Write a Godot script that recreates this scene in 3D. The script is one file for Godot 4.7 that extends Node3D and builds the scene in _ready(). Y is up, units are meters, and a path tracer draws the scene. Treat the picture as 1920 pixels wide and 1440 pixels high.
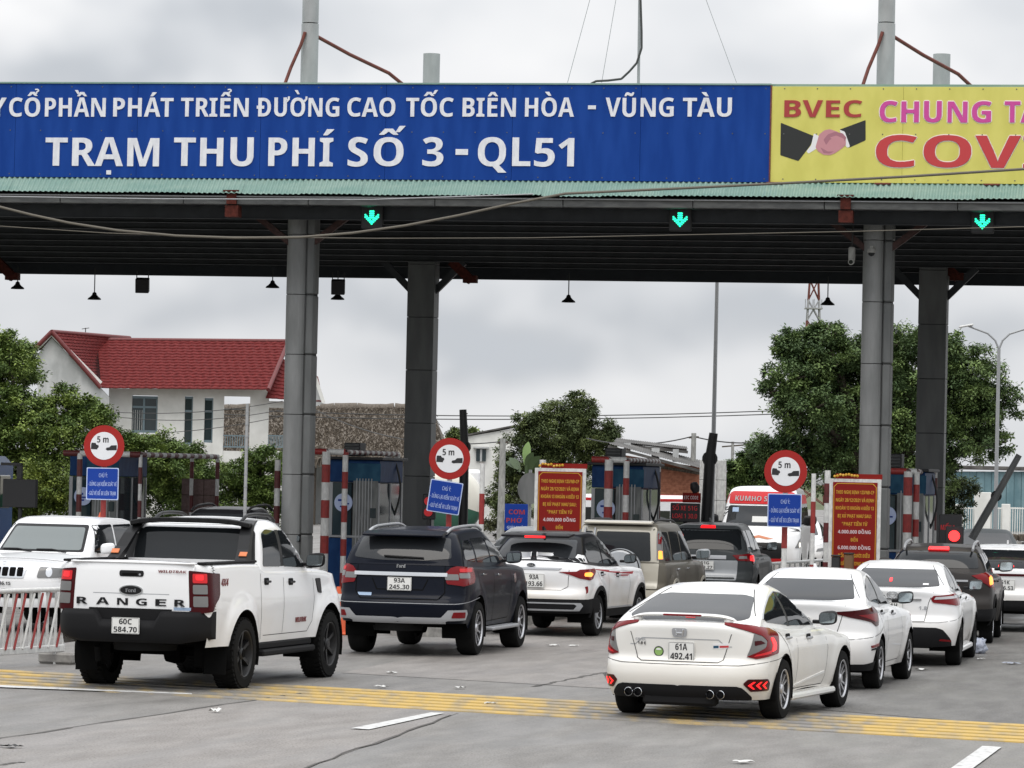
extends Node3D

const F := 7500.0            # focal length, in pixels of the 1920 wide photograph
const YAW := 0.2007          # the plaza's driving direction, right of the camera's axis
var eye := Vector3(0, 2.6, 0)
var cb := Basis()
var R := Vector3(cos(YAW), 0, sin(YAW))
var D := Vector3(sin(YAW), 0, -cos(YAW))
var O := Vector3(0, 0, -75)
var M := {}
var names := {}
var rng := RandomNumberGenerator.new()
var bold: Font
var sans: Font
var mono: Font

func _ready():
	rng.seed = 7
	cb = Basis.from_euler(Vector3(atan(165.0 / F), 0, 0.022))
	var cam := Camera3D.new()
	cam.name = "camera"
	cam.fov = rad_to_deg(2.0 * atan(720.0 / F))
	cam.near = 1.0
	cam.far = 3000.0
	cam.transform = Transform3D(cb, eye)
	add_child(cam)
	cam.current = true
	var env := Environment.new()
	env.background_mode = Environment.BG_SKY
	env.sky = Sky.new()
	env.sky.sky_material = overcast()
	env.tonemap_mode = Environment.TONE_MAPPER_LINEAR
	env.tonemap_exposure = 1.26
	env.sdfgi_enabled = true
	env.ssao_enabled = true
	env.ssil_enabled = true
	var we := WorldEnvironment.new()
	we.name = "world_environment"
	we.environment = env
	add_child(we)
	var sun := DirectionalLight3D.new()
	sun.name = "sun"
	sun.light_color = Color(1.0, 0.97, 0.93)
	sun.light_energy = 0.34
	sun.light_angular_distance = 40.0
	sun.shadow_enabled = true
	sun.basis = Basis.looking_at(Vector3(0.10, -0.88, -0.48), Vector3.UP)
	add_child(sun)
	bold = font("Droid Sans", 700)
	sans = font("Droid Sans", 400)
	mono = font("Droid Sans Mono", 400)
	materials()
	ground()
	canopy()
	islands()
	backdrop()
	vehicles()
	small_things()

# ---------------------------------------------------------------- geometry of the view
func ray(px: float, py: float) -> Vector3:
	return cb * Vector3((px - 960.0) / F, -(py - 720.0) / F, -1.0)
func gnd(px: float, py: float, h := 0.0) -> Vector3:
	var r := ray(px, py)
	return eye + r * ((h - eye.y) / r.y)
func at(px: float, py: float, d: float) -> Vector3:
	return eye + ray(px, py) * d
func onz(px: float, py: float, zp: float) -> Vector3:
	var r := ray(px, py)
	return eye + r * ((zp - (eye - O).dot(D)) / r.dot(D))
func onx(px: float, py: float, xp: float) -> Vector3:
	var r := ray(px, py)
	return eye + r * ((xp - (eye - O).dot(R)) / r.dot(R))
func plz(xp: float, y: float, zp: float) -> Vector3:
	return O + R * xp + D * zp + Vector3(0, y, 0)
func loc(p: Vector3) -> Vector3:          # into the plaza's frame: across, up, minus the way ahead
	return Vector3((p - O).dot(R), p.y, -(p - O).dot(D))
func lz(px: float, py: float, zp: float) -> Vector3:
	return loc(onz(px, py, zp))

# ---------------------------------------------------------------- sky
func overcast() -> PanoramaSkyMaterial:
	var w := 2048
	var h := 1024
	var n1 := FastNoiseLite.new()
	n1.seed = 11
	n1.noise_type = FastNoiseLite.TYPE_SIMPLEX_SMOOTH
	n1.frequency = 1.0
	n1.fractal_octaves = 5
	n1.fractal_gain = 0.5
	n1.domain_warp_enabled = true
	n1.domain_warp_amplitude = 0.25
	n1.domain_warp_frequency = 1.5
	var fl := PackedFloat32Array()
	fl.resize(w * h * 3)
	# soft dark and bright clouds: direction as (pixel column, pixel row) of the photograph, size in degrees, strength
	var blobs := [[250, 60, 2.4, 1.0, -0.19], [60, 150, 1.4, 0.6, -0.04], [950, 60, 2.6, 0.9, 0.07], [1110, 590, 1.9, 0.6, -0.25], [760, 600, 1.0, 0.5, -0.12], [940, 640, 1.2, 0.4, -0.14], [1230, 640, 0.7, 0.35, -0.08], [700, 680, 1.2, 0.25, -0.08], [1420, 560, 0.9, 0.3, -0.10], [1150, 730, 1.6, 0.25, 0.08], [850, 560, 0.7, 0.25, 0.08], [420, 590, 1.2, 0.3, -0.06], [1000, 690, 1.4, 0.35, -0.06], [1560, 600, 2.4, 0.6, -0.07],
		[1000, 790, 3.2, 0.5, 0.08], [300, 560, 1.6, 0.5, -0.02], [1700, 60, 2.2, 0.8, 0.02], [1880, 640, 0.9, 0.6, -0.05], [520, 20, 1.0, 0.6, 0.04], [1600, 700, 1.6, 0.3, 0.04]]
	var bl := []
	for b in blobs:
		var r := ray(b[0], b[1]).normalized()
		bl.append([atan2(r.x, -r.z), asin(r.y), deg_to_rad(b[2]), deg_to_rad(b[3]), b[4]])
	for j in h:
		var el := (0.5 - (j + 0.5) / h) * PI
		var se := sin(el)
		var ce := cos(el)
		var base := 0.575 * (1.0 + 1.5 * maxf(se, 0.0))
		var quick := el > 0.35 or el < -0.03
		for i in w:
			var k := (j * w + i) * 3
			var v := base
			if el < -0.03:
				fl[k] = 0.25
				fl[k + 1] = 0.25
				fl[k + 2] = 0.24
				continue
			var az := wrapf((float(i) + 0.5) / w * TAU, -PI, PI)
			var s := 2.6 if quick else 11.0
			var a := n1.get_noise_3d(sin(az) * ce * s, se * s * 2.4, -cos(az) * ce * s)
			v *= 1.0 + (0.16 if quick else 0.30) * a
			if not quick and absf(az) < 0.6:
				for b in bl:
					var dx: float = (az - b[0]) / b[2]
					var dy: float = (el - b[1]) / b[3]
					var q := dx * dx + dy * dy + a * 1.9 + 0.25
					if q < 6.0:
						v += b[4] * exp(-maxf(q, 0.0))
			var cool := clampf((0.60 * (1.0 + 1.5 * maxf(se, 0.0)) - v) * 0.35, -0.02, 0.10)
			fl[k] = v * (0.985 - cool * 0.5)
			fl[k + 1] = v
			fl[k + 2] = v * (1.025 + cool * 0.6)
	var im := Image.create_from_data(w, h, false, Image.FORMAT_RGBF, fl.to_byte_array())
	var m := PanoramaSkyMaterial.new()
	m.panorama = ImageTexture.create_from_image(im)
	return m

# ---------------------------------------------------------------- nodes
func font(called: String, weight: int) -> Font:
	var f := SystemFont.new()
	f.font_names = PackedStringArray([called])
	f.font_weight = weight
	return f

func numbered(called: String) -> String:
	var n: int = names.get(called, 0)
	names[called] = n + 1
	return called if n == 0 else "%s_%03d" % [called, n]

func tag(o: Node3D, label: String, category: String, group := "", kind := "") -> Node3D:
	if label:
		o.set_meta("label", label)
	if category:
		o.set_meta("category", category)
	if group:
		o.set_meta("group", group)
	if kind:
		o.set_meta("kind", kind)
	return o

func thing(called: String, label: String, category: String, pos := Vector3.ZERO, turn := 0.0, group := "") -> Node3D:
	var o := Node3D.new()
	o.name = numbered(called)
	add_child(o, true)
	o.position = pos
	o.rotation.y = turn
	tag(o, label, category, group)
	return o

func part(called: String, parent: Node3D, geo, m: Material) -> MeshInstance3D:
	var o := MeshInstance3D.new()
	var me: Mesh = geo.commit() if geo is SurfaceTool else geo
	o.mesh = me
	if parent == null or parent == self:
		o.name = numbered(called)
		add_child(o, true)
	else:
		var n: int = parent.get_meta("n_" + called, 0)
		parent.set_meta("n_" + called, n + 1)
		o.name = called if n == 0 else "%s_%03d" % [called, n]
		parent.add_child(o, true)
	o.material_override = m
	return o

func sub(called: String, parent: Node3D, pos := Vector3.ZERO) -> Node3D:
	var o := Node3D.new()
	var n: int = parent.get_meta("n_" + called, 0)
	parent.set_meta("n_" + called, n + 1)
	o.name = called if n == 0 else "%s_%03d" % [called, n]
	parent.add_child(o, true)
	o.position = pos
	return o

func structure(called: String, geo, m: Material, label := "") -> MeshInstance3D:
	var o := part(called, self, geo, m)
	tag(o, label, "", "", "structure")
	return o

func copy(o: Node3D, called: String, label: String, pos: Vector3, turn: float) -> Node3D:
	var c: Node3D = o.duplicate()
	c.name = numbered(called)
	add_child(c, true)
	c.position = pos
	c.rotation.y = turn
	if label:
		c.set_meta("label", label)
	return c

# ---------------------------------------------------------------- mesh helpers
func ST() -> SurfaceTool:
	var st := SurfaceTool.new()
	st.begin(Mesh.PRIMITIVE_TRIANGLES)
	return st

func tri(st: SurfaceTool, a: Vector3, b: Vector3, c: Vector3, na: Vector3, nb: Vector3, nc: Vector3):
	if (c - a).cross(b - a).dot(na + nb + nc) < 0.0:
		var t := b
		b = c
		c = t
		t = nb
		nb = nc
		nc = t
	st.set_normal(na)
	if soiled > 0.0:
		st.set_color(soil(a))
	st.add_vertex(a)
	st.set_normal(nb)
	if soiled > 0.0:
		st.set_color(soil(b))
	st.add_vertex(b)
	st.set_normal(nc)
	if soiled > 0.0:
		st.set_color(soil(c))
	st.add_vertex(c)

# road film on a car's body: a dusty tint, thickest along the sills and behind the wheels
var soiled := 0.0
var soil_noise: FastNoiseLite
func soil(p: Vector3) -> Color:
	if soil_noise == null:
		soil_noise = FastNoiseLite.new()
		soil_noise.frequency = 1.6
		soil_noise.fractal_octaves = 4
	var n := soil_noise.get_noise_3dv(p) * 0.5
	var k := clampf(smoothstep(1.0, 0.25, p.y + n * 0.5) * soiled + 0.03 + n * 0.06 * soiled, 0.0, 1.0)
	return Color.WHITE.lerp(Color(0.72, 0.645, 0.55), k)

func quad(st: SurfaceTool, a: Vector3, b: Vector3, c: Vector3, d: Vector3, n: Vector3):
	tri(st, a, b, c, n, n, n)
	tri(st, a, c, d, n, n, n)

func quadf(st: SurfaceTool, a: Vector3, b: Vector3, c: Vector3, d: Vector3, toward: Vector3):
	var n := (b - a).cross(d - a).normalized()
	if n.dot(toward) < 0:
		n = -n
	quad(st, a, b, c, d, n)

func box(st: SurfaceTool, c: Vector3, s: Vector3, b := Basis.IDENTITY, bev := 0.0):
	var h := s * 0.5
	var e := minf(bev, minf(h.x, minf(h.y, h.z)) * 0.9)
	var ax := [Vector3(1, 0, 0), Vector3(0, 1, 0), Vector3(0, 0, 1)]
	for k in 3:
		var u: Vector3 = ax[(k + 1) % 3]
		var v: Vector3 = ax[(k + 2) % 3]
		var n: Vector3 = ax[k]
		var hu := h[(k + 1) % 3] - e
		var hv := h[(k + 2) % 3] - e
		for sg in [-1.0, 1.0]:
			var o: Vector3 = n * h[k] * sg
			quad(st, c + b * (o - u * hu - v * hv), c + b * (o + u * hu - v * hv), c + b * (o + u * hu + v * hv), c + b * (o - u * hu + v * hv), b * (n * sg))
	if e > 0.0:
		for k in 3:
			var u: Vector3 = ax[(k + 1) % 3]
			var v: Vector3 = ax[(k + 2) % 3]
			var n: Vector3 = ax[k]
			var hk := h[k] - e
			for su in [-1.0, 1.0]:
				for sv in [-1.0, 1.0]:
					var p: Vector3 = u * h[(k + 1) % 3] * su + v * (h[(k + 2) % 3] - e) * sv
					var q: Vector3 = u * (h[(k + 1) % 3] - e) * su + v * h[(k + 2) % 3] * sv
					quad(st, c + b * (p - n * hk), c + b * (p + n * hk), c + b * (q + n * hk), c + b * (q - n * hk), b * (u * su + v * sv).normalized())
		for sx in [-1.0, 1.0]:
			for sy in [-1.0, 1.0]:
				for sz in [-1.0, 1.0]:
					var m := Vector3(sx, sy, sz)
					var g := Vector3(h.x - e, h.y - e, h.z - e)
					tri(st, c + b * (Vector3(h.x, g.y, g.z) * m), c + b * (Vector3(g.x, h.y, g.z) * m), c + b * (Vector3(g.x, g.y, h.z) * m), b * m.normalized(), b * m.normalized(), b * m.normalized())

func frame_of(d: Vector3) -> Basis:
	var y := d.normalized()
	var x := y.cross(Vector3(0, 0, 1) if absf(y.z) < 0.9 else Vector3(1, 0, 0)).normalized()
	return Basis(x, y, x.cross(y))

func cyl(st: SurfaceTool, a: Vector3, b: Vector3, r0: float, r1 := -1.0, seg := 12, caps := true):
	if r1 < 0:
		r1 = r0
	var f := frame_of(b - a)
	for i in seg:
		var t0 := TAU * i / seg
		var t1 := TAU * (i + 1) / seg
		var n0 := f.x * cos(t0) + f.z * sin(t0)
		var n1 := f.x * cos(t1) + f.z * sin(t1)
		tri(st, a + n0 * r0, a + n1 * r0, b + n1 * r1, n0, n1, n1)
		tri(st, a + n0 * r0, b + n1 * r1, b + n0 * r1, n0, n1, n0)
		if caps:
			tri(st, a, a + n0 * r0, a + n1 * r0, -f.y, -f.y, -f.y)
			tri(st, b, b + n0 * r1, b + n1 * r1, f.y, f.y, f.y)

func tube(st: SurfaceTool, pts: Array, r: float, seg := 8):
	for i in pts.size() - 1:
		cyl(st, pts[i], pts[i + 1], r, r, seg, i == 0 or i == pts.size() - 2)

func lathe(st: SurfaceTool, prof: Array, seg: int, xf: Transform3D):   # prof: [radius, height] pairs round the frame's y
	for i in prof.size() - 1:
		var p0: Array = prof[i]
		var p1: Array = prof[i + 1]
		var t := Vector2(p1[0] - p0[0], p1[1] - p0[1])
		var nn := Vector2(t.y, -t.x).normalized()
		for k in seg:
			var a0 := TAU * k / seg
			var a1 := TAU * (k + 1) / seg
			var c0 := Vector3(cos(a0), 0, sin(a0))
			var c1 := Vector3(cos(a1), 0, sin(a1))
			var n0 := xf.basis * (c0 * nn.x + Vector3(0, nn.y, 0))
			var n1 := xf.basis * (c1 * nn.x + Vector3(0, nn.y, 0))
			var A: Vector3 = xf * (c0 * p0[0] + Vector3(0, p0[1], 0))
			var B: Vector3 = xf * (c1 * p0[0] + Vector3(0, p0[1], 0))
			var Cc: Vector3 = xf * (c1 * p1[0] + Vector3(0, p1[1], 0))
			var Dd: Vector3 = xf * (c0 * p1[0] + Vector3(0, p1[1], 0))
			if p0[0] > 1e-5:
				tri(st, A, B, Cc, n0, n1, n1)
			if p1[0] > 1e-5:
				tri(st, A, Cc, Dd, n0, n1, n0)

func P(a: Array, r := 0.0) -> PackedVector2Array:     # flat list of numbers to a polygon, its corners rounded
	var p := PackedVector2Array()
	for i in a.size() / 2:
		p.append(Vector2(a[i * 2], a[i * 2 + 1]))
	if r <= 0.0:
		return p
	var o := PackedVector2Array()
	var n := p.size()
	for i in n:
		var q := p[i]
		var u := p[(i + n - 1) % n] - q
		var v := p[(i + 1) % n] - q
		var a0 := q + u.normalized() * minf(r, u.length() * 0.45)
		var a1 := q + v.normalized() * minf(r, v.length() * 0.45)
		for k in 5:
			var t := k / 4.0
			o.append(a0.lerp(q, t).lerp(q.lerp(a1, t), t))
	return o

func ring(r: float, n := 32, c := Vector2.ZERO, ry := -1.0) -> PackedVector2Array:
	var p := PackedVector2Array()
	for i in n:
		p.append(c + Vector2(cos(TAU * i / n) * r, sin(TAU * i / n) * (r if ry < 0 else ry)))
	return p

func slab(st: SurfaceTool, poly: PackedVector2Array, xf: Transform3D, depth: float):   # polygon in x,y; front face at z = depth
	var idx := Geometry2D.triangulate_polygon(poly)
	var nz := xf.basis.z.normalized()
	for i in idx.size() / 3:
		var a := poly[idx[i * 3]]
		var b := poly[idx[i * 3 + 1]]
		var c := poly[idx[i * 3 + 2]]
		tri(st, xf * Vector3(a.x, a.y, depth), xf * Vector3(b.x, b.y, depth), xf * Vector3(c.x, c.y, depth), nz, nz, nz)
		tri(st, xf * Vector3(a.x, a.y, 0), xf * Vector3(b.x, b.y, 0), xf * Vector3(c.x, c.y, 0), -nz, -nz, -nz)
	var cw := -1.0 if Geometry2D.is_polygon_clockwise(poly) else 1.0
	for i in poly.size():
		var a := poly[i]
		var b := poly[(i + 1) % poly.size()]
		var e := (b - a).normalized() * cw
		var n := (xf.basis * Vector3(e.y, -e.x, 0)).normalized()
		quad(st, xf * Vector3(a.x, a.y, 0), xf * Vector3(b.x, b.y, 0), xf * Vector3(b.x, b.y, depth), xf * Vector3(a.x, a.y, depth), n)

func grid(pts: Array, st: SurfaceTool, centre: Vector3, skip = null):    # rows of equal length, smooth
	var nr := pts.size()
	var nc: int = pts[0].size()
	var nm := PackedVector3Array()
	nm.resize(nr * nc)
	var total := 0.0
	for i in nr - 1:
		for j in nc - 1:
			var a: Vector3 = pts[i][j]
			var b: Vector3 = pts[i][j + 1]
			var c: Vector3 = pts[i + 1][j + 1]
			var d: Vector3 = pts[i + 1][j]
			var n := (c - a).cross(d - b)
			total += n.dot((a + c) * 0.5 - centre)
			nm[i * nc + j] += n
			nm[i * nc + j + 1] += n
			nm[(i + 1) * nc + j] += n
			nm[(i + 1) * nc + j + 1] += n
	var sg := 1.0 if total > 0 else -1.0
	for k in nm.size():
		nm[k] = (nm[k] * sg).normalized() if nm[k].length_squared() > 1e-18 else Vector3.UP
	for i in nr - 1:
		for j in nc - 1:
			if skip != null and skip.call(i, j):
				continue
			var a: Vector3 = pts[i][j]
			var b: Vector3 = pts[i][j + 1]
			var c: Vector3 = pts[i + 1][j + 1]
			var d: Vector3 = pts[i + 1][j]
			tri(st, a, b, c, nm[i * nc + j], nm[i * nc + j + 1], nm[(i + 1) * nc + j + 1])
			tri(st, a, c, d, nm[i * nc + j], nm[(i + 1) * nc + j + 1], nm[(i + 1) * nc + j])

# flat lettering, w wide and with capitals h tall (h 0: as the font has it), its lower left corner at 0
func letters(whole: String, w: float, h: float, depth := 0.004, f: Font = null, step := 2.0) -> Array:
	var t := TextMesh.new()
	t.font = f if f else bold
	var text := ""
	var marks := []
	for i in whole.length():
		var ch := whole[i]
		if MARKS.has(ch):
			var e: Array = MARKS[ch]
			for k in range(1, e.size()):
				marks.append([text, e[0], e[k], e.size() > 2 or e[0] in ["Ô", "Â", "Ê"]])
			ch = e[0]
		text += ch
	t.text = text
	t.font_size = 64
	t.pixel_size = 0.01
	t.depth = 0.01
	t.curve_step = step
	t.horizontal_alignment = HORIZONTAL_ALIGNMENT_LEFT
	var arr := t.get_mesh_arrays()
	var v: PackedVector3Array = arr[Mesh.ARRAY_VERTEX]
	var nn: PackedVector3Array = arr[Mesh.ARRAY_NORMAL]
	var ix: PackedInt32Array = arr[Mesh.ARRAY_INDEX]
	if v.is_empty():
		return []
	var lo := Vector3(1e9, 1e9, 1e9)
	var hi := -lo
	for p in v:
		lo = lo.min(p)
		hi = hi.max(p)
	var cap := 0.714 * 0.64
	var base := 0.0
	if cap_base.has(t.font):
		base = cap_base[t.font]
	else:
		var t2 := TextMesh.new()
		t2.text = "H"
		t2.font = t.font
		t2.font_size = 64
		t2.pixel_size = 0.01
		t2.depth = 0.01
		var b := t2.get_mesh_arrays()
		var l2 := 1e9
		var h2 := -1e9
		for p in b[Mesh.ARRAY_VERTEX]:
			l2 = minf(l2, p.y)
			h2 = maxf(h2, p.y)
		cap_base[t.font] = l2
		cap_high[t.font] = h2 - l2
		base = l2
	cap = cap_high[t.font]
	var x_org := -t.font.get_string_size(text, HORIZONTAL_ALIGNMENT_LEFT, -1, 64).x * 0.005
	if lo.x > -0.05:
		x_org = 0.0
	for e in marks:
		var xa := x_org + t.font.get_string_size(e[0], HORIZONTAL_ALIGNMENT_LEFT, -1, 64).x * 0.01
		var xb := x_org + t.font.get_string_size(e[0] + e[1], HORIZONTAL_ALIGNMENT_LEFT, -1, 64).x * 0.01
		var mx := (xa + xb) * 0.5
		var u := cap
		var py := base + cap * (1.20 if e[3] else 1.10)
		var poly := PackedVector2Array()
		if e[2] == "acute":
			mx += 0.30 * u if e[1] in ["Ô", "Â", "Ê"] else 0.0
			poly = P([mx - 0.10 * u, py, mx + 0.03 * u, py, mx + 0.20 * u, py + 0.22 * u, mx + 0.02 * u, py + 0.22 * u])
		elif e[2] == "grave":
			mx -= 0.22 * u if e[1] in ["Ô", "Â", "Ê"] else 0.0
			poly = P([mx + 0.10 * u, py, mx - 0.03 * u, py, mx - 0.20 * u, py + 0.22 * u, mx - 0.02 * u, py + 0.22 * u])
		elif e[2] == "hook":
			mx += 0.24 * u if e[1] in ["Ô", "Â", "Ê"] else 0.0
			py += 0.04 * u
			poly = P([mx - 0.05 * u, py - 0.02 * u, mx + 0.03 * u, py - 0.02 * u, mx + 0.03 * u, py + 0.05 * u, mx + 0.13 * u, py + 0.11 * u, mx + 0.13 * u, py + 0.19 * u, mx + 0.05 * u, py + 0.25 * u, mx - 0.10 * u, py + 0.24 * u, mx - 0.10 * u, py + 0.18 * u, mx + 0.02 * u, py + 0.18 * u, mx + 0.05 * u, py + 0.14 * u, mx - 0.05 * u, py + 0.09 * u])
		elif e[2] == "dot":
			poly = P([mx - 0.075 * u, base - 0.30 * u, mx + 0.075 * u, base - 0.30 * u, mx + 0.075 * u, base - 0.15 * u, mx - 0.075 * u, base - 0.15 * u])
		else:
			var r := xb - (0.10 if e[1] == "U" else 0.08) * u
			poly = P([r - 0.08 * u, base + cap * 0.80, r, base + cap * 0.78, r + 0.13 * u, base + cap * 0.92, r + 0.14 * u, base + cap * 1.08, r + 0.02 * u, base + cap * 1.08, r + 0.02 * u, base + cap * 0.95, r - 0.06 * u, base + cap * 0.90])
		var st := ST()
		slab(st, poly, T(0, 0, lo.z), hi.z - lo.z)
		var ma := st.commit_to_arrays()
		var off := v.size()
		var mv: PackedVector3Array = ma[Mesh.ARRAY_VERTEX]
		v.append_array(mv)
		nn.append_array(ma[Mesh.ARRAY_NORMAL])
		for k in mv.size():
			ix.append(off + k)
	var sx := w / (hi.x - lo.x)
	var sy := h / cap if h > 0 else sx
	var out := PackedVector3Array()
	for p in v:
		out.append(Vector3((p.x - lo.x) * sx, (p.y - base) * sy, (p.z - lo.z) / (hi.z - lo.z) * depth))
	for k in nn.size():
		nn[k] = (nn[k] / Vector3(sx, sy, depth / 0.01)).normalized()
	return [out, nn, ix]
const MARKS := {"Ổ": ["Ô", "hook"], "Ầ": ["Â", "grave"], "Ể": ["Ê", "hook"], "Ư": ["U", "horn"], "Ờ": ["O", "horn", "grave"], "Ố": ["Ô", "acute"], "Ạ": ["A", "dot"], "Ị": ["I", "dot"], "Ừ": ["U", "horn", "grave"], "Ề": ["Ê", "grave"],
	"Ộ": ["Ô", "dot"], "Ế": ["Ê", "acute"], "Ệ": ["Ê", "dot"], "Ỉ": ["I", "hook"], "Ợ": ["O", "horn", "dot"], "Ả": ["A", "hook"], "Ấ": ["Â", "acute"], "Ậ": ["Â", "dot"], "Ử": ["U", "horn", "hook"], "Ở": ["O", "horn", "hook"], "Ơ": ["O", "horn"], "Ồ": ["Ô", "grave"], "Ữ": ["U", "horn", "acute"], "Ớ": ["O", "horn", "acute"], "Ứ": ["U", "horn", "acute"], "Ễ": ["Ê", "acute"]}
var cap_base := {}
var cap_high := {}

func write(called: String, parent: Node3D, text: String, xf: Transform3D, w: float, h: float, m: Material, depth := 0.004, f: Font = null, step := 2.0, warp = null) -> MeshInstance3D:
	var a := letters(text, w, h, depth, f, step)
	if a.is_empty():
		return null
	var v: PackedVector3Array = a[0]
	var nn: PackedVector3Array = a[1]
	for k in v.size():
		v[k] = xf * v[k]
		nn[k] = (xf.basis * nn[k]).normalized()
		if warp != null:
			v[k] = warp.call(v[k])
	var arr := []
	arr.resize(Mesh.ARRAY_MAX)
	arr[Mesh.ARRAY_VERTEX] = v
	arr[Mesh.ARRAY_NORMAL] = nn
	arr[Mesh.ARRAY_INDEX] = a[2]
	var me := ArrayMesh.new()
	me.add_surface_from_arrays(Mesh.PRIMITIVE_TRIANGLES, arr)
	return part(called, parent, me, m)

func T(x: float, y: float, z: float) -> Transform3D:
	return Transform3D(Basis.IDENTITY, Vector3(x, y, z))

# ---------------------------------------------------------------- materials (colours are linear base colours)
func mat(key: String, c: Color, rough := 0.6, metal := 0.0) -> StandardMaterial3D:
	var m := StandardMaterial3D.new()
	m.resource_name = key
	m.albedo_color = c.linear_to_srgb()
	m.roughness = rough
	m.metallic = metal
	M[key] = m
	return m

func noise(freq: float, seed_: int, ramp: Array, size := 512, oct := 5, kind := FastNoiseLite.TYPE_SIMPLEX_SMOOTH) -> NoiseTexture2D:
	var n := FastNoiseLite.new()
	n.noise_type = kind
	n.frequency = freq
	n.seed = seed_
	n.fractal_octaves = oct
	var t := NoiseTexture2D.new()
	t.width = size
	t.height = size
	t.seamless = true
	t.noise = n
	if ramp.size():
		var g := Gradient.new()
		var off := PackedFloat32Array()
		var col := PackedColorArray()
		for e in ramp:
			off.append(e[0])
			col.append((e[1] as Color).linear_to_srgb())
		g.offsets = off
		g.colors = col
		t.color_ramp = g
	return t

# a surface whose base colour wanders between two tones; scale = repeats per metre on each axis
func worn(key: String, a: Color, b: Color, rough: float, scale: Vector3, freq := 0.012, seed_ := 1, metal := 0.0, bump := 0.0, world := true) -> StandardMaterial3D:
	var m := mat(key, Color.WHITE, rough, metal)
	m.albedo_texture = noise(freq, seed_, [[0.25, a], [0.75, b]])
	m.uv1_triplanar = true
	m.uv1_world_triplanar = world
	m.uv1_scale = scale
	if bump > 0.0:
		m.heightmap_enabled = true
		m.heightmap_texture = m.albedo_texture
		m.heightmap_scale = bump
	return m

func lamp(key: String, c: Color, energy: float) -> StandardMaterial3D:
	var m := mat(key, c, 0.3)
	m.emission_enabled = true
	m.emission = c.linear_to_srgb()
	m.emission_energy_multiplier = energy
	return m

func paint(key: String, c: Color, rough := 0.35) -> StandardMaterial3D:
	var m := mat(key, c, rough)
	m.clearcoat_enabled = true
	m.clearcoat = 0.7 if c.g > 0.3 else 0.16
	m.clearcoat_roughness = 0.04
	m.metallic_specular = 0.5 if c.g > 0.3 else 0.14
	m.vertex_color_use_as_albedo = true
	return m

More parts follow.
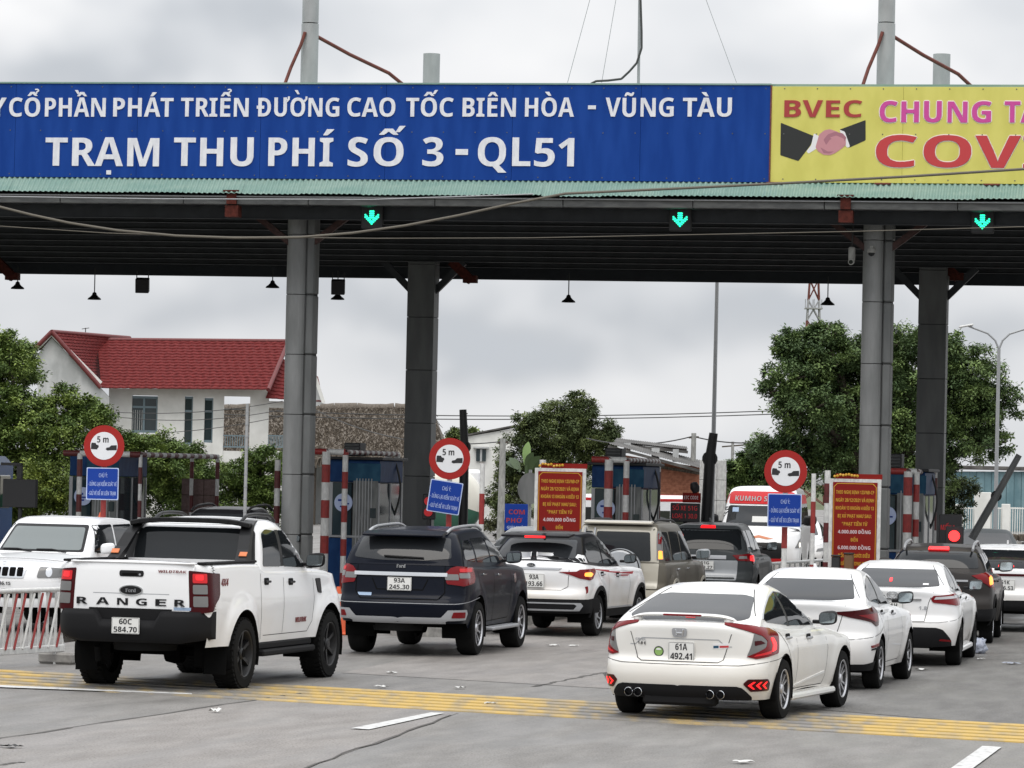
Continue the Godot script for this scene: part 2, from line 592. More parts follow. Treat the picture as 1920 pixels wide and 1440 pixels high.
func materials():
	paint("white_paint", Color(0.83, 0.835, 0.845))
	paint("cream_paint", Color(0.785, 0.782, 0.76))
	paint("navy_paint", Color(0.006, 0.008, 0.015), 0.3)
	paint("black_paint", Color(0.012, 0.012, 0.014), 0.3)
	paint("brown_paint", Color(0.040, 0.037, 0.036), 0.35)
	paint("grey_paint", Color(0.055, 0.062, 0.066), 0.35)
	paint("silver_paint", Color(0.36, 0.38, 0.40), 0.35)
	paint("olive_paint", Color(0.13, 0.12, 0.10), 0.35)
	paint("beige_paint", Color(0.46, 0.43, 0.36), 0.35)
	paint("red_paint", Color(0.50, 0.022, 0.025), 0.35)
	paint("blue_paint", Color(0.06, 0.16, 0.42), 0.4)
	paint("tank_white", Color(0.70, 0.68, 0.60), 0.4)
	paint("tank_green", Color(0.05, 0.13, 0.09), 0.4)
	var g := mat("dark_glass", Color(0.012, 0.014, 0.016), 0.03)
	g.metallic_specular = 0.42
	var g2 := mat("grey_glass", Color(0.022, 0.024, 0.027), 0.05)
	g2.metallic_specular = 0.44
	var g3 := mat("pale_glass", Color(0.16, 0.18, 0.18), 0.08)
	g3.metallic_specular = 0.5
	mat("tyre", Color(0.013, 0.013, 0.013), 0.9).metallic_specular = 0.2
	mat("dark_rim", Color(0.016, 0.016, 0.017), 0.5, 0.2)
	mat("alloy", Color(0.50, 0.50, 0.52), 0.32, 0.75)
	mat("chrome", Color(0.62, 0.63, 0.65), 0.15, 1.0)
	mat("silver_trim", Color(0.42, 0.43, 0.45), 0.35, 0.4)
	mat("black_plastic", Color(0.012, 0.012, 0.013), 0.7).metallic_specular = 0.25
	mat("satin_black", Color(0.009, 0.009, 0.010), 0.4).metallic_specular = 0.35
	mat("seam", Color(0.03, 0.03, 0.03), 0.8)
	mat("under", Color(0.007, 0.007, 0.007), 0.95).metallic_specular = 0.15
	mat("plate", Color(0.72, 0.72, 0.70), 0.4)
	mat("plate_yellow", Color(0.65, 0.42, 0.04), 0.4)
	mat("ink", Color(0.015, 0.015, 0.017), 0.5)
	mat("mirror_glass", Color(0.35, 0.40, 0.42), 0.05, 0.9)
	mat("red_lens", Color(0.17, 0.005, 0.008), 0.15).metallic_specular = 0.35
	mat("dark_lens", Color(0.05, 0.004, 0.006), 0.15).metallic_specular = 0.3
	mat("clear_lens", Color(0.17, 0.17, 0.17), 0.12)
	lamp("lit_red", Color(0.85, 0.012, 0.016), 1.2)
	lamp("lit_dim", Color(0.42, 0.006, 0.010), 0.35)
	lamp("lit_amber", Color(1.0, 0.28, 0.04), 1.6)
	lamp("led_red", Color(0.34, 0.008, 0.012), 0.40)
	lamp("led_green", Color(0.02, 0.80, 0.45), 1.5)
	lamp("head_lamp", Color(0.95, 0.9, 0.75), 1.1)
	mat("orange_reflector", Color(0.60, 0.17, 0.05), 0.3)
	mat("red_vinyl", Color(0.36, 0.02, 0.03), 0.5)
	mat("sticker", Color(0.30, 0.40, 0.55), 0.5)
	# the plaza
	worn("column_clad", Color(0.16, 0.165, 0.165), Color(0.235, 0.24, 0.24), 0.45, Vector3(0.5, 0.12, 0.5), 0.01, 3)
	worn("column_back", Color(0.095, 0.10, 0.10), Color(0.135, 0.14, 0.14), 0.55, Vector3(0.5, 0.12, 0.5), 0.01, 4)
	mat("joint_dark", Color(0.02, 0.02, 0.02), 0.8)
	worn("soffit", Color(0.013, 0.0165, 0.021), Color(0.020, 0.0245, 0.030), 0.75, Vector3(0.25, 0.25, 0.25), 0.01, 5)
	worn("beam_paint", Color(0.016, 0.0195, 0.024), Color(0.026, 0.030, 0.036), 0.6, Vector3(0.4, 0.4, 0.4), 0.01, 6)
	worn("gutter", Color(0.075, 0.078, 0.078), Color(0.13, 0.133, 0.13), 0.55, Vector3(0.35, 1.2, 0.35), 0.012, 7)
	worn("rust_steel", Color(0.10, 0.024, 0.017), Color(0.18, 0.042, 0.028), 0.6, Vector3(1, 1, 1), 0.02, 8)
	worn("bracket_rust", Color(0.055, 0.015, 0.011), Color(0.10, 0.025, 0.018), 0.7, Vector3(1, 1, 1), 0.02, 39).metallic_specular = 0.25
	worn("rust_dark", Color(0.035, 0.016, 0.014), Color(0.06, 0.024, 0.02), 0.7, Vector3(1, 1, 1), 0.02, 38)
	worn("roof_sheet", Color(0.17, 0.285, 0.25), Color(0.255, 0.36, 0.31), 0.5, Vector3(0.10, 0.8, 0.8), 0.012, 9)
	worn("mast_white", Color(0.30, 0.305, 0.31), Color(0.37, 0.375, 0.38), 0.45, Vector3(0.6, 0.2, 0.6), 0.01, 10)
	worn("board_blue", Color(0.0085, 0.045, 0.235), Color(0.0130, 0.059, 0.282), 0.6, Vector3(0.38, 0.07, 0.38), 0.014, 12).metallic_specular = 0.2
	worn("board_yellow", Color(0.58, 0.545, 0.115), Color(0.65, 0.61, 0.145), 0.55, Vector3(0.35, 0.14, 0.35), 0.012, 13)
	worn("letter_white", Color(0.66, 0.67, 0.72), Color(0.78, 0.79, 0.82), 0.5, Vector3(0.7, 0.3, 0.7), 0.02, 14)
	mat("letter_outline", Color(0.80, 0.78, 0.72), 0.5)
	mat("model_red", Color(0.16, 0.02, 0.02), 0.5)
	mat("letter_maroon", Color(0.36, 0.035, 0.035), 0.5)
	mat("letter_red", Color(0.50, 0.040, 0.045), 0.5)
	mat("letter_magenta", Color(0.56, 0.060, 0.30), 0.5)
	mat("sleeve", Color(0.015, 0.017, 0.017), 0.6)
	mat("cuff", Color(0.75, 0.75, 0.76), 0.6)
	mat("skin_pink", Color(0.52, 0.24, 0.27), 0.6)
	mat("skin_shade", Color(0.36, 0.15, 0.19), 0.6)
	mat("sign_red", Color(0.33, 0.022, 0.019), 0.5).metallic_specular = 0.3
	mat("sign_white", Color(0.72, 0.73, 0.75), 0.45)
	mat("sign_blue", Color(0.012, 0.045, 0.27), 0.5).metallic_specular = 0.25
	mat("pale_print", Color(0.45, 0.53, 0.75), 0.5)
	mat("poster_red", Color(0.205, 0.013, 0.010), 0.6).metallic_specular = 0.25
	mat("poster_yellow", Color(0.52, 0.29, 0.02), 0.5)
	mat("poster_white", Color(0.60, 0.50, 0.52), 0.5)
	worn("stripe_white", Color(0.52, 0.52, 0.51), Color(0.68, 0.68, 0.66), 0.5, Vector3(1.5, 0.7, 1.5), 0.02, 15)
	worn("stripe_red", Color(0.21, 0.019, 0.017), Color(0.30, 0.027, 0.023), 0.5, Vector3(1.5, 0.7, 1.5), 0.02, 16)
	worn("stripe_maroon", Color(0.075, 0.012, 0.012), Color(0.12, 0.016, 0.016), 0.5, Vector3(1.5, 0.7, 1.5), 0.02, 17)
	worn("booth_blue", Color(0.010, 0.036, 0.115), Color(0.017, 0.056, 0.155), 0.5, Vector3(0.6, 0.3, 0.6), 0.014, 18).metallic_specular = 0.22
	worn("booth_teal", Color(0.018, 0.062, 0.115), Color(0.032, 0.098, 0.16), 0.5, Vector3(0.6, 0.3, 0.6), 0.014, 19).metallic_specular = 0.22
	worn("booth_grey", Color(0.12, 0.127, 0.127), Color(0.21, 0.218, 0.21), 0.5, Vector3(0.8, 0.25, 0.8), 0.014, 20, 0.2)
	mat("booth_glass", Color(0.022, 0.04, 0.05), 0.06)
	mat("dark_box", Color(0.018, 0.018, 0.02), 0.6)
	worn("kerb_stone", Color(0.20, 0.19, 0.18), Color(0.32, 0.31, 0.29), 0.85, Vector3(0.7, 0.7, 0.7), 0.02, 21)
	mat("cone_orange", Color(0.62, 0.10, 0.03), 0.5)
	mat("cable", Color(0.125, 0.112, 0.09), 0.7)
	mat("wire_dark", Color(0.05, 0.05, 0.05), 0.7)
	mat("galvanised", Color(0.34, 0.35, 0.36), 0.45, 0.3)
	mat("lamp_dark", Color(0.012, 0.012, 0.012), 0.5)
	worn("wall_tile", Color(0.12, 0.075, 0.068), Color(0.17, 0.11, 0.10), 0.6, Vector3(1, 1, 1), 0.02, 45)
	# background
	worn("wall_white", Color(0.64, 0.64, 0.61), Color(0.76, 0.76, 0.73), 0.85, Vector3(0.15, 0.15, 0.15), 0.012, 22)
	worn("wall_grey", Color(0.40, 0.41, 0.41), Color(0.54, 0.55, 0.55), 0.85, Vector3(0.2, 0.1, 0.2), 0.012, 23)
	worn("tile_red", Color(0.100, 0.0165, 0.0165), Color(0.175, 0.030, 0.029), 0.65, Vector3(0.3, 0.3, 0.3), 0.03, 24).metallic_specular = 0.2
	worn("ridge_red", Color(0.11, 0.016, 0.016), Color(0.15, 0.024, 0.024), 0.55, Vector3(0.5, 0.5, 0.5), 0.03, 25)
	var th := worn("thatch", Color(0.10, 0.085, 0.070), Color(0.21, 0.18, 0.15), 0.95, Vector3(0.55, 0.35, 0.55), 0.05, 26, 0.0, 14.0)
	th.uv1_scale = Vector3(0.7, 0.28, 0.7)
	mat("thatch_straw", Color(1, 1, 1), 0.95).vertex_color_use_as_albedo = true
	worn("brick_wall", Color(0.25, 0.095, 0.055), Color(0.36, 0.15, 0.09), 0.9, Vector3(0.4, 0.4, 0.4), 0.03, 27)
	worn("tin_roof", Color(0.055, 0.052, 0.049), Color(0.14, 0.133, 0.126), 0.7, Vector3(0.2, 0.6, 0.2), 0.012, 28, 0.2)
	worn("teal_clad", Color(0.10, 0.19, 0.22), Color(0.17, 0.27, 0.30), 0.6, Vector3(0.2, 0.1, 0.2), 0.012, 29)
	worn("bark", Color(0.05, 0.04, 0.03), Color(0.12, 0.10, 0.08), 0.95, Vector3(1, 0.4, 1), 0.03, 30)
	worn("pole_concrete", Color(0.24, 0.24, 0.23), Color(0.36, 0.36, 0.34), 0.85, Vector3(0.8, 0.3, 0.8), 0.02, 31)
	var lf := mat("leaf", Color.WHITE, 0.55)
	lf.vertex_color_use_as_albedo = true
	lf.backlight_enabled = true
	lf.backlight = Color(0.35, 0.35, 0.35)
	lf.metallic_specular = 0.35
	mat("window_frame_grey", Color(0.16, 0.22, 0.25), 0.5)
	mat("window_pane", Color(0.035, 0.05, 0.055), 0.08)
	mat("sock_white", Color(0.62, 0.62, 0.60), 0.7)
	mat("bag", Color(0.36, 0.39, 0.47), 0.3)
	mat("white_lens", Color(0.50, 0.50, 0.52), 0.12)
	mat("barrel_dark", Color(0.03, 0.03, 0.031), 0.5, 0.3)  # dark metal of the wheel barrels behind the spokes

# ================================================================ ground
func sheet(called: String, pts: Array, y: float, m: Material, label := "") -> MeshInstance3D:
	var st := ST()
	var poly := PackedVector2Array()
	for p in pts:
		poly.append(Vector2(p.x, p.z))
	var ix := Geometry2D.triangulate_polygon(poly)
	for i in ix.size() / 3:
		var v := []
		for k in 3:
			v.append(Vector3(poly[ix[i * 3 + k]].x, y, poly[ix[i * 3 + k]].y))
		tri(st, v[0], v[1], v[2], Vector3.UP, Vector3.UP, Vector3.UP)
	return structure(called, st, m, label)

func road_material(key: String, a: Color, b: Color, seed_: int) -> StandardMaterial3D:
	var m := mat(key, Color.WHITE, 0.62)
	m.albedo_texture = noise(0.010, seed_, [[0.2, a], [0.5, a.lerp(b, 0.45)], [0.8, b]], 1024, 6)
	m.uv1_scale = Vector3(0.21, 0.055, 1)
	m.uv1_offset = Vector3(0.13 * seed_, 0.37 * seed_, 0)
	m.detail_enabled = true
	m.detail_blend_mode = BaseMaterial3D.BLEND_MODE_MUL
	m.detail_albedo = noise(0.05, seed_ + 40, [[0.20, Color(0.55, 0.54, 0.53)], [0.40, Color(0.85, 0.82, 0.82)], [0.60, Color(0.93, 0.93, 0.93)], [0.8, Color(1, 1, 1)]], 1024, 5)
	m.detail_uv_layer = BaseMaterial3D.DETAIL_UV_2
	m.uv2_scale = Vector3(0.75, 0.30, 1)
	m.roughness_texture = noise(0.008, seed_ + 80, [[0.3, Color(0.42, 0.42, 0.42).srgb_to_linear()], [0.7, Color(0.72, 0.72, 0.72).srgb_to_linear()]], 512, 4)
	m.roughness = 1.0
	m.heightmap_enabled = true
	m.heightmap_texture = noise(0.12, seed_ + 90, [], 512, 3)
	m.heightmap_scale = 0.5
	return m

# a strip of road in the plaza's frame, its texture running along the driving direction
func lane_sheet(called: String, corners: Array, y: float, m: Material, label := "", stuff := false) -> MeshInstance3D:
	var poly := PackedVector2Array()
	for p in corners:
		poly.append(Vector2(p.x, p.z))
	var st := ST()
	var ix := Geometry2D.triangulate_polygon(poly)
	for i in ix.size() / 3:
		var v := []
		for k in 3:
			v.append(Vector3(poly[ix[i * 3 + k]].x, y, poly[ix[i * 3 + k]].y))
		if (v[2] - v[0]).cross(v[1] - v[0]).y < 0:
			v = [v[0], v[2], v[1]]
		for p in v:
			var l := loc(p)
			st.set_normal(Vector3.UP)
			st.set_uv(Vector2(l.x, l.z))
			st.set_uv2(Vector2(l.x, l.z))
			st.add_vertex(p)
	return structure(called, st, m, label)

func ground():
	var asphalt := road_material("asphalt", Color(0.180, 0.173, 0.162), Color(0.232, 0.223, 0.209), 51)
	var slab_m := road_material("concrete_slab", Color(0.220, 0.206, 0.192), Color(0.278, 0.261, 0.244), 52)
	var dark := road_material("dark_asphalt", Color(0.125, 0.122, 0.116), Color(0.170, 0.166, 0.158), 53)
	worn("field_grass", Color(0.05, 0.07, 0.025), Color(0.12, 0.13, 0.06), 0.95, Vector3(0.05, 0.05, 0.05), 0.02, 54)
	var far := []
	for p in [[-900, -1600], [900, -1600], [900, 400], [-900, 400]]:
		far.append(Vector3(p[0], 0, p[1]))
	sheet("ground", far, -0.03, M.field_grass)
	lane_sheet("road", [plz(-34, 0, -85), plz(60, 0, -85), plz(60, 0, 260), plz(-34, 0, 260)], 0.0, asphalt)
	# lighter concrete slabs and darker asphalt lanes, as their joints lie in the photograph
	var a0 := gnd(-40, 1392)
	var a1 := gnd(485, 1312)
	var b0 := gnd(560, 1445)
	var b1 := gnd(832, 1347)
	var dir := (b1 - b0).normalized()
	var da := (a1 - a0).normalized()
	lane_sheet("concrete_pavement", [a0 - da * 14, b0 - dir * 12, b1 + dir * 1.0, a1 + da * 0.5], 0.004, slab_m)
	lane_sheet("concrete_pavement", [gnd(640, 1262), gnd(1150, 1292), gnd(1160, 1205), gnd(985, 1190)], 0.004, slab_m)
	lane_sheet("asphalt_patch", [gnd(1130, 1262), gnd(1150, 1300), gnd(1920, 1362), gnd(2100, 1375), gnd(2100, 1150), gnd(1600, 1150)], 0.004, dark)
	# joints and cracks
	var st := ST()
	for j in [[a0 - da * 12, a1 + da * 1.5, 0.032], [b0 - dir * 8, b1 + dir * 0.5, 0.018], [gnd(0, 1436), gnd(40, 1430), 0.03], [gnd(1130, 1262), gnd(1000, 1288), 0.03], [gnd(1930, 1225), gnd(1560, 1226), 0.02]]:
		var p: Vector3 = j[0]
		var q: Vector3 = j[1]
		var n := 24
		var side := (q - p).normalized().cross(Vector3.UP)
		var last := p
		for i in range(1, n + 1):
			var t := i / float(n)
			var cur := p.lerp(q, t) + side * (rng.randf() - 0.5) * 0.06
			var w: float = j[2] * (0.5 + rng.randf() * 0.8)
			quadf(st, last - side * w + Vector3(0, 0.008, 0), last + side * w + Vector3(0, 0.008, 0), cur + side * w + Vector3(0, 0.008, 0), cur - side * w + Vector3(0, 0.008, 0), Vector3.UP)
			last = cur
	structure("road_joint", st, mat("joint_tar", Color(0.085, 0.08, 0.075), 0.9))
	# rumble strips across the road: yellow thermoplastic bars, worn thin where wheels pass
	var ym := mat("worn_yellow", Color.WHITE, 0.6)
	ym.vertex_color_use_as_albedo = true
	var wear := C([[-200, 0.7], [40, 0.62], [130, 0.25], [300, 0.04], [450, 0.08], [540, 0.62], [720, 0.92], [960, 0.74], [1080, 0.34], [1190, 0.10], [1300, 0.32], [1420, 0.12], [1540, 0.12], [1610, 0.66], [1700, 0.95], [2100, 0.9]])
	var wn := FastNoiseLite.new()
	wn.seed = 5
	wn.frequency = 0.35
	wn.fractal_octaves = 4
	for k in 6:
		var bar := Node3D.new()
		bar.name = numbered("rumble_strip")
		add_child(bar, true)
		tag(bar, "", "", "yellow rumble strips across the lanes", "structure")
		var q := ST()
		var up := Vector3(0, 0.012, 0)
		var prev := []
		var px := -160.0
		while px < 2100.0:
			var near := gnd(px, 1288 + px * 0.0555)
			var ahead := gnd(px, 1256 + px * 0.0535)
			var cur := [near.lerp(ahead, (k + 0.5 - 0.31) / 6.0), near.lerp(ahead, (k + 0.5 + 0.31) / 6.0)]
			var wv := clampf(E(wear, px) + wn.get_noise_2d(px * 0.05, k * 9.0) * 0.85 + (rng.randf() - 0.5) * 0.10, 0.0, 1.0)
			var col := Color(0.20, 0.192, 0.178).lerp(Color(0.52, 0.345, 0.085), wv)
			if prev.size():
				var v := [prev[0], cur[0], cur[1], prev[1]]
				var cc := [prev[2], col, col, prev[2]]
				for t in [[0, 2, 1], [0, 3, 2]]:
					for e in t:
						q.set_normal(Vector3.UP)
						q.set_color(cc[e])
						q.add_vertex(v[e] + up)
				for t in [[0, 1]]:
					for e in [[0, 0.0], [0, 1.0], [1, 1.0], [0, 0.0], [1, 1.0], [1, 0.0]]:
						q.set_normal(Vector3(0, 0.3, 1).normalized())
						q.set_color(cc[e[0]])
						q.add_vertex(v[e[0]] + up * e[1])
			prev = [cur[0], cur[1], col]
			px += 6.0
		part("painted_bar", bar, q, ym)
	# white paint
	var wm := mat("road_white", Color.WHITE, 0.6)
	wm.albedo_texture = noise(0.03, 64, [[0.08, Color(0.30, 0.29, 0.28)], [0.30, Color(0.52, 0.52, 0.51)], [0.8, Color(0.62, 0.62, 0.61)]], 512, 5)
	wm.uv1_triplanar = true
	wm.uv1_world_triplanar = true
	wm.uv1_scale = Vector3(0.45, 0.45, 0.30)
	sheet("lane_dash", [gnd(657, 1368), gnd(692, 1370), gnd(834, 1339), gnd(808, 1338)], 0.014, wm, "white lane dash left of the cream sedan in the foreground")
	sheet("lane_dash", [gnd(1770, 1452), gnd(1812, 1452), gnd(1878, 1403), gnd(1842, 1401)], 0.014, wm, "white lane dash at the bottom right of the road")
	sheet("edge_line", [gnd(-40, 1285), gnd(-40, 1289), gnd(360, 1304), gnd(360, 1302)], 0.014, wm, "thin white line along the near edge of the strips")

# ================================================================ the canopy
const PITCH := 1.16

func canopy():
	var y_top := lz(960, 160, 0).y
	var y_bot := lz(960, 339, 0).y
	var y_eave := lz(960, 366, -0.4).y
	var y_gut := lz(960, 387, -0.2).y
	var o := thing("toll_canopy", "wide dark toll station canopy on grey columns with pale green corrugated eave", "canopy", O, -YAW)
	var x0 := -26.0
	var x1 := 26.0
	var back := 13.6
	var y_back := y_gut - 0.31
	# roof deck and soffit sheets, corrugated
	var st := ST()
	var n := 90
	for i in n:
		var xa := lerpf(x0, x1, i / float(n))
		var xb := lerpf(x0, x1, (i + 1) / float(n))
		var w := (xb - xa)
		for s in [[0.0, 0.3, 0.0, 0.05], [0.3, 0.5, 0.05, 0.05], [0.5, 0.8, 0.05, 0.0], [0.8, 1.0, 0.0, 0.0]]:
			quadf(st, Vector3(xa + w * s[0], y_gut + s[2], 0), Vector3(xa + w * s[1], y_gut + s[3], 0), Vector3(xa + w * s[1], y_back + s[3], -back), Vector3(xa + w * s[0], y_back + s[2], -back), Vector3(0, -1, 0))
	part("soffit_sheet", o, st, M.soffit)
	st = ST()
	box(st, Vector3(0, y_top + 0.01, -back * 0.5 - 0.05), Vector3(x1 - x0, 0.06, back), Basis(Vector3(1, 0, 0), 0.0))
	part("roof_deck", o, st, M.roof_sheet)
	st = ST()
	box(st, Vector3(0, y_back - 0.13, -back), Vector3(x1 - x0, 0.52, 0.12))
	box(st, Vector3(0, (y_top + y_back) * 0.5, -back + 0.1), Vector3(x1 - x0, y_top - y_back, 0.05))
	part("rear_fascia", o, st, M.soffit)
	# purlins beneath
	for k in 9:
		var z := 0.55 + k * 1.55
		st = ST()
		var y := lerpf(y_gut, y_back, z / back)
		box(st, Vector3(0, y - 0.09, -z), Vector3(x1 - x0, 0.17 if k > 0 else 0.26, 0.07))
		box(st, Vector3(0, y - 0.17 if k > 0 else y - 0.22, -z + 0.05), Vector3(x1 - x0, 0.012, 0.10))
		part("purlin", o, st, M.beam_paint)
	var cols := [lz(560, 700, 1.5).x, lz(1642, 700, 1.5).x]
	var step: float = (cols[1] - cols[0]) / 2.0
	for x in [lz(435, 380, -0.3).x, lz(1586, 385, -0.3).x, lz(435, 380, -0.3).x + 2 * (lz(1586, 385, -0.3).x - lz(435, 380, -0.3).x)]:
		st = ST()
		box(st, Vector3(x, y_gut + 0.11, 0.33), Vector3(0.19, 0.24, 0.06))
		box(st, Vector3(x, y_gut - 0.14, 0.2), Vector3(0.26, 0.22, 0.25))
		box(st, Vector3(x, y_gut + 0.24, 0.36), Vector3(0.30, 0.03, 0.10))
		part("bracket", o, st, M.bracket_rust)
	for q in [[20, 505, 12.3], [878, 510, 12.0], [1790, 505, 12.0]]:
		var e := lz(q[0], q[1], q[2])
		st = ST()
		box(st, Vector3(e.x - 0.15, e.y + 0.02, e.z), Vector3(0.62, 0.20, 0.16), Basis(Vector3(0, 0, 1), -0.75))
		box(st, Vector3(e.x + 0.05, e.y - 0.16, e.z), Vector3(0.30, 0.16, 0.2))
		part("bracket", o, st, M.bracket_rust)
	# gutter beam in lengths
	var gx0 := x0
	var glen := 2.45
	while gx0 < x1:
		st = ST()
		box(st, Vector3(gx0 + glen * 0.5, (y_gut + y_eave) * 0.5 - 0.02, 0.20), Vector3(glen - 0.012, y_eave - y_gut - 0.02, 0.16), Basis.IDENTITY, 0.01)
		part("gutter_length", o, st, M.gutter)
		gx0 += glen
	st = ST()
	cyl(st, Vector3(x0, y_eave - 0.055, 0.33), Vector3(x1, y_eave - 0.065, 0.33), 0.014, 0.014, 6)
	part("eave_conduit", o, st, M.galvanised)
	# corrugated eave
	var per := 0.105
	var cnt := int((x1 - x0) / per)
	var bay := 0
	var i0 := 0
	while i0 < cnt:
		var m := mini(cnt, i0 + 11)
		st = ST()
		var rows := []
		var dip := (rng.randf() - 0.5) * 0.03
		for r in 3:
			var row := []
			for i in range(i0 * 6, m * 6 + 1):
				var x := x0 + i * per / 6.0
				var wv := cos(i * TAU / 6.0) * 0.022
				var t := r / 2.0
				row.append(Vector3(x, lerpf(y_bot + 0.02, y_eave + dip, t) + wv * 0.35, lerpf(0.05, 0.42, t) + wv + (0.004 if bay % 2 else 0.0)))
			rows.append(row)
		grid(rows, st, Vector3((i0 + m) * 0.5 * per + x0, y_bot - 4.0, -4.0))
		part("eave_sheet", o, st, M.roof_sheet)
		bay += 1
		i0 = m
	# columns
	var base := 0.0
	for x in [cols[0] - 2 * step, cols[0], cols[1], cols[1] + 2 * step]:
		var cf := sub("front_column", o, Vector3(x, 0, -1.5))
		var k := 0
		var y := 0.15
		while y < y_gut - 0.1:
			var hh := minf(PITCH - 0.014, y_gut - 0.05 - y)
			st = ST()
			var pl := PackedVector2Array()
			for i in 13:
				var a := PI * i / 12.0
				pl.append(Vector2(-0.085 + cos(a) * 0.205, 0.05 - sin(a) * 0.205))
			pl.append(Vector2(-0.29, 0.30))
			pl.append(Vector2(0.12, 0.30))
			slab(st, pl, Transform3D(Basis(Vector3(1, 0, 0), Vector3(0, 0, -1), Vector3(0, 1, 0)), Vector3(0, y, 0)), hh)
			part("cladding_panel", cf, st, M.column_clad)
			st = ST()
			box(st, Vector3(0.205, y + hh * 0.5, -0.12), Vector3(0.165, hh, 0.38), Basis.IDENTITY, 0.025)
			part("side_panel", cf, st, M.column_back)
			y += PITCH
			k += 1
		st = ST()
		box(st, Vector3(-0.085, y_gut * 0.5, -0.14), Vector3(0.36, y_gut, 0.28))
		box(st, Vector3(0.2, y_gut * 0.5, -0.12), Vector3(0.14, y_gut, 0.34))
		part("core", cf, st, M.joint_dark)
		st = ST()
		for s in [-1.0, 1.0]:
			var pa := Vector3(s * 0.2, y_gut - 0.65, 0)
			var pb := Vector3(s * 0.95, y_gut - 0.08, 0)
			box(st, (pa + pb) * 0.5, Vector3(pa.distance_to(pb), 0.12, 0.12), Basis(Vector3(0, 0, 1), atan2(pb.y - pa.y, pb.x - pa.x)))
		part("knee_brace", cf, st, M.rust_dark)
		var cr := sub("rear_column", o, Vector3(x + 0.05, 0, -12.0))
		y = 0.15
		while y < y_back - 0.1:
			var hh := minf(PITCH - 0.014, y_back - 0.02 - y)
			st = ST()
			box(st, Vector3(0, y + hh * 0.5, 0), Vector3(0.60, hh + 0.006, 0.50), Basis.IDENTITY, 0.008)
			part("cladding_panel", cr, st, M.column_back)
			y += PITCH
		st = ST()
		box(st, Vector3(0, y_back * 0.5, 0), Vector3(0.54, y_back, 0.44))
		part("core", cr, st, M.joint_dark)
		st = ST()
		for s in [-1.0, 1.0]:
			var pa := Vector3(s * 0.25, y_back - 0.75, 0)
			var pb := Vector3(s * 0.9, y_back - 0.1, 0)
			box(st, (pa + pb) * 0.5, Vector3(pa.distance_to(pb), 0.14, 0.14), Basis(Vector3(0, 0, 1), atan2(pb.y - pa.y, pb.x - pa.x)))
		part("knee_brace", cr, st, M.beam_paint)
		# what rises through the roof
		st = ST()
		cyl(st, Vector3(x + 0.07, y_top - 0.2, -1.5), Vector3(x + 0.07, lz(577, 44, 1.5).y - 0.01, -1.5), 0.168, 0.168, 24)
		cyl(st, Vector3(x + 0.07, lz(577, 44, 1.5).y + 0.01, -1.5), Vector3(x + 0.07, y_top + 3.6, -1.5), 0.160, 0.160, 24)
		part("roof_mast", o, st, M.mast_white)
		st = ST()
		cyl(st, Vector3(x + 0.12, y_top - 0.2, -12.0), Vector3(x + 0.12, lz(800, 101, 12.0).y, -12.0), 0.185, 0.185, 24)
		part("roof_stub", o, st, M.mast_white)
		st = ST()
		var m0 := Vector3(x + 0.07, 0, -1.5)
		var j := lz(577, 60, 1.3).y
		tube(st, [Vector3(x + 0.02, j, -1.31), Vector3(x - 0.05, j - 0.25, -1.28), Vector3(x - 0.22, y_top + 0.45, -1.2), Vector3(x - 0.33, y_top + 0.05, -1.1)], 0.034, 8)
		tube(st, [Vector3(x + 0.2, j - 0.06, -1.55), Vector3(x + 0.7, j - 0.34, -2.2), Vector3(x + 1.3, j - 0.62, -3.0), Vector3(x + 1.85, y_top + 0.04, -3.8)], 0.036, 8)
		part("red_brace", o, st, M.rust_steel)
	# ---- the sign boards
	var xe := lz(1446, 250, 0.0).x
	var bl := thing("blue_sign_board", "long blue toll station name board with two lines of white capitals", "sign board", plz(0, 0, 0), -YAW)
	var left := x0
	var w := 0
	var pw := 2.44
	var xr := xe
	while xr > left:
		st = ST()
		box(st, Vector3(xr - pw * 0.5, (y_top + y_bot) * 0.5, 0.06), Vector3(pw - 0.004, y_top - y_bot, 0.10), Basis.IDENTITY, 0.003)
		part("board_sheet", bl, st, M.board_blue)
		xr -= pw
	st = ST()
	box(st, Vector3((left + xe) * 0.5, y_top + 0.018, 0.05), Vector3(xe - left, 0.03, 0.16))
	part("top_edge", bl, st, M.roof_sheet)
	line_of(bl, [["Y", -20, 12], ["CỔ", 18, 75], ["PHẦN", 85, 198], ["PHÁT", 213, 325], ["TRIỂN", 340, 466], ["ĐƯỜNG", 482, 636], ["CAO", 652, 741], ["TỐC", 762, 850], ["BIÊN", 868, 967], ["HÒA", 985, 1076], ["-", 1103, 1117], ["VŨNG", 1136, 1263], ["TÀU", 1281, 1372]], 183.5, 219, M.letter_white)
	line_of(bl, [["TRẠM", 86, 298], ["THU", 327, 475], ["PHÍ", 504, 625], ["SỐ", 653, 756], ["3", 793, 831], ["-", 855, 877], ["QL51", 897, 1076]], 258, 312, M.letter_white)
	var ye := thing("yellow_sign_board", "yellow banner board with handshake picture and red capitals right of the blue board", "sign board", plz(0, 0, 0), -YAW)
	var xl := xe + 0.012
	while xl < x1:
		st = ST()
		box(st, Vector3(xl + pw * 0.5, (y_top + y_bot) * 0.5 - 0.01, 0.06), Vector3(pw - 0.003, y_top - y_bot - 0.02, 0.10), Basis.IDENTITY, 0.003)
		part("board_sheet", ye, st, M.board_yellow)
		xl += pw
	st = ST()
	box(st, Vector3(xe + 0.002, (y_top + y_bot) * 0.5, 0.075), Vector3(0.025, y_top - y_bot, 0.11))
	for k in 6:
		box(st, Vector3(xe + 0.1 + k * 2.0, y_bot - 0.012, 0.08), Vector3(0.30, 0.03, 0.12))
	part("board_edge", ye, st, M.rust_steel)
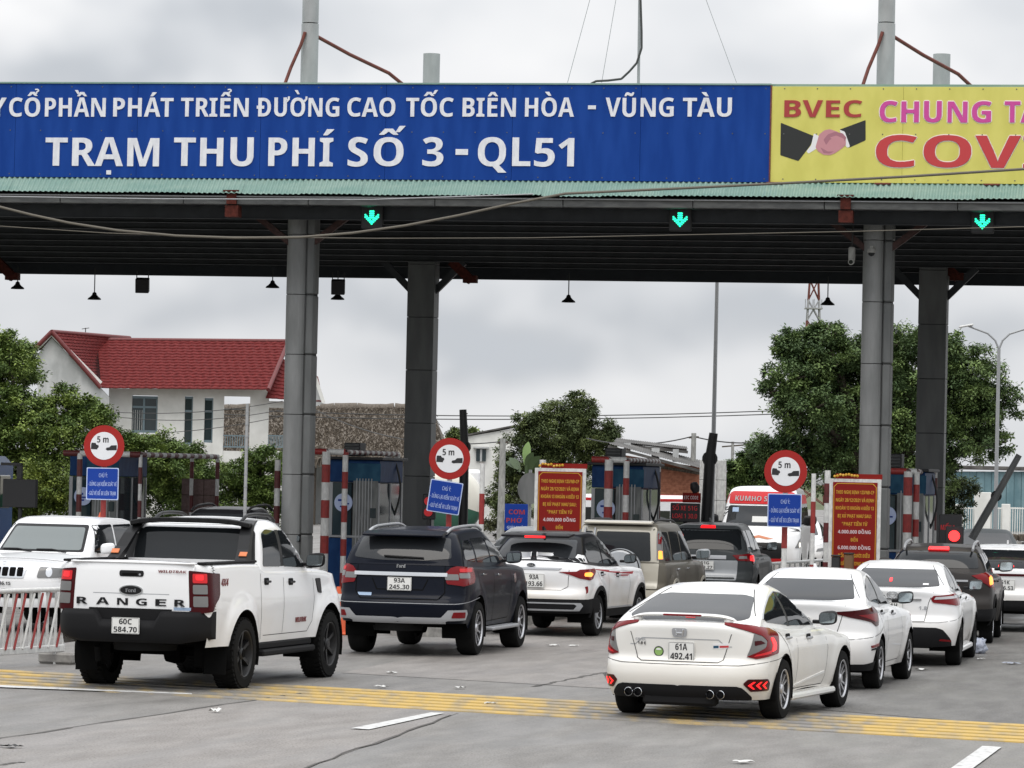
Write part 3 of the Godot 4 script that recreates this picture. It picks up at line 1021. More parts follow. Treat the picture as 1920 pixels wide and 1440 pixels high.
	line_of(ye, [["BVEC", 1471, 1616]], 188, 220, M.letter_maroon)
	line_of(ye, [["CHUNG", 1650, 1858], ["TAY", 1884, 1985]], 190, 230, M.letter_magenta, true)
	line_of(ye, [["COVID", 1643, 2060]], 254, 316, M.letter_red, true)
	for bd in [[bl, left, xe], [ye, xe + 0.05, x1]]:
		st = ST()
		var fx: float = bd[1] + 0.2
		while fx < bd[2]:
			for yy in [y_bot + 0.06, y_top - 0.06, lerpf(y_bot, y_top, 0.5)]:
				cyl(st, Vector3(fx, yy, 0.108), Vector3(fx, yy, 0.116), 0.014, 0.012, 6)
			fx += 0.61
		var fxs := part("fixing", bd[0], st, M.gutter)
		fxs.set_meta("kind", "stuff")
	# the handshake print
	print_shape(ye, "sleeve_print", [1464, 230, 1526, 255, 1520, 272, 1497, 302, 1463, 291], M.sleeve, 0.006)
	print_shape(ye, "sleeve_print", [1623, 225, 1623, 263, 1592, 277, 1582, 255, 1574, 243], M.sleeve, 0.006)
	print_shape(ye, "cuff_print", [1526, 250, 1537, 256, 1535, 276, 1516, 288, 1512, 284, 1521, 272], M.cuff, 0.008)
	print_shape(ye, "cuff_print", [1574, 243, 1584, 247, 1594, 275, 1588, 277, 1580, 262], M.cuff, 0.008)
	print_shape(ye, "hand_print", [1536, 252, 1546, 244, 1556, 242, 1568, 246, 1576, 250, 1586, 262, 1586, 272, 1576, 280, 1566, 287, 1556, 291, 1544, 290, 1534, 284, 1529, 276], M.skin_pink, 0.010)
	print_shape(ye, "hand_print", [1544, 262, 1552, 252, 1566, 247, 1580, 250, 1587, 258, 1584, 266, 1574, 262, 1566, 258, 1556, 262, 1549, 272], M.skin_shade, 0.012)
	print_shape(ye, "hand_print", [1556, 258, 1568, 254, 1582, 260, 1586, 270, 1578, 274, 1568, 266], M.skin_pink, 0.014)
	print_shape(ye, "hand_print", [1538, 276, 1552, 284, 1564, 284, 1556, 288, 1544, 287], M.skin_shade, 0.012)
	# lane lights: a green arrow each
	for q in [[697, 406, "leftmost green down arrow lamp under the canopy edge"], [1275, 410, "middle green down arrow lamp under the canopy edge"], [1842, 414, "rightmost green down arrow lamp under the canopy edge"]]:
		var p := onz(q[0], q[1], 0.35)
		var t := thing("lane_light", q[2], "traffic light", p, -YAW, "green arrow lane lights")
		st = ST()
		box(st, Vector3(0, -0.01, -0.06), Vector3(0.42, 0.44, 0.10), Basis.IDENTITY, 0.015)
		box(st, Vector3(0, 0.28, -0.06), Vector3(0.05, 0.2, 0.05))
		part("housing", t, st, M.dark_box)
		st = ST()
		for d in [[0, 0.10], [0, 0.06], [0, 0.02], [0.03, 0.10], [0.03, 0.06], [0.03, 0.02], [-0.03, 0.10], [-0.03, 0.06], [-0.03, 0.02], [0, -0.02], [0.03, -0.02], [-0.03, -0.02]]:
			cyl(st, Vector3(d[0], d[1], -0.01), Vector3(d[0], d[1], 0.004), 0.019, 0.019, 8)
		for k in 5:
			for s in [-1.0, 1.0]:
				for r in 2:
					cyl(st, Vector3(s * k * 0.031, -0.135 + k * 0.031 + r * 0.042, -0.01), Vector3(s * k * 0.031, -0.135 + k * 0.031 + r * 0.042, 0.004), 0.019, 0.019, 8)
		part("arrow_lamp", t, st, M.led_green)
	# bell lamps and loudspeakers
	for q in [[33, 536, 519, "small bell lamp tucked at the canopy's left end bracket"], [177, 556, 519, "bell lamp on a long rod between the left end and first loudspeaker"], [511, 534, 519, "bell lamp on a short stem just left of the front grey column"], [1066, 561, 519, "bell lamp on a long rod over the middle lane"], [1552, 566, 522, "bell lamp on a long rod left of the right front column"], [633, 556, 548, "bell lamp hanging below the loudspeaker box between the columns"]]:
		var p := onz(q[0], q[1], 12.6)
		var t := thing("bell_lamp", q[3], "lamp", p, 0.0, "bell lamps under the canopy")
		st = ST()
		lathe(st, [[0.155, -0.07], [0.145, -0.04], [0.09, 0.0], [0.055, 0.04], [0.045, 0.08], [0.02, 0.10], [0.001, 0.10]], 20, Transform3D.IDENTITY)
		part("shade", t, st, M.lamp_dark)
		st = ST()
		var up := 6.98 - p.y
		cyl(st, Vector3(0, 0.08, 0), Vector3(0, maxf(up, 0.15), 0), 0.012, 0.012, 6)
		part("rod", t, st, M.lamp_dark)
	for q in [[267, 535, "black loudspeaker box near the left end of the canopy"], [634, 538, "black loudspeaker box between front and rear left columns"]]:
		var p := onz(q[0], q[1], 12.4)
		var t := thing("loudspeaker", q[2], "loudspeaker", p, -YAW + 0.2, "loudspeakers under the canopy")
		st = ST()
		box(st, Vector3.ZERO, Vector3(0.30, 0.32, 0.24), Basis(Vector3(1, 0, 0), 0.2), 0.012)
		part("cabinet", t, st, M.dark_box)
		st = ST()
		box(st, Vector3(-0.13, 0.22, 0), Vector3(0.02, 0.2, 0.03))
		box(st, Vector3(0.13, 0.22, 0), Vector3(0.02, 0.2, 0.03))
		part("hanger", t, st, M.lamp_dark)
	# cameras at the right column
	var cp := onz(1597, 486, 1.15)
	var t := thing("cctv_camera", "pale surveillance camera in a box hanging left of the right column", "camera", cp, -YAW)
	st = ST()
	box(st, Vector3(0, 0.10, 0), Vector3(0.12, 0.26, 0.12), Basis.IDENTITY, 0.02)
	part("housing", t, st, M.pole_concrete)
	st = ST()
	cyl(st, Vector3(0, -0.04, -0.05), Vector3(0, -0.06, 0.13), 0.055, 0.055, 14)
	part("lens_hood", t, st, M.pole_concrete)
	st = ST()
	cyl(st, Vector3(0, -0.06, 0.125), Vector3(0, -0.0605, 0.134), 0.04, 0.04, 14)
	part("lens", t, st, M.dark_glass)
	st = ST()
	cyl(st, Vector3(0, 0.2, 0), Vector3(0.02, 0.95, 0), 0.015, 0.015, 6)
	part("stem", t, st, M.lamp_dark)
	cp = onz(1634, 472, 0.95)
	t = thing("dome_camera", "grey dome camera mounted on the front of the right column", "camera", cp, -YAW)
	st = ST()
	lathe(st, [[0.001, 0.06], [0.07, 0.055], [0.085, 0.0], [0.07, -0.02]], 18, Transform3D.IDENTITY)
	box(st, Vector3(0, 0.08, -0.14), Vector3(0.06, 0.06, 0.30))
	part("housing", t, st, M.pole_concrete)
	st = ST()
	lathe(st, [[0.07, -0.02], [0.05, -0.07], [0.001, -0.09]], 18, Transform3D.IDENTITY)
	part("dome", t, st, M.dark_glass)
	# the thin aerial mast on the roof, its cable and its stays
	t = thing("aerial_mast", "thin aerial pole with black cable and stays on the canopy roof", "aerial", Vector3.ZERO, 0.0)
	st = ST()
	cyl(st, onz(1197, 165, 3.0), onz(1200, -60, 3.0), 0.028, 0.028, 8)
	part("pole", t, st, M.galvanised)
	st = ST()
	var pts := []
	for q in [[1199, -60], [1203, 60], [1203, 90], [1194, 118], [1180, 134], [1165, 148], [1140, 151], [1118, 152], [1108, 157]]:
		pts.append(onz(q[0], q[1], 2.9))
	tube(st, pts, 0.022, 6)
	part("cable", t, st, M.wire_dark)
	for q in [[1064, 155, 1122, -60], [1128, 155, 1165, -60], [1381, 155, 1302, -60]]:
		st = ST()
		cyl(st, onz(q[0], q[1], 3.0), onz(q[2], q[3], 3.0), 0.006, 0.006, 5)
		part("stay", t, st, M.galvanised)

# words in the plane of the boards; pixel columns of each word's ends and rows of the capitals
func line_of(board: Node3D, wds: Array, r0: float, r1: float, m: Material, outlined := false):
	for wd in wds:
		var tl := lz(wd[1], r0, -0.115)
		var br := lz(wd[2], r1, -0.115)
		var bw := br.x - tl.x
		var bh := tl.y - br.y
		if wd[0] == "-":
			var st := ST()
			var cy := (tl.y + br.y) * 0.5
			box(st, Vector3((tl.x + br.x) * 0.5, cy, 0.118), Vector3(bw, bh * 0.20, 0.016))
			part("lettering", board, st, m)
			continue
		if outlined:
			for e in [[-0.018, 0.0], [0.018, 0.0], [0.0, -0.018], [0.0, 0.018]]:
				write("letter_outline", board, wd[0], T(tl.x + e[0], br.y + e[1], 0.108), bw, bh, M.letter_outline, 0.006, bold, 1.0)
		write("lettering", board, wd[0], T(tl.x, br.y, 0.109), bw, bh, m, 0.018, bold, 1.0)

func print_shape(board: Node3D, called: String, a: Array, m: Material, lift: float):
	var pl := []
	for i in a.size() / 2:
		var p := lz(a[i * 2], a[i * 2 + 1], -0.115)
		pl.append(p.x)
		pl.append(p.y)
	var st := ST()
	slab(st, P(pl, 0.02), T(0, 0, 0.111), lift * 0.5)
	part(called, board, st, m)

# ================================================================ islands, booths, posts and signs
func striped(called: String, parent: Node3D, a: Vector3, b: Vector3, r: float, band: float, red: Material, start := 0):
	var st := ST()
	cyl(st, a, b, r, r, 14)
	var p := part(called, parent, st, M.stripe_white)
	var n := int(ceil(a.distance_to(b) / band))
	var d := (b - a).normalized()
	for i in n:
		if i % 2 == start:
			st = ST()
			cyl(st, a + d * band * i, a + d * minf(band * (i + 1), a.distance_to(b)), r + 0.003, r + 0.003, 14)
			part("red_band", p, st, red)

func islands():
	var ax := lz(560, 700, 1.5).x
	var bx := lz(1642, 700, 1.5).x
	var mid := (ax + bx) * 0.5
	var step := (bx - ax) * 0.5
	var xs := [ax - step, ax, mid, bx, bx + step]
	var lab := ["raised kerb island at the far left toll lane", "raised kerb island under the left front column", "raised kerb island with the left red poster", "raised kerb island with the right red poster", "raised kerb island right of the queueing saloons"]
	for i in 5:
		var k := structure("toll_island", island_mesh(), M.kerb_stone, lab[i])
		k.position = plz(xs[i], 0, 0)
		k.rotation.y = -YAW
		k.set_meta("group", "kerb islands between the toll lanes")
	booth(xs[0], 6.3, "leftmost toll booth with dark window between striped posts before the trees", 0)
	booth(xs[1] + 0.06, 6.0, "blue toll booth with louvred grey door right of the left front column", 1)
	booth(xs[2] - 0.12, 6.2, "blue toll booth behind the left red poster", 2)
	booth(xs[3] + 0.04, 5.6, "blue toll booth behind the right columns and red poster", 3)
	var w0 := onz(341, 897, 9.5)
	var w1 := onz(404, 897, 9.5)
	var tw := thing("tiled_wall", "small pinkish brown tiled wall panel right of the leftmost booth", "wall", Vector3((w0.x + w1.x) * 0.5, 0, (w0.z + w1.z) * 0.5), -YAW)
	var wb := ST()
	var ww := w0.distance_to(w1)
	box(wb, Vector3(0, w0.y * 0.5, -0.06), Vector3(ww, w0.y, 0.10))
	part("core", tw, wb, M.bark)
	for r in 7:
		for c in 3:
			wb = ST()
			box(wb, Vector3(-ww / 3.0 + c * ww / 3.0, w0.y - 0.18 - r * 0.345, 0.0), Vector3(ww / 3.0 - 0.012, 0.333, 0.024), Basis.IDENTITY, 0.004)
			part("tile", tw, wb, M.wall_tile)
	# guard frames of striped pipe
	frame(590, 612, 847, 5.0, 0.085, 648, 728, 745, 868, "red and white striped pipe frame guarding the blue booth beside the left column", M.stripe_red)
	frame(1100, 1142, 862, 5.0, 0.085, 1175, 1222, 1234, 866, "red and white striped pipe frame guarding the booth behind the left poster", M.stripe_red)
	frame(1660, 1703, 884, 4.6, 0.085, 1719, 1735, 1752, 886, "red and white striped pipe frame guarding the booth by the right columns", M.stripe_red)
	frame(150, 150, 850, 5.0, 0.055, 264, 360, 408, 868, "maroon and white striped pipe frame at the leftmost booth", M.stripe_maroon)
	# single striped posts
	for q in [[521, 862, 6.0, 0.06, "maroon and white striped post just left of the left front column", M.stripe_maroon], [1018, 862, 0.5, 0.062, "maroon and white striped post left of the left red poster", M.stripe_maroon], [1552, 882, -0.6, 0.055, "maroon and white striped post left of the right red poster", M.stripe_maroon]]:
		var p := onz(q[0], q[1], q[2])
		var t := thing("striped_post", q[4], "post", Vector3(p.x, 0, p.z), 0.0, "striped single posts")
		striped("post", t, Vector3(0, 0.0, 0), Vector3(0, p.y, 0), q[3], 0.36, q[5])
	for q in [[905, 868, -3.0, 0.045, 0.55, "thin red and white marker pole right of the middle round sign"], [1526, 888, -4.0, 0.040, 0.55, "thin red and white marker pole between the right round sign and poster"]]:
		var p := onz(q[0], q[1], q[2])
		var t := thing("marker_pole", q[5], "pole", Vector3(p.x, 0, p.z), 0.0, "thin striped marker poles")
		striped("post", t, Vector3.ZERO, Vector3(0, p.y, 0), q[3], q[4], M.stripe_red, 1)
	var wp := onz(464, 757, -2.0)
	var t := thing("white_pole", "slender white weathered pole between the white pickup and the house", "pole", Vector3(wp.x, 0, wp.z), 0.0)
	var st := ST()
	cyl(st, Vector3.ZERO, Vector3(0, wp.y, 0), 0.032, 0.030, 10)
	part("shaft", t, st, M.mast_white)
	st = ST()
	for k in 14:
		cyl(st, Vector3(0, 0.6 + k * 0.23, 0), Vector3(0, 0.625 + k * 0.23, 0), 0.036, 0.036, 10)
	part("tie_wire", t, st, M.galvanised)
	# the round signs with the blue notices beneath
	round_sign(195, 836, 192, 907, -11.2, 0.0, "leftmost round five metre distance sign before the trees", "blue notice board under the leftmost round sign")
	round_sign(843, 860, 834, 932, -10.6, -0.13, "middle round five metre distance sign above the navy SUV", "tilted blue notice board above the navy SUV's roof")
	round_sign(1473, 884, 1471, 957, -11.3, 0.0, "rightmost round five metre distance sign above the white sedan", "blue notice board above the bright white sedan's roof")
	poster(1051, 877, 96, -1.0, "red poster with yellow and white lettering nearer the middle booth", 0)
	poster(1604, 897, 97, -2.0, "red poster with yellow and white lettering at the right column", 1)
	for q in [[1568, 1044, 15, "black litter bin standing at the foot of the right red poster", M.dark_box], [1592, 1040, 16, "brown box shaped stand at the foot of the right red poster", mat("box_brown", Color(0.16, 0.09, 0.04), 0.7)]]:
		var e := onz(q[0], q[1], -2.5)
		var bn := thing("litter_bin" if q[0] < 1580 else "wooden_stand", q[3], "bin" if q[0] < 1580 else "stand", Vector3(e.x, 0.17, e.z), -YAW)
		var bs := ST()
		box(bs, Vector3(0, (e.y - 0.17) * 0.5, 0), Vector3(q[2] / 104.0, e.y - 0.17, 0.22), Basis.IDENTITY, 0.015)
		part("case", bn, bs, q[4])
		bs = ST()
		box(bs, Vector3(0, e.y - 0.15, 0), Vector3(q[2] / 104.0 + 0.02, 0.03, 0.24), Basis.IDENTITY, 0.008)
		part("lid", bn, bs, M.lamp_dark)
	# message boards
	led_board(1285, 961, 56, 36, 7.0, "black message board with red glowing text over the grey people carrier", ["SỐ XE 51G", "LOẠI 1 30.0"], true)
	led_board(1782, 1003, 40, 74, 3.0, "black message board holding the red round light by the right booth", ["MIỄN 1"], false)
	led_board(38, 925, 66, 54, 4.0, "dark unlit message board at the far left edge", [], false)
	# the red light below the right board
	var p := onz(1789, 1005, 2.3)
	t = thing("traffic_light", "round red light glowing beside the right booth", "traffic light", p, -YAW)
	st = ST()
	box(st, Vector3(0, 0, -0.09), Vector3(0.34, 0.36, 0.12), Basis.IDENTITY, 0.02)
	part("housing", t, st, M.dark_box)
	st = ST()
	cyl(st, Vector3(0, 0, -0.03), Vector3(0, 0, 0.01), 0.105, 0.105, 24)
	part("red_lamp", t, st, lamp("signal_red", Color(1.0, 0.03, 0.03), 2.2))
	st = ST()
	cyl(st, Vector3(0, -0.1, -0.09), Vector3(0, -p.y, -0.09), 0.05, 0.05, 10)
	part("post", t, st, M.dark_box)
	p = onz(803, 950, 5.0)
	t = thing("traffic_light", "double red light half hidden left of the tilted blue notice", "traffic light", p, -YAW)
	st = ST()
	box(st, Vector3(0, 0, -0.09), Vector3(0.26, 0.52, 0.12), Basis.IDENTITY, 0.02)
	part("housing", t, st, M.dark_box)
	for s in [-1.0, 1.0]:
		st = ST()
		cyl(st, Vector3(0, s * 0.11, -0.03), Vector3(0, s * 0.11, 0.01), 0.085, 0.085, 20)
		part("red_lamp", t, st, M.led_red)
	st = ST()
	cyl(st, Vector3(0, -0.2, -0.09), Vector3(0, -p.y, -0.09), 0.05, 0.05, 10)
	part("post", t, st, M.dark_box)
	# barrier arms, raised
	arm([[868, 990], [871, 838], [868, 768]], 8.0, 0.10, "dark raised barrier arm behind the middle round sign", M.lamp_dark, 0.6)
	arm([[1323, 1000], [1331, 860], [1338, 812]], 9.0, 0.12, "black raised barrier arm leaning on the lamp post before the white panel", M.lamp_dark, 0.9)
	arm([[1822, 1010], [1868, 930], [1911, 853]], 10.0, 0.085, "grey raised barrier arm slanting at the right edge", M.column_clad, 0.9)
	# white panel beside the black arm
	p = onz(1340, 862, 24.0)
	t = thing("white_notice_board", "tall white panelled board behind the black barrier arm", "board", Vector3(p.x, 0, p.z), -YAW)
	for c in 3:
		for r in 4:
			st = ST()
			box(st, Vector3(-0.26 + c * 0.22, p.y - 0.25 - r * 0.5, 0), Vector3(0.212, 0.49, 0.05), Basis.IDENTITY, 0.008)
			part("panel", t, st, M.stripe_white)
	st = ST()
	box(st, Vector3(-0.04, p.y * 0.5 - 0.05, -0.05), Vector3(0.66, p.y - 0.2, 0.05))
	part("backing", t, st, M.galvanised)

var _island: ArrayMesh
func island_mesh() -> ArrayMesh:
	if _island == null:
		var st := ST()
		slab(st, P([-0.25, -12.6, 0.25, -12.6, 0.55, -12.0, 0.62, -9.5, 0.62, 18, -0.62, 18, -0.62, -9.5, -0.55, -12.0]), Transform3D(Basis(Vector3(1, 0, 0), Vector3(0, 0, -1), Vector3(0, 1, 0)), Vector3.ZERO), 0.17)
		_island = st.commit()
	return _island

func booth(xp: float, zp: float, label: String, kind: int):
	var t := thing("toll_booth", label, "toll booth", plz(xp, 0.15, zp), -YAW, "toll booths on the islands")
	var w := 1.05
	var l := 2.1
	var st := ST()
	box(st, Vector3(0, 0.52, -l / 2), Vector3(w, 1.04, l), Basis.IDENTITY, 0.02)
	part("lower_panel", t, st, M.booth_blue)
	st = ST()
	box(st, Vector3(0, 1.06, -l / 2), Vector3(w + 0.06, 0.05, l + 0.06), Basis.IDENTITY, 0.01)
	part("sill", t, st, M.galvanised)
	st = ST()
	box(st, Vector3(0, 1.62, -l / 2), Vector3(w - 0.12, 1.08, l - 0.12))
	part("inner_wall", t, st, M.dark_box)
	st = ST()
	for x in [-0.5, 0.5]:
		for z in [0.0, -0.5, -1.0]:
			st = ST()
			box(st, Vector3(x * (w - 0.07), 1.62, z * (l - 0.08) - 0.04), Vector3(0.07, 1.08, 0.07))
			part("window_post", t, st, M.galvanised)
	# front: window, emblem, grey louvred door
	st = ST()
	box(st, Vector3(-0.26, 1.62, -0.03), Vector3(0.40, 1.06, 0.03))
	part("window", t, st, M.booth_glass)
	for s in [-1.0, 1.0]:
		for k in 2:
			st = ST()
			box(st, Vector3(s * (w / 2 - 0.03), 1.62, -0.54 - k * 1.0), Vector3(0.03, 1.06, 0.92))
			part("window", t, st, M.booth_glass)
	st = ST()
	box(st, Vector3(0.24, 1.30, 0.0), Vector3(0.52, 2.1, 0.04), Basis.IDENTITY, 0.006)
	var dr := part("door", t, st, M.booth_grey)
	for k in 6:
		st = ST()
		box(st, Vector3(0.06 + k * 0.062, 1.35, 0.026), Vector3(0.02, 1.8, 0.02))
		part("door_rib", dr, st, M.galvanised)
	st = ST()
	box(st, Vector3(0.41, 1.55, 0.032), Vector3(0.12, 0.2, 0.02), Basis.IDENTITY, 0.005)
	part("door_plate", dr, st, M.window_pane)
	st = ST()
	cyl(st, Vector3(-0.22, 1.75, -0.02), Vector3(-0.22, 1.75, 0.012), 0.19, 0.19, 28)
	var em := part("round_emblem", t, st, M.pale_print)
	st = ST()
	for q in [[-0.05, 0.05, 0.12, 0.04], [0.04, -0.02, 0.16, 0.03], [-0.02, -0.08, 0.10, 0.03]]:
		box(st, Vector3(-0.22 + q[0], 1.75 + q[1], 0.015), Vector3(q[2], q[3], 0.008))
	part("emblem_mark", em, st, M.sign_blue)
	st = ST()
	box(st, Vector3(0, 2.40, -l / 2), Vector3(w, 0.46, l), Basis.IDENTITY, 0.02)
	part("header_panel", t, st, M.booth_blue)
	st = ST()
	box(st, Vector3(0.2, 2.38, 0.012), Vector3(0.7, 0.36, 0.02), Basis.IDENTITY, 0.005)
	part("header_board", t, st, M.booth_teal)
	st = ST()
	box(st, Vector3(0, 2.66, -l / 2), Vector3(w + 0.16, 0.06, l + 0.2), Basis.IDENTITY, 0.01)
	part("roof_slab", t, st, M.dark_box)
	# cooling unit on top
	var u := thing("air_conditioner", ["grey cooling unit on top of the leftmost booth", "dark louvred cooling unit on the booth right of the left column", "dark louvred cooling unit on the booth behind the left poster", "cooling unit on the booth behind the right poster"][kind], "air conditioner", plz(xp - 0.15, 2.84, zp + 0.6), -YAW)
	st = ST()
	box(st, Vector3(0, 0.15, 0), Vector3(0.34, 0.28, 0.5), Basis.IDENTITY, 0.01)
	part("cabinet", u, st, M.dark_box)
	st = ST()
	for k in 4:
		box(st, Vector3(0, 0.05 + k * 0.065, 0.257), Vector3(0.28, 0.03, 0.015), Basis(Vector3(1, 0, 0), 0.5))
	part("louvres", u, st, M.column_back)
	# a hanging black hose
	st = ST()
	var pts := []
	for i in 9:
		var a := i / 8.0
		pts.append(Vector3(0.50 + 0.14 * sin(a * PI), 2.6 - a * 1.1, -l + 0.6 + 0.1 * sin(a * PI)))
	tube(st, pts, 0.022, 6)
	part("hose", t, st, M.wire_dark)

func frame(pl: float, p0: float, row: float, zp: float, r: float, p1: float, p2: float, p3: float, row2: float, label: String, red: Material):
	var a := lz(p0, row, zp)
	var b := lz(p1, row - 2, zp + 0.1)
	var c := lz(p2, row2, zp + 4.2)
	var d := lz(p3, row2, zp + 4.4)
	var t := thing("pipe_frame", label, "pipe frame", plz(a.x, 0, -a.z), -YAW, "striped pipe frames round the booths")
	var o := Vector3(a.x, 0, a.z)
	var h := a.y
	striped("post", t, Vector3(0, 0.15, 0), Vector3(0, h, 0), r, 0.36, red)
	striped("post", t, Vector3(b.x, 0.15, b.z) - o, Vector3(b.x, h, b.z) - o, r * 0.7, 0.34, red)
	striped("post", t, Vector3(c.x, 0.15, c.z) - o, Vector3(c.x, h, c.z) - o, r * 0.75, 0.36, M.stripe_maroon)
	striped("post", t, Vector3(d.x, 0.15, d.z) - o, Vector3(d.x, h, d.z) - o, r * 0.75, 0.36, M.stripe_maroon)
	striped("top_pipe", t, Vector3(-0.35, h, 0), Vector3(b.x, h, b.z) - o, 0.06, 0.35, red)
	striped("top_pipe", t, Vector3(b.x, h, b.z) - o, Vector3(d.x, h, d.z) - o, 0.05, 0.22, M.stripe_maroon)
	striped("top_pipe", t, Vector3(0, h, 0), Vector3(c.x, h, c.z) - o, 0.05, 0.22, M.stripe_maroon)

func round_sign(px: float, py: float, bx: float, by: float, zp: float, tilt: float, l1: String, l2: String):
	var p := onz(px, py, zp)
	var face := atan2(-p.x, -p.z) + PI     # the plate looks back down the lane, a little towards the camera
	var turn := -YAW * 0.6
	var t := thing("round_sign", l1, "road sign", Vector3(p.x, 0, p.z), turn, "round five metre distance signs")
	var st := ST()
	striped("post", t, Vector3(0, 0, -0.06), Vector3(0, p.y + 0.2, -0.06), 0.042, 0.5, M.stripe_red, 1)
	st = ST()
	slab(st, ring(0.335, 48), T(0, p.y, -0.012), 0.012)
	part("red_disc", t, st, M.sign_red)
	st = ST()
	slab(st, ring(0.225, 44), T(0, p.y, 0.001), 0.003)
	part("white_face", t, st, M.sign_white)
	write("lettering", t, "5 m", T(-0.115, p.y + 0.055, 0.004), 0.19, 0.10, M.ink, 0.003, bold, 2.0)
	st = ST()
	slab(st, P([-0.215, -0.035, -0.11, -0.04, -0.105, -0.02, -0.085, 0.0, -0.09, 0.03, -0.125, 0.038, -0.14, 0.065, -0.20, 0.068, -0.21, 0.05]), T(0, p.y - 0.02, 0.004), 0.003)
	part("car_symbol", t, st, M.ink)
	st = ST()
	slab(st, P([0.212, 0.035, 0.12, 0.03, 0.09, 0.0, 0.045, -0.008, 0.03, -0.035, 0.06, -0.055, 0.10, -0.05, 0.16, -0.048, 0.212, -0.046]), T(0, p.y - 0.02, 0.004), 0.003)
	part("car_symbol", t, st, M.ink)
	var q := onz(bx, by, zp - 0.09)
	var n := thing("notice_board", l2, "notice", q, turn, "blue notice boards under the round signs")
	var b := Basis(Vector3(0, 0, 1), tilt)
	var sk := Basis(b.x, Vector3(-b.x.y * 0.9, b.x.x, 0).normalized(), b.z)
	st = ST()
	slab(st, P([-0.265, -0.26, 0.265, -0.26, 0.265, 0.26, -0.265, 0.26], 0.02), Transform3D(b, Vector3(0, 0, -0.012)), 0.010)
	part("white_edge", n, st, M.pale_print)
	st = ST()
	slab(st, P([-0.25, -0.245, 0.25, -0.245, 0.25, 0.245, -0.25, 0.245], 0.02), Transform3D(b, Vector3(0, 0, -0.001)), 0.003)
	part("blue_face", n, st, M.sign_blue)
	for w in [["CHÚ Ý:", -0.06, 0.105, 0.14], ["- DỪNG LẠI KIỂM SOÁT VÉ", -0.235, -0.035, 0.47], ["- GIỮ VÉ ĐỂ ĐI LIÊN TRẠM", -0.235, -0.185, 0.46]]:
		write("lettering", n, w[0], Transform3D(b, b * Vector3(w[1], w[2], 0.002)), w[3], 0.062, M.pale_print, 0.002, sans, 3.0)

func poster(px: float, row: float, wide: float, zp: float, label: String, k: int):
	var l := lz(px - wide * 0.5, row, zp)
	var r := lz(px + wide * 0.5, row, zp)
	var w := r.x - l.x
	var top := l.y
	var t := thing("red_poster", label, "poster stand", plz((l.x + r.x) * 0.5, 0, zp), -YAW, "red rule posters on the islands")
	var h := 2.12
	var st := ST()
	box(st, Vector3(0, top - h / 2, -0.02), Vector3(w, h, 0.03))
	for s in [-1.0, 1.0]:
		box(st, Vector3(s * (w / 2 - 0.03), (top - h) / 2 + 0.075, -0.02), Vector3(0.05, top - h - 0.15, 0.03))
	part("white_frame", t, st, M.stripe_white)
	st = ST()
	box(st, Vector3(0, top - h / 2, 0.0), Vector3(w - 0.13, h - 0.12, 0.014))
	part("red_sheet", t, st, M.poster_red)
	st = ST()
	var fw := w - 0.17
	var fh := h - 0.17
	for s in [-1.0, 1.0]:
		box(st, Vector3(s * fw / 2, top - h / 2, 0.008), Vector3(0.012, fh - 0.12, 0.006))
		box(st, Vector3(0, top - h / 2 + s * fh / 2, 0.008), Vector3(fw - 0.12, 0.012, 0.006))
		for s2 in [-1.0, 1.0]:
			box(st, Vector3(s * (fw / 2 - 0.03), top - h / 2 + s2 * (fh / 2 - 0.03), 0.008), Vector3(0.012, 0.088, 0.006), Basis(Vector3(0, 0, 1), s * s2 * PI / 4))
	part("yellow_border", t, st, M.poster_yellow)
	var lines := [["THEO NGHỊ ĐỊNH 123/NĐ-CP", 0.70, 0], ["NGÀY 28/12/2021 VÀ ĐỊNH", 0.70, 0], ["KHOẢN 13 KHOẢN 4 ĐIỀU 13", 0.70, 0], ["BỊ XỬ PHẠT NHƯ SAU:", 0.62, 0], ["\"PHẠT TIỀN TỪ", 0.46, 0], ["4.000.000 ĐỒNG", 0.60, 1], ["ĐẾN", 0.13, 0], ["6.000.000 ĐỒNG", 0.60, 1], ["ĐỐI VỚI NGƯỜI ĐIỀU", 0.58, 0], ["KHIỂN PHƯƠNG TIỆN,", 0.60, 0], ["CHỦ PHƯƠNG TIỆN", 0.56, 0], ["VI PHẠM. KHÔNG", 0.5, 0]]
	for i in lines.size():
		var e: Array = lines[i]
		var lw_: float = e[1] * (w / 0.95)
		write("lettering", t, e[0], T(-lw_ / 2, top - 0.27 - i * 0.142, 0.0065), lw_, 0.062, M.poster_white if e[2] else M.poster_yellow, 0.004, bold, 4.0)
	# the red top piece with its yellow flowers
	st = ST()
	box(st, Vector3(0.06, top + 0.045, -0.05), Vector3(w * 0.9, 0.09, 0.03))
	part("red_top", t, st, M.poster_red)
	st = ST()
	for i in 9:
		var x := -w * 0.40 + i * w * 0.055
		lathe(st, [[0.001, 0.0], [0.028, 0.01], [0.02, 0.03], [0.001, 0.034]], 7, Transform3D(Basis(Vector3(1, 0, 0), 0.9 + rng.randf()), Vector3(x, top + 0.03 + rng.randf() * 0.05, 0.0)))
	part("yellow_flowers", t, st, M.poster_yellow)

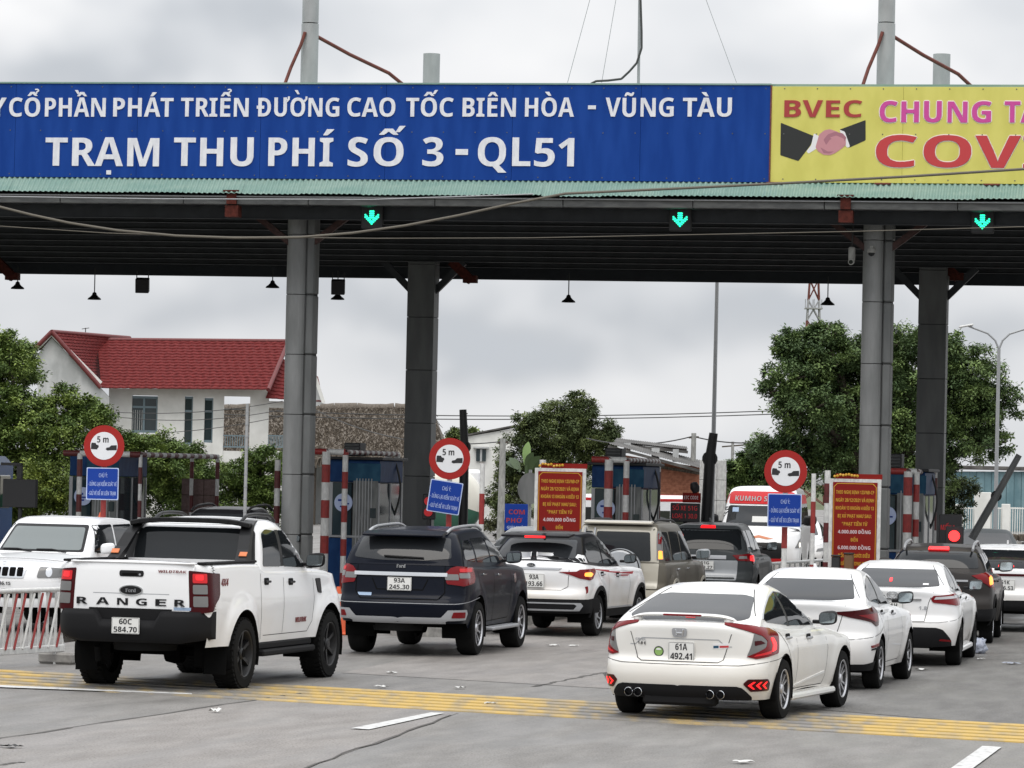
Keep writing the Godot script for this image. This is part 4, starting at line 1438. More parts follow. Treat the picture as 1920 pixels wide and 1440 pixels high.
func led_board(px: float, py: float, wpx: float, hpx: float, zp: float, label: String, text: Array, shelf: bool):
	var p := onz(px, py, zp)
	var s := F / 80.0
	var w := wpx / s
	var h := hpx / s
	var t := thing("message_board", label, "message board", Vector3(p.x, 0, p.z), -YAW, "dark message boards at the lanes")
	var st := ST()
	box(st, Vector3(0, p.y, 0), Vector3(w, h, 0.14), Basis.IDENTITY, 0.012)
	part("cabinet", t, st, M.dark_box)
	st = ST()
	cyl(st, Vector3(0, 0, -0.02), Vector3(0, p.y - h / 2, -0.02), 0.045, 0.045, 10)
	part("post", t, st, M.dark_box)
	for i in text.size():
		write("led_text", t, text[i], T(-w * 0.42, p.y + h * 0.12 - i * h * 0.42, 0.071), w * (0.84 if text.size() > 1 else 0.6), h * (0.24 if text.size() > 1 else 0.12), M.led_red, 0.003, sans, 3.0)
	if shelf:
		st = ST()
		box(st, Vector3(0.12, p.y + h * 0.5 + 0.11, -0.04), Vector3(w * 0.62, 0.2, 0.06), Basis.IDENTITY, 0.008)
		part("red_header", t, st, M.poster_red)
		write("lettering", t, "ETC CODE", T(-0.03, p.y + h * 0.5 + 0.08, -0.009), w * 0.48, 0.07, M.poster_white, 0.003, bold, 3.0)
		st = ST()
		lathe(st, [[0.001, 0.12], [0.07, 0.10], [0.10, 0.0], [0.07, -0.10], [0.001, -0.12]], 14, Transform3D(Basis(Vector3(0, 0, 1), 0.3), Vector3(0.18, p.y + h * 0.5 + 0.32, -0.04)))
		part("siren", t, st, M.dark_box)
	if text.is_empty():
		st = ST()
		box(st, Vector3(-0.02, p.y + h / 2 + 0.14, 0), Vector3(0.10, 0.28, 0.10))
		box(st, Vector3(-0.2, p.y + h / 2 + 0.30, 0), Vector3(0.42, 0.06, 0.10))
		part("bracket", t, st, M.dark_box)

func arm(path: Array, zp: float, r: float, label: String, m: Material, hub: float):
	var pts := []
	for q in path:
		pts.append(onz(q[0], q[1], zp))
	var t := thing("barrier_arm", label, "barrier", Vector3(pts[0].x, 0, pts[0].z), 0.0, "raised barrier arms")
	var o := Vector3(pts[0].x, 0, pts[0].z)
	var st := ST()
	cyl(st, pts[0] - o, pts[1] - o, r, r * 0.95, 12)
	cyl(st, pts[1] - o, pts[2] - o, r * 0.9, r * 0.75, 12)
	part("boom", t, st, m)
	st = ST()
	cyl(st, (pts[1] as Vector3) - o + D * -0.03, (pts[1] as Vector3) - o + D * 0.03, r * 1.35, r * 1.35, 14)
	part("collar", t, st, M.lamp_dark)
	st = ST()
	box(st, Vector3(0, 0.5, 0), Vector3(0.34, 1.0, 0.40), Basis.IDENTITY, 0.03)
	part("drive_box", t, st, M.booth_grey)

# ================================================================ vehicles: a body is two tubes of rounded plan, sills to belt and belt to roof.
# A car's own frame: origin on the ground under the rear axle, -z ahead, x to its right.
func C(a: Array) -> Array:            # a smooth monotone curve through [x, y] points
	var n := a.size()
	var xs := PackedFloat32Array()
	var ys := PackedFloat32Array()
	var ms := PackedFloat32Array()
	for e in a:
		xs.append(e[0])
		ys.append(e[1])
	var d := PackedFloat32Array()
	for i in n - 1:
		d.append((ys[i + 1] - ys[i]) / (xs[i + 1] - xs[i]))
	for i in n:
		if n == 1:
			ms.append(0.0)
		elif i == 0:
			ms.append(d[0])
		elif i == n - 1:
			ms.append(d[n - 2])
		elif d[i - 1] * d[i] <= 0.0:
			ms.append(0.0)
		else:
			ms.append(2.0 * d[i - 1] * d[i] / (d[i - 1] + d[i]))
	return [xs, ys, ms]

func E(c: Array, x: float) -> float:
	var xs: PackedFloat32Array = c[0]
	var ys: PackedFloat32Array = c[1]
	var n := xs.size()
	if x <= xs[0]:
		return ys[0]
	if x >= xs[n - 1]:
		return ys[n - 1]
	var i := 0
	while x > xs[i + 1]:
		i += 1
	var h := xs[i + 1] - xs[i]
	var t := (x - xs[i]) / h
	var m: PackedFloat32Array = c[2]
	var t2 := t * t
	var t3 := t2 * t
	return (2 * t3 - 3 * t2 + 1) * ys[i] + (t3 - 2 * t2 + t) * h * m[i] + (-2 * t3 + 3 * t2) * ys[i + 1] + (t3 - t2) * h * m[i + 1]

func car_spec(s: Dictionary) -> Dictionary:
	var d := {"cr": 0.5, "cf": 0.7, "n": 3.2, "nf": 2.6, "rs": 0.10, "crown": 0.05, "flare": 0.02, "gcr": 0.35, "gcf": 0.5, "gn": 3.0, "gnf": 2.6, "gcrown": 0.06, "sill": 0.25, "open": null,
		"plan": [[-9, 1], [9, 1]], "rear_sill": 0.0, "front_sill": 0.0, "wo": -0.01}
	d.merge(s, true)
	for k in ["wp", "rp", "fp", "tp", "gw", "gf", "gr", "R", "plan"]:
		d[k] = C(d[k])
	return d

func lw(c: Dictionary, z: float, y: float) -> float:
	var x: float = c.W * E(c.wp, y) * E(c.plan, z)
	var rr: float = c.ar + 0.24
	for wz in [0.0, -c.wb]:
		var q: float = ((z - wz) * (z - wz) + (y - c.tr) * (y - c.tr)) / (rr * rr)
		if q < 1.0:
			x += c.flare * (1.0 - q) * minf(1.0, (1.0 - q) * 3.0)
	var dd: float = E(c.tp, z) - y
	if dd < c.rs:
		var k := clampf((c.rs - dd) / c.rs, 0.0, 1.0)
		x -= c.rs * 0.8 * (1.0 - sqrt(maxf(0.0, 1.0 - k * k)))
	return x

func lx(c: Dictionary, z: float, y: float) -> float:
	var x := lw(c, z, y)
	var zc: float = c.zr + E(c.rp, y) - c.cr
	if z > zc:
		x *= pow(1.0 - pow(minf((z - zc) / c.cr, 0.9999), c.n), 1.0 / c.n)
	zc = c.zf - E(c.fp, y) + c.cf
	if z < zc:
		x *= pow(1.0 - pow(minf((zc - z) / c.cf, 0.9999), c.nf), 1.0 / c.nf)
	return x

func lrear(c: Dictionary, q: float, y: float) -> Vector3:
	var a := absf(q)
	var zc: float = c.zr + E(c.rp, y) - c.cr
	if a > 1.0:
		return Vector3(signf(q) * lx(c, zc - (a - 1.0), y), y, zc - (a - 1.0))
	var w := lw(c, zc, y)
	return Vector3(signf(q) * w * pow(sin(a * PI / 2), 2.0 / c.n), y, zc + c.cr * pow(maxf(cos(a * PI / 2), 0.0), 2.0 / c.n))

func lfront(c: Dictionary, q: float, y: float) -> Vector3:
	var a := absf(q)
	var zc: float = c.zf - E(c.fp, y) + c.cf
	if a > 1.0:
		return Vector3(signf(q) * lx(c, zc + (a - 1.0), y), y, zc + (a - 1.0))
	var w := lw(c, zc, y)
	return Vector3(signf(q) * w * pow(sin(a * PI / 2), 2.0 / c.nf), y, zc - c.cf * pow(maxf(cos(a * PI / 2), 0.0), 2.0 / c.nf))

func lrx(c: Dictionary, x: float, y: float) -> Vector3:
	var w := lw(c, c.zr + E(c.rp, y) - c.cr, y)
	return lrear(c, signf(x) * asin(minf(1.0, pow(absf(x) / w, c.n / 2.0))) * 2.0 / PI, y)
func lfx(c: Dictionary, x: float, y: float) -> Vector3:
	var w := lw(c, c.zf - E(c.fp, y) + c.cf, y)
	return lfront(c, signf(x) * asin(minf(1.0, pow(absf(x) / w, c.nf / 2.0))) * 2.0 / PI, y)

func gz(c: Dictionary, v: float) -> Array:      # [where the front corner ends, where the rear one begins, their lengths]
	var f := E(c.gf, v)
	var r := E(c.gr, v)
	var lf: float = minf(c.gcf, (r - f) * 0.45)
	var lr: float = minf(c.gcr, (r - f) * 0.45)
	return [f + lf, r - lr, lf, lr]

func gb(c: Dictionary, z: float) -> float:
	return E(c.tp, z) - 0.05

func gx(c: Dictionary, z: float, y: float) -> float:
	var b := gb(c, z)
	var v := clampf((y - b) / (E(c.R, z) - b), 0.0, 1.0)
	var x := E(c.gw, v)
	var k := gz(c, v)
	if z > k[1]:
		x *= pow(1.0 - pow(minf((z - k[1]) / k[3], 0.9999), c.gn), 1.0 / c.gn)
	if z < k[0]:
		x *= pow(1.0 - pow(minf((k[0] - z) / k[2], 0.9999), c.gnf), 1.0 / c.gnf)
	return x

func gend(c: Dictionary, x: float, y: float, rear: bool) -> Vector3:
	var lo := 0.0
	var hi := 1.0
	var z := 0.0
	for k in 22:
		var v := (lo + hi) * 0.5
		var w := E(c.gw, v)
		var u := minf(absf(x) / w, 0.9999)
		var q := gz(c, v)
		if rear:
			z = q[1] + q[3] * pow(1.0 - pow(u, c.gn), 1.0 / c.gn)
		else:
			z = q[0] - q[2] * pow(1.0 - pow(u, c.gnf), 1.0 / c.gnf)
		if lerpf(gb(c, z), E(c.R, z), v) < y:
			lo = v
		else:
			hi = v
	return Vector3(x, y, z)

func drape(st: SurfaceTool, fn: Callable, poly: PackedVector2Array, off: float, cell: float, out: Vector3, thick := 0.012):
	var lo := Vector2(1e9, 1e9)
	var hi := -lo
	for p in poly:
		lo = lo.min(p)
		hi = hi.max(p)
	var e := 0.004
	var nrm := func(u: float, v: float) -> Vector3:
		var a: Vector3 = fn.call(u + e, v) - fn.call(u - e, v)
		var b: Vector3 = fn.call(u, v + e) - fn.call(u, v - e)
		var n := a.cross(b)
		if n.length_squared() < 1e-16:
			return out
		n = n.normalized()
		return n if n.dot(out) > 0 else -n
	var nx := maxi(1, ceili((hi.x - lo.x) / cell))
	var ny := maxi(1, ceili((hi.y - lo.y) / cell))
	var dx := (hi.x - lo.x) / nx
	var dy := (hi.y - lo.y) / ny
	for i in nx:
		for j in ny:
			var x0 := lo.x + dx * i
			var y0 := lo.y + dy * j
			var sq := PackedVector2Array([Vector2(x0, y0), Vector2(x0 + dx, y0), Vector2(x0 + dx, y0 + dy), Vector2(x0, y0 + dy)])
			for piece in Geometry2D.intersect_polygons(poly, sq):
				var ix := Geometry2D.triangulate_polygon(piece)
				var ps := PackedVector3Array()
				var ns := PackedVector3Array()
				for p in piece:
					var n: Vector3 = nrm.call(p.x, p.y)
					var q: Vector3 = fn.call(p.x, p.y)
					ps.append(q + n * off)
					ns.append(n)
				for t in ix.size() / 3:
					tri(st, ps[ix[t * 3]], ps[ix[t * 3 + 1]], ps[ix[t * 3 + 2]], ns[ix[t * 3]], ns[ix[t * 3 + 1]], ns[ix[t * 3 + 2]])
	if off < 0.003:
		return
	var np := poly.size()
	var mid := (lo + hi) * 0.5
	for i in np:
		var a := poly[i]
		var b := poly[(i + 1) % np]
		var k := maxi(1, ceili(a.distance_to(b) / cell))
		for s in k:
			var u := a.lerp(b, float(s) / k)
			var v := a.lerp(b, float(s + 1) / k)
			var nu: Vector3 = nrm.call(u.x, u.y)
			var nv: Vector3 = nrm.call(v.x, v.y)
			var pu: Vector3 = fn.call(u.x, u.y)
			var pv: Vector3 = fn.call(v.x, v.y)
			var m: Vector3 = fn.call(mid.x, mid.y)
			quadf(st, pu + nu * off, pv + nv * off, pv + nv * (off - thick), pu + nu * (off - thick), pu - m)

func mirrored(fn: Callable) -> Callable:
	return func(u: float, v: float) -> Vector3:
		var p: Vector3 = fn.call(u, v)
		return Vector3(-p.x, p.y, p.z)

# draped on the right (and, mirrored, the left) flank: polygon in z, y
func flank(called: String, root: Node3D, c: Dictionary, poly: PackedVector2Array, m: Material, off := 0.004, upper := false, both := true, cell := 0.09):
	var fn := func(z: float, y: float) -> Vector3: return Vector3(gx(c, z, y) if upper else lx(c, z, y), y, z)
	var st := ST()
	drape(st, fn, poly, off, cell, Vector3(1, 0.1, 0))
	part(called, root, st, m)
	if both:
		var s2 := ST()
		drape(s2, mirrored(fn), poly, off, cell, Vector3(-1, 0.1, 0))
		part(called, root, s2, m)

# draped round the rear of the lower body: polygon in q (0 the middle, 1 where the flank begins, then metres ahead), y
func tail(called: String, root: Node3D, c: Dictionary, poly: PackedVector2Array, m: Material, off := 0.006, both := true, cell := 0.06) -> Array:
	var fn := func(q: float, y: float) -> Vector3: return lrear(c, q, y)
	var made := []
	var st := ST()
	drape(st, fn, poly, off, cell, Vector3(0.6, 0.05, 1))
	made.append(part(called, root, st, m))
	if both:
		var s2 := ST()
		drape(s2, mirrored(fn), poly, off, cell, Vector3(-0.6, 0.05, 1))
		made.append(part(called, root, s2, m))
	return made

func nose(called: String, root: Node3D, c: Dictionary, poly: PackedVector2Array, m: Material, off := 0.006, both := true, cell := 0.06):
	var fn := func(q: float, y: float) -> Vector3: return lfront(c, q, y)
	var st := ST()
	drape(st, fn, poly, off, cell, Vector3(0.6, 0.05, -1))
	part(called, root, st, m)
	if both:
		var s2 := ST()
		drape(s2, mirrored(fn), poly, off, cell, Vector3(-0.6, 0.05, -1))
		part(called, root, s2, m)

# polygon in x, y on the rear (front) of the lower or the upper body
func rearx(called: String, root: Node3D, c: Dictionary, poly: PackedVector2Array, m: Material, off := 0.006, upper := false, front := false, cell := 0.08) -> MeshInstance3D:
	var fn := func(x: float, y: float) -> Vector3:
		return gend(c, x, y, not front) if upper else (lfx(c, x, y) if front else lrx(c, x, y))
	var st := ST()
	drape(st, fn, poly, off, cell, Vector3(0, 0.3, -1 if front else 1))
	return part(called, root, st, m)

# thin dark gaps between panels: lines in z, y on the flanks / x, y on the rear
func gaps(root: Node3D, c: Dictionary, lines: Array, where := "flank", w := 0.008, m: Material = null, called := "panel_gap"):
	var st := ST()
	for l in lines:
		for poly in Geometry2D.offset_polyline(P(l), w * 0.5, Geometry2D.JOIN_MITER, Geometry2D.END_BUTT):
			if where == "flank":
				var fn := func(z: float, y: float) -> Vector3: return Vector3(lx(c, z, y), y, z)
				drape(st, fn, poly, 0.0022, 0.12, Vector3(1, 0.1, 0))
				drape(st, mirrored(fn), poly, 0.0022, 0.12, Vector3(-1, 0.1, 0))
			elif where == "tail":
				var fn := func(q: float, y: float) -> Vector3: return lrear(c, q, y)
				drape(st, fn, poly, 0.0022, 0.12, Vector3(0.6, 0.1, 1))
				drape(st, mirrored(fn), poly, 0.0022, 0.12, Vector3(-0.6, 0.1, 1))
			else:
				drape(st, func(x: float, y: float) -> Vector3: return lrx(c, x, y), poly, 0.0022, 0.12, Vector3(0, 0.1, 1))
	part(called, root, st, m if m else M.seam)

func shell(root: Node3D, c: Dictionary, m: Material, roof_m: Material = null):
	soiled = c.get("soil", 0.45)
	# lower body
	var zs := []
	var z0: float = c.zf + c.cf + 0.15
	var z1: float = c.zr - c.cr - 0.14
	var k := 0
	while z0 + k * 0.06 < z1:
		zs.append(z0 + k * 0.06)
		k += 1
	zs.append(z1)
	for wz in [0.0, -c.wb]:
		for f in [-1.0, -0.985, -0.95, -0.88, 0.88, 0.95, 0.985, 1.0]:
			var z: float = wz + c.ar * f
			if z > z0 and z < z1:
				zs.append(z)
	if c.open != null:
		zs.append(c.open[0])
		zs.append(c.open[1])
	zs.sort()
	var cols := []
	var ym := 0.75
	for i in 13:
		cols.append(["f", i / 12.0, lfront(c, i / 12.0, ym).z])
	for z in zs:
		cols.append(["s", z, z])
	for i in 17:
		cols.append(["r", 1.0 - i / 16.0, lrear(c, 1.0 - i / 16.0, ym).z])
	var rows := 26
	var caps := 7
	var st := ST()
	for sg in [1.0, -1.0]:
		var g := []
		var opened := []
		for col in cols:
			var zn: float = col[2]
			var bot: float = c.sill
			if col[0] == "r":
				bot = maxf(bot, c.rear_sill)
			if col[0] == "f":
				bot = maxf(bot, c.front_sill)
			for wz in [0.0, -c.wb]:
				var dz := absf(zn - wz)
				if dz < c.ar:
					bot = maxf(bot, c.tr + sqrt(maxf(0.0, c.ar * c.ar - dz * dz)))
			var top: float = E(c.tp, zn)
			var row := []
			for j in rows:
				var v := j / (rows - 1.0)
				v = v if v < 0.7 else 1.0 - (1.0 - v) * (1.0 - (v - 0.7) * 1.2)
				var y := lerpf(bot, top, clampf(v, 0, 1))
				if j == rows - 1:
					y = top
				var p: Vector3
				if col[0] == "s":
					p = Vector3(lx(c, zn, y), y, zn)
				elif col[0] == "r":
					p = lrear(c, col[1], y)
				else:
					p = lfront(c, col[1], y)
				p.x = maxf(p.x, 0.0) * sg
				row.append(p)
			var e: Vector3 = row[rows - 1]
			for j in range(1, caps + 1):
				var t := j / float(caps)
				var x := e.x * (1.0 - t)
				row.append(Vector3(x, e.y + c.crown * (e.x * e.x - x * x) / (c.W * c.W), e.z))
			g.append(row)
			opened.append(c.open != null and col[0] == "s" and zn >= c.open[0] - 0.001 and zn < c.open[1] - 0.001)
		grid(g, st, Vector3(0, 0.6, (c.zf + c.zr) * 0.5), func(i, j): return opened[i] and j >= rows - 1)
	var body := part("body", root, st, m)
	# upper body
	st = ST()
	var gcols := []
	for i in 11:
		gcols.append(["f", i / 10.0])
	for i in range(1, 26):
		gcols.append(["s", i / 26.0])
	for i in 15:
		gcols.append(["r", 1.0 - i / 14.0])
	var vr := 18
	for sg in [1.0, -1.0]:
		var g := []
		for col in gcols:
			var row := []
			for j in vr:
				var v := j / (vr - 1.0)
				v = 1.0 - pow(1.0 - v, 1.35)
				var q := gz(c, v)
				var zfc: float = q[0]
				var zrc: float = q[1]
				var w := E(c.gw, v)
				var x := w
				var z: float
				if col[0] == "s":
					z = lerpf(zfc, zrc, col[1])
				elif col[0] == "r":
					x = w * pow(sin(col[1] * PI / 2), 2.0 / c.gn)
					z = zrc + q[3] * pow(maxf(cos(col[1] * PI / 2), 0.0), 2.0 / c.gn)
				else:
					x = w * pow(sin(col[1] * PI / 2), 2.0 / c.gnf)
					z = zfc - q[2] * pow(maxf(cos(col[1] * PI / 2), 0.0), 2.0 / c.gnf)
				row.append(Vector3(x * sg, lerpf(gb(c, z), E(c.R, z), v), z))
			var e: Vector3 = row[vr - 1]
			for j in range(1, 8):
				var x := e.x * (1.0 - j / 7.0)
				row.append(Vector3(x, e.y + c.gcrown * (e.x * e.x - x * x), e.z))
			g.append(row)
		grid(g, st, Vector3(0, 0.9, E(c.gf, 0.5) * 0.5 + E(c.gr, 0.5) * 0.5))
	part("cabin", root, st, roof_m if roof_m else m)
	soiled = 0.0
	# what shuts it below: floor and wheel housings
	st = ST()
	var zlo: float = c.zf + 0.25
	var zhi: float = c.zr - 0.22
	box(st, Vector3(0, (c.sill + c.tr + c.ar) * 0.5 + 0.02, (zlo + zhi) * 0.5), Vector3((c.W - 0.36) * 2.0, c.tr + c.ar - c.sill, zhi - zlo))
	box(st, Vector3(0, c.sill + 0.10, (-c.wb + c.ar + -c.ar) * 0.5), Vector3((c.W - 0.07) * 2.0, 0.12, c.wb - c.ar * 2.0 - 0.02))
	for wz in [0.0, -c.wb]:
		for sg in [-1.0, 1.0]:
			var xo: float = (lx(c, wz, c.tr + c.ar) - 0.012) * sg
			var xi: float = (c.W - 0.42) * sg
			for i in 20:
				var a0 := -0.3 + (PI + 0.6) * i / 20.0
				var a1 := -0.3 + (PI + 0.6) * (i + 1) / 20.0
				var n := Vector3(0, -sin((a0 + a1) * 0.5), -cos((a0 + a1) * 0.5))
				var p0 := Vector3(0, c.tr + sin(a0) * c.ar, wz + cos(a0) * c.ar)
				var p1 := Vector3(0, c.tr + sin(a1) * c.ar, wz + cos(a1) * c.ar)
				quad(st, p0 + Vector3(xo, 0, 0), p1 + Vector3(xo, 0, 0), p1 + Vector3(xi, 0, 0), p0 + Vector3(xi, 0, 0), n)
	part("underbody", root, st, M.under)
	return body

var wheel_cache := {}
func wheels(root: Node3D, c: Dictionary, width: float, style: String, rim_m: Material):
	var r: float = c.tr
	for wz in [0.0, -c.wb]:
		for sg in [1.0, -1.0]:
			var w := sub("wheel", root, Vector3(sg * (c.W + c.wo - width * 0.5), r, wz))
			w.rotation.y = 0.0 if sg > 0 else PI
			var key := "%s %.3f %.3f" % [style, r, width]
			if not wheel_cache.has(key):
				var xf := Transform3D(Basis(Vector3(0, 0, 1), Vector3(1, 0, 0), Vector3(0, 1, 0)), Vector3.ZERO)
				var h := width * 0.5
				var rr: float = r * c.get("rim", 0.66)
				var st := ST()
				lathe(st, [[rr, -h], [r * 0.93, -h], [r * 0.985, -h * 0.75], [r, -h * 0.45], [r, h * 0.45], [r * 0.985, h * 0.75], [r * 0.94, h], [rr + 0.02, h * 1.04], [rr, h * 0.96]], 40, xf)
				# tread blocks
				if style == "truck":
					for i in 40:
						var a := TAU * i / 40.0
						var b := Basis(Vector3(1, 0, 0), a)
						for s in [-1.0, 1.0]:
							box(st, b * Vector3(s * h * 0.62, r - 0.002, 0), Vector3(h * 0.62, 0.022, r * 0.09), b * Basis(Vector3(0, 1, 0), s * 0.3))
				var rm := ST()
				lathe(rm, [[rr, h * 0.98], [rr - 0.005, h * 1.0], [rr - 0.014, h * 0.93], [rr - 0.018, h * 0.85]], 36, xf)
				lathe(rm, [[0.001, h * 0.86], [r * 0.13, h * 0.84], [r * 0.17, h * 0.7], [r * 0.18, h * 0.2]], 20, xf)
				var spokes: int = {"truck": 6, "alloy5": 5, "twin": 10, "swirl": 10}.get(style, 7)
				for i in spokes:
					var a := TAU * i / spokes
					var b := Basis(Vector3(1, 0, 0), a)
					var tw := 0.0
					if style == "swirl":
						tw = 0.35 if i % 2 == 0 else -0.1
					var sw := r * (0.115 if spokes <= 7 else 0.075)
					var pl := [[r * 0.10, sw * 1.15], [r * 0.3, sw * 0.9], [rr * 0.7, sw * 0.85], [rr - 0.012, sw * 1.3]]
					for q in 3:
						var y0: float = pl[q][0]
						var y1: float = pl[q + 1][0]
						var w0: float = pl[q][1] * 0.5
						var w1: float = pl[q + 1][1] * 0.5
						var o0 := tw * (y0 - r * 0.1) * 0.6
						var o1 := tw * (y1 - r * 0.1) * 0.6
						var d0 := h * (0.80 - 0.18 * (1 - q / 3.0) + 0.0)
						var d1 := h * (0.80 - 0.18 * (1 - (q + 1) / 3.0))
						var A := [Vector3(d0, y0, o0 - w0), Vector3(d0, y0, o0 + w0), Vector3(d1, y1, o1 + w1), Vector3(d1, y1, o1 - w1)]
						quad(rm, b * A[0], b * A[1], b * A[2], b * A[3], b * Vector3(1, -0.1, 0).normalized())
						var dep := Vector3(-h * 0.4, 0, 0)
						quad(rm, b * A[0], b * (A[0] + dep), b * (A[3] + dep), b * A[3], b * Vector3(0, 0, -1))
						quad(rm, b * A[1], b * (A[1] + dep), b * (A[2] + dep), b * A[2], b * Vector3(0, 0, 1))
				var bk := ST()
				lathe(bk, [[rr - 0.016, h * 0.88], [rr - 0.03, h * 0.35], [rr - 0.035, -h * 0.3]], 30, xf)
				lathe(bk, [[0.001, h * 0.1], [rr * 0.62, h * 0.1], [rr * 0.62, -h * 0.2]], 24, xf)
				lathe(bk, [[0.001, -h * 0.35], [rr, -h * 0.4]], 24, xf)
				wheel_cache[key] = [st.commit(), rm.commit(), bk.commit()]
			var ms: Array = wheel_cache[key]
			part("tyre", w, ms[0], M.tyre)
			part("rim", w, ms[1], rim_m)
			part("rim_barrel", w, ms[2], M.barrel_dark)

func plate(root: Node3D, pos: Vector3, tilt: float, w: float, h: float, l1: String, l2: String, m: Material = null):
	var b := Basis(Vector3(1, 0, 0), -tilt)
	var st := ST()
	slab(st, P([-w / 2, -h / 2, w / 2, -h / 2, w / 2, h / 2, -w / 2, h / 2], 0.012), Transform3D(b, pos), 0.012)
	var p := part("licence_plate", root, st, m if m else M.plate)
	st = ST()
	for s in [-1.0, 1.0]:
		box(st, pos + b * Vector3(0, s * (h / 2 - 0.006), 0.0125), Vector3(w - 0.02, 0.003, 0.002), b)
		box(st, pos + b * Vector3(s * (w / 2 - 0.006), 0, 0.0125), Vector3(0.003, h - 0.02, 0.002), b)
	part("plate_border", p, st, M.ink)
	var ch := h * 0.33
	write("lettering", p, l1, Transform3D(b, pos + b * Vector3(-w * 0.23, h * 0.085, 0.0115)), w * 0.46, ch, M.ink, 0.003, bold, 4.0)
	write("lettering", p, l2, Transform3D(b, pos + b * Vector3(-w * 0.42, -h * 0.40, 0.0115)), w * 0.84, ch, M.ink, 0.003, bold, 4.0)

func mirrors(root: Node3D, c: Dictionary, z: float, y: float, m: Material, size := 1.0):
	var s := size * 0.84
	for sg in [1.0, -1.0]:
		var x: float = lx(c, z, minf(y, E(c.tp, z) - 0.03))
		var o := sub("wing_mirror", root, Vector3(sg * (x + 0.14 * s), y + 0.02, z))
		o.scale = Vector3(sg, 1, 1) if sg < 0 else Vector3.ONE
		var st := ST()
		var rows := []
		for i in 13:
			var row := []
			var a := PI * i / 12.0
			for j in 21:
				var t := TAU * j / 20.0
				var sx := signf(cos(t)) * pow(absf(cos(t)), 0.6)
				var sy := signf(sin(t)) * pow(absf(sin(t)), 0.6)
				var rr := pow(sin(a), 0.45)
				row.append(Vector3(sx * 0.125 * s * rr + 0.02 * s, sy * 0.095 * s * rr + sx * 0.012, -cos(a) * 0.075 * s))
			rows.append(row)
		grid(rows, st, Vector3.ZERO)
		part("mirror_housing", o, st, m)
		st = ST()
		slab(st, P([-0.095 * s, -0.072 * s, 0.11 * s, -0.062 * s, 0.125 * s, 0.07 * s, -0.085 * s, 0.066 * s], 0.03), T(0.015 * s, 0, 0.068 * s), 0.013)
		part("mirror_face", o, st, M.mirror_glass)
		st = ST()
		box(st, Vector3(-0.12 * s, -0.055 * s, -0.01), Vector3(0.12, 0.045, 0.06), Basis.IDENTITY, 0.01)
		part("mirror_arm", o, st, M.satin_black)

func handles(root: Node3D, c: Dictionary, spots: Array, m: Material, cup := true):
	for s in spots:
		for sg in [1.0, -1.0]:
			var x: float = lx(c, s[0], s[1])
			var h := sub("door_handle", root, Vector3(sg * x, s[1], s[0]))
			var st := ST()
			box(st, Vector3(sg * 0.022, 0, 0), Vector3(0.02, 0.028, 0.19), Basis.IDENTITY, 0.008)
			box(st, Vector3(sg * 0.008, 0, -0.08), Vector3(0.02, 0.024, 0.02))
			box(st, Vector3(sg * 0.008, 0, 0.08), Vector3(0.02, 0.024, 0.02))
			part("grip", h, st, m)
			if cup:
				var s2 := ST()
				slab(s2, P([-0.095, -0.04, 0.08, -0.04, 0.08, 0.045, -0.095, 0.045], 0.035), Transform3D(Basis(Vector3(0, 0, -sg), Vector3.UP, Vector3(sg, 0, 0)), Vector3(-sg * 0.004, 0, 0)), 0.008)
				part("handle_cup", h, s2, M.black_plastic)

func arch_trim(root: Node3D, c: Dictionary, w: float, m: Material):
	for wz in [0.0, -c.wb]:
		var poly := PackedVector2Array()
		var a_lo := asin(clampf((c.sill - c.tr) / c.ar, -1, 1)) + 0.03
		for i in 25:
			var a := a_lo + (PI - 2 * a_lo) * i / 24.0
			poly.append(Vector2(wz + cos(a) * (c.ar + w), c.tr + sin(a) * (c.ar + w)))
		for i in 25:
			var a := PI - a_lo - (PI - 2 * a_lo) * i / 24.0
			poly.append(Vector2(wz + cos(a) * (c.ar + 0.002), c.tr + sin(a) * (c.ar + 0.002)))
		flank("wheel_arch_trim", root, c, poly, m, 0.012)

func rails(root: Node3D, c: Dictionary, z0: float, z1: float, x: float, m: Material, lift := 0.04):
	for sg in [1.0, -1.0]:
		var pts := []
		for i in 11:
			var t := i / 10.0
			var z := lerpf(z0, z1, t)
			var up := lift * minf(1.0, minf(t, 1.0 - t) * 7.0)
			var vw := E(c.gw, 1.0)
			pts.append(Vector3(sg * x, E(c.R, z) + c.gcrown * (vw * vw - x * x) + up - 0.004, z))
		var st := ST()
		tube(st, pts, 0.022, 8)
		part("roof_rail", root, st, m)

func fin(root: Node3D, pos: Vector3, m: Material):
	var st := ST()
	slab(st, P([-0.09, 0, 0.08, 0, 0.085, 0.06, 0.06, 0.065]), Transform3D(Basis(Vector3(0, 0, 1), Vector3.UP, Vector3(-1, 0, 0)), pos + Vector3(0.015, 0, 0)), 0.03)
	part("antenna", root, st, m)

# ================================================================ the vehicles
func gd(px: float, d: float) -> Vector3:        # a point on the ground, d metres ahead in that pixel column
	var p := at(px, 885.0, d)
	return Vector3(p.x, 0, p.z)

func park(called: String, label: String, category: String, axle: Vector3, head: float, group: String) -> Node3D:
	return thing(called, label, category, axle, -head, group)

func beside(contact: Vector3, head: float, half: float) -> Vector3:
	return contact - Vector3(cos(head), 0, sin(head)) * half

const QUEUE := "vehicles queueing at the toll station"

func vehicles():
	pickup()
	everest()
	civic()
	accent()
	corolla()
	seltos()
	mpv_spare()
	innova()
	ecosport()
	white_hatch()
	old_suv()
	minibus()
	background_vehicles()

func lit(root: Node3D, geo, m: Material, called := "lamp_glow"):
	part(called, root, geo, m)

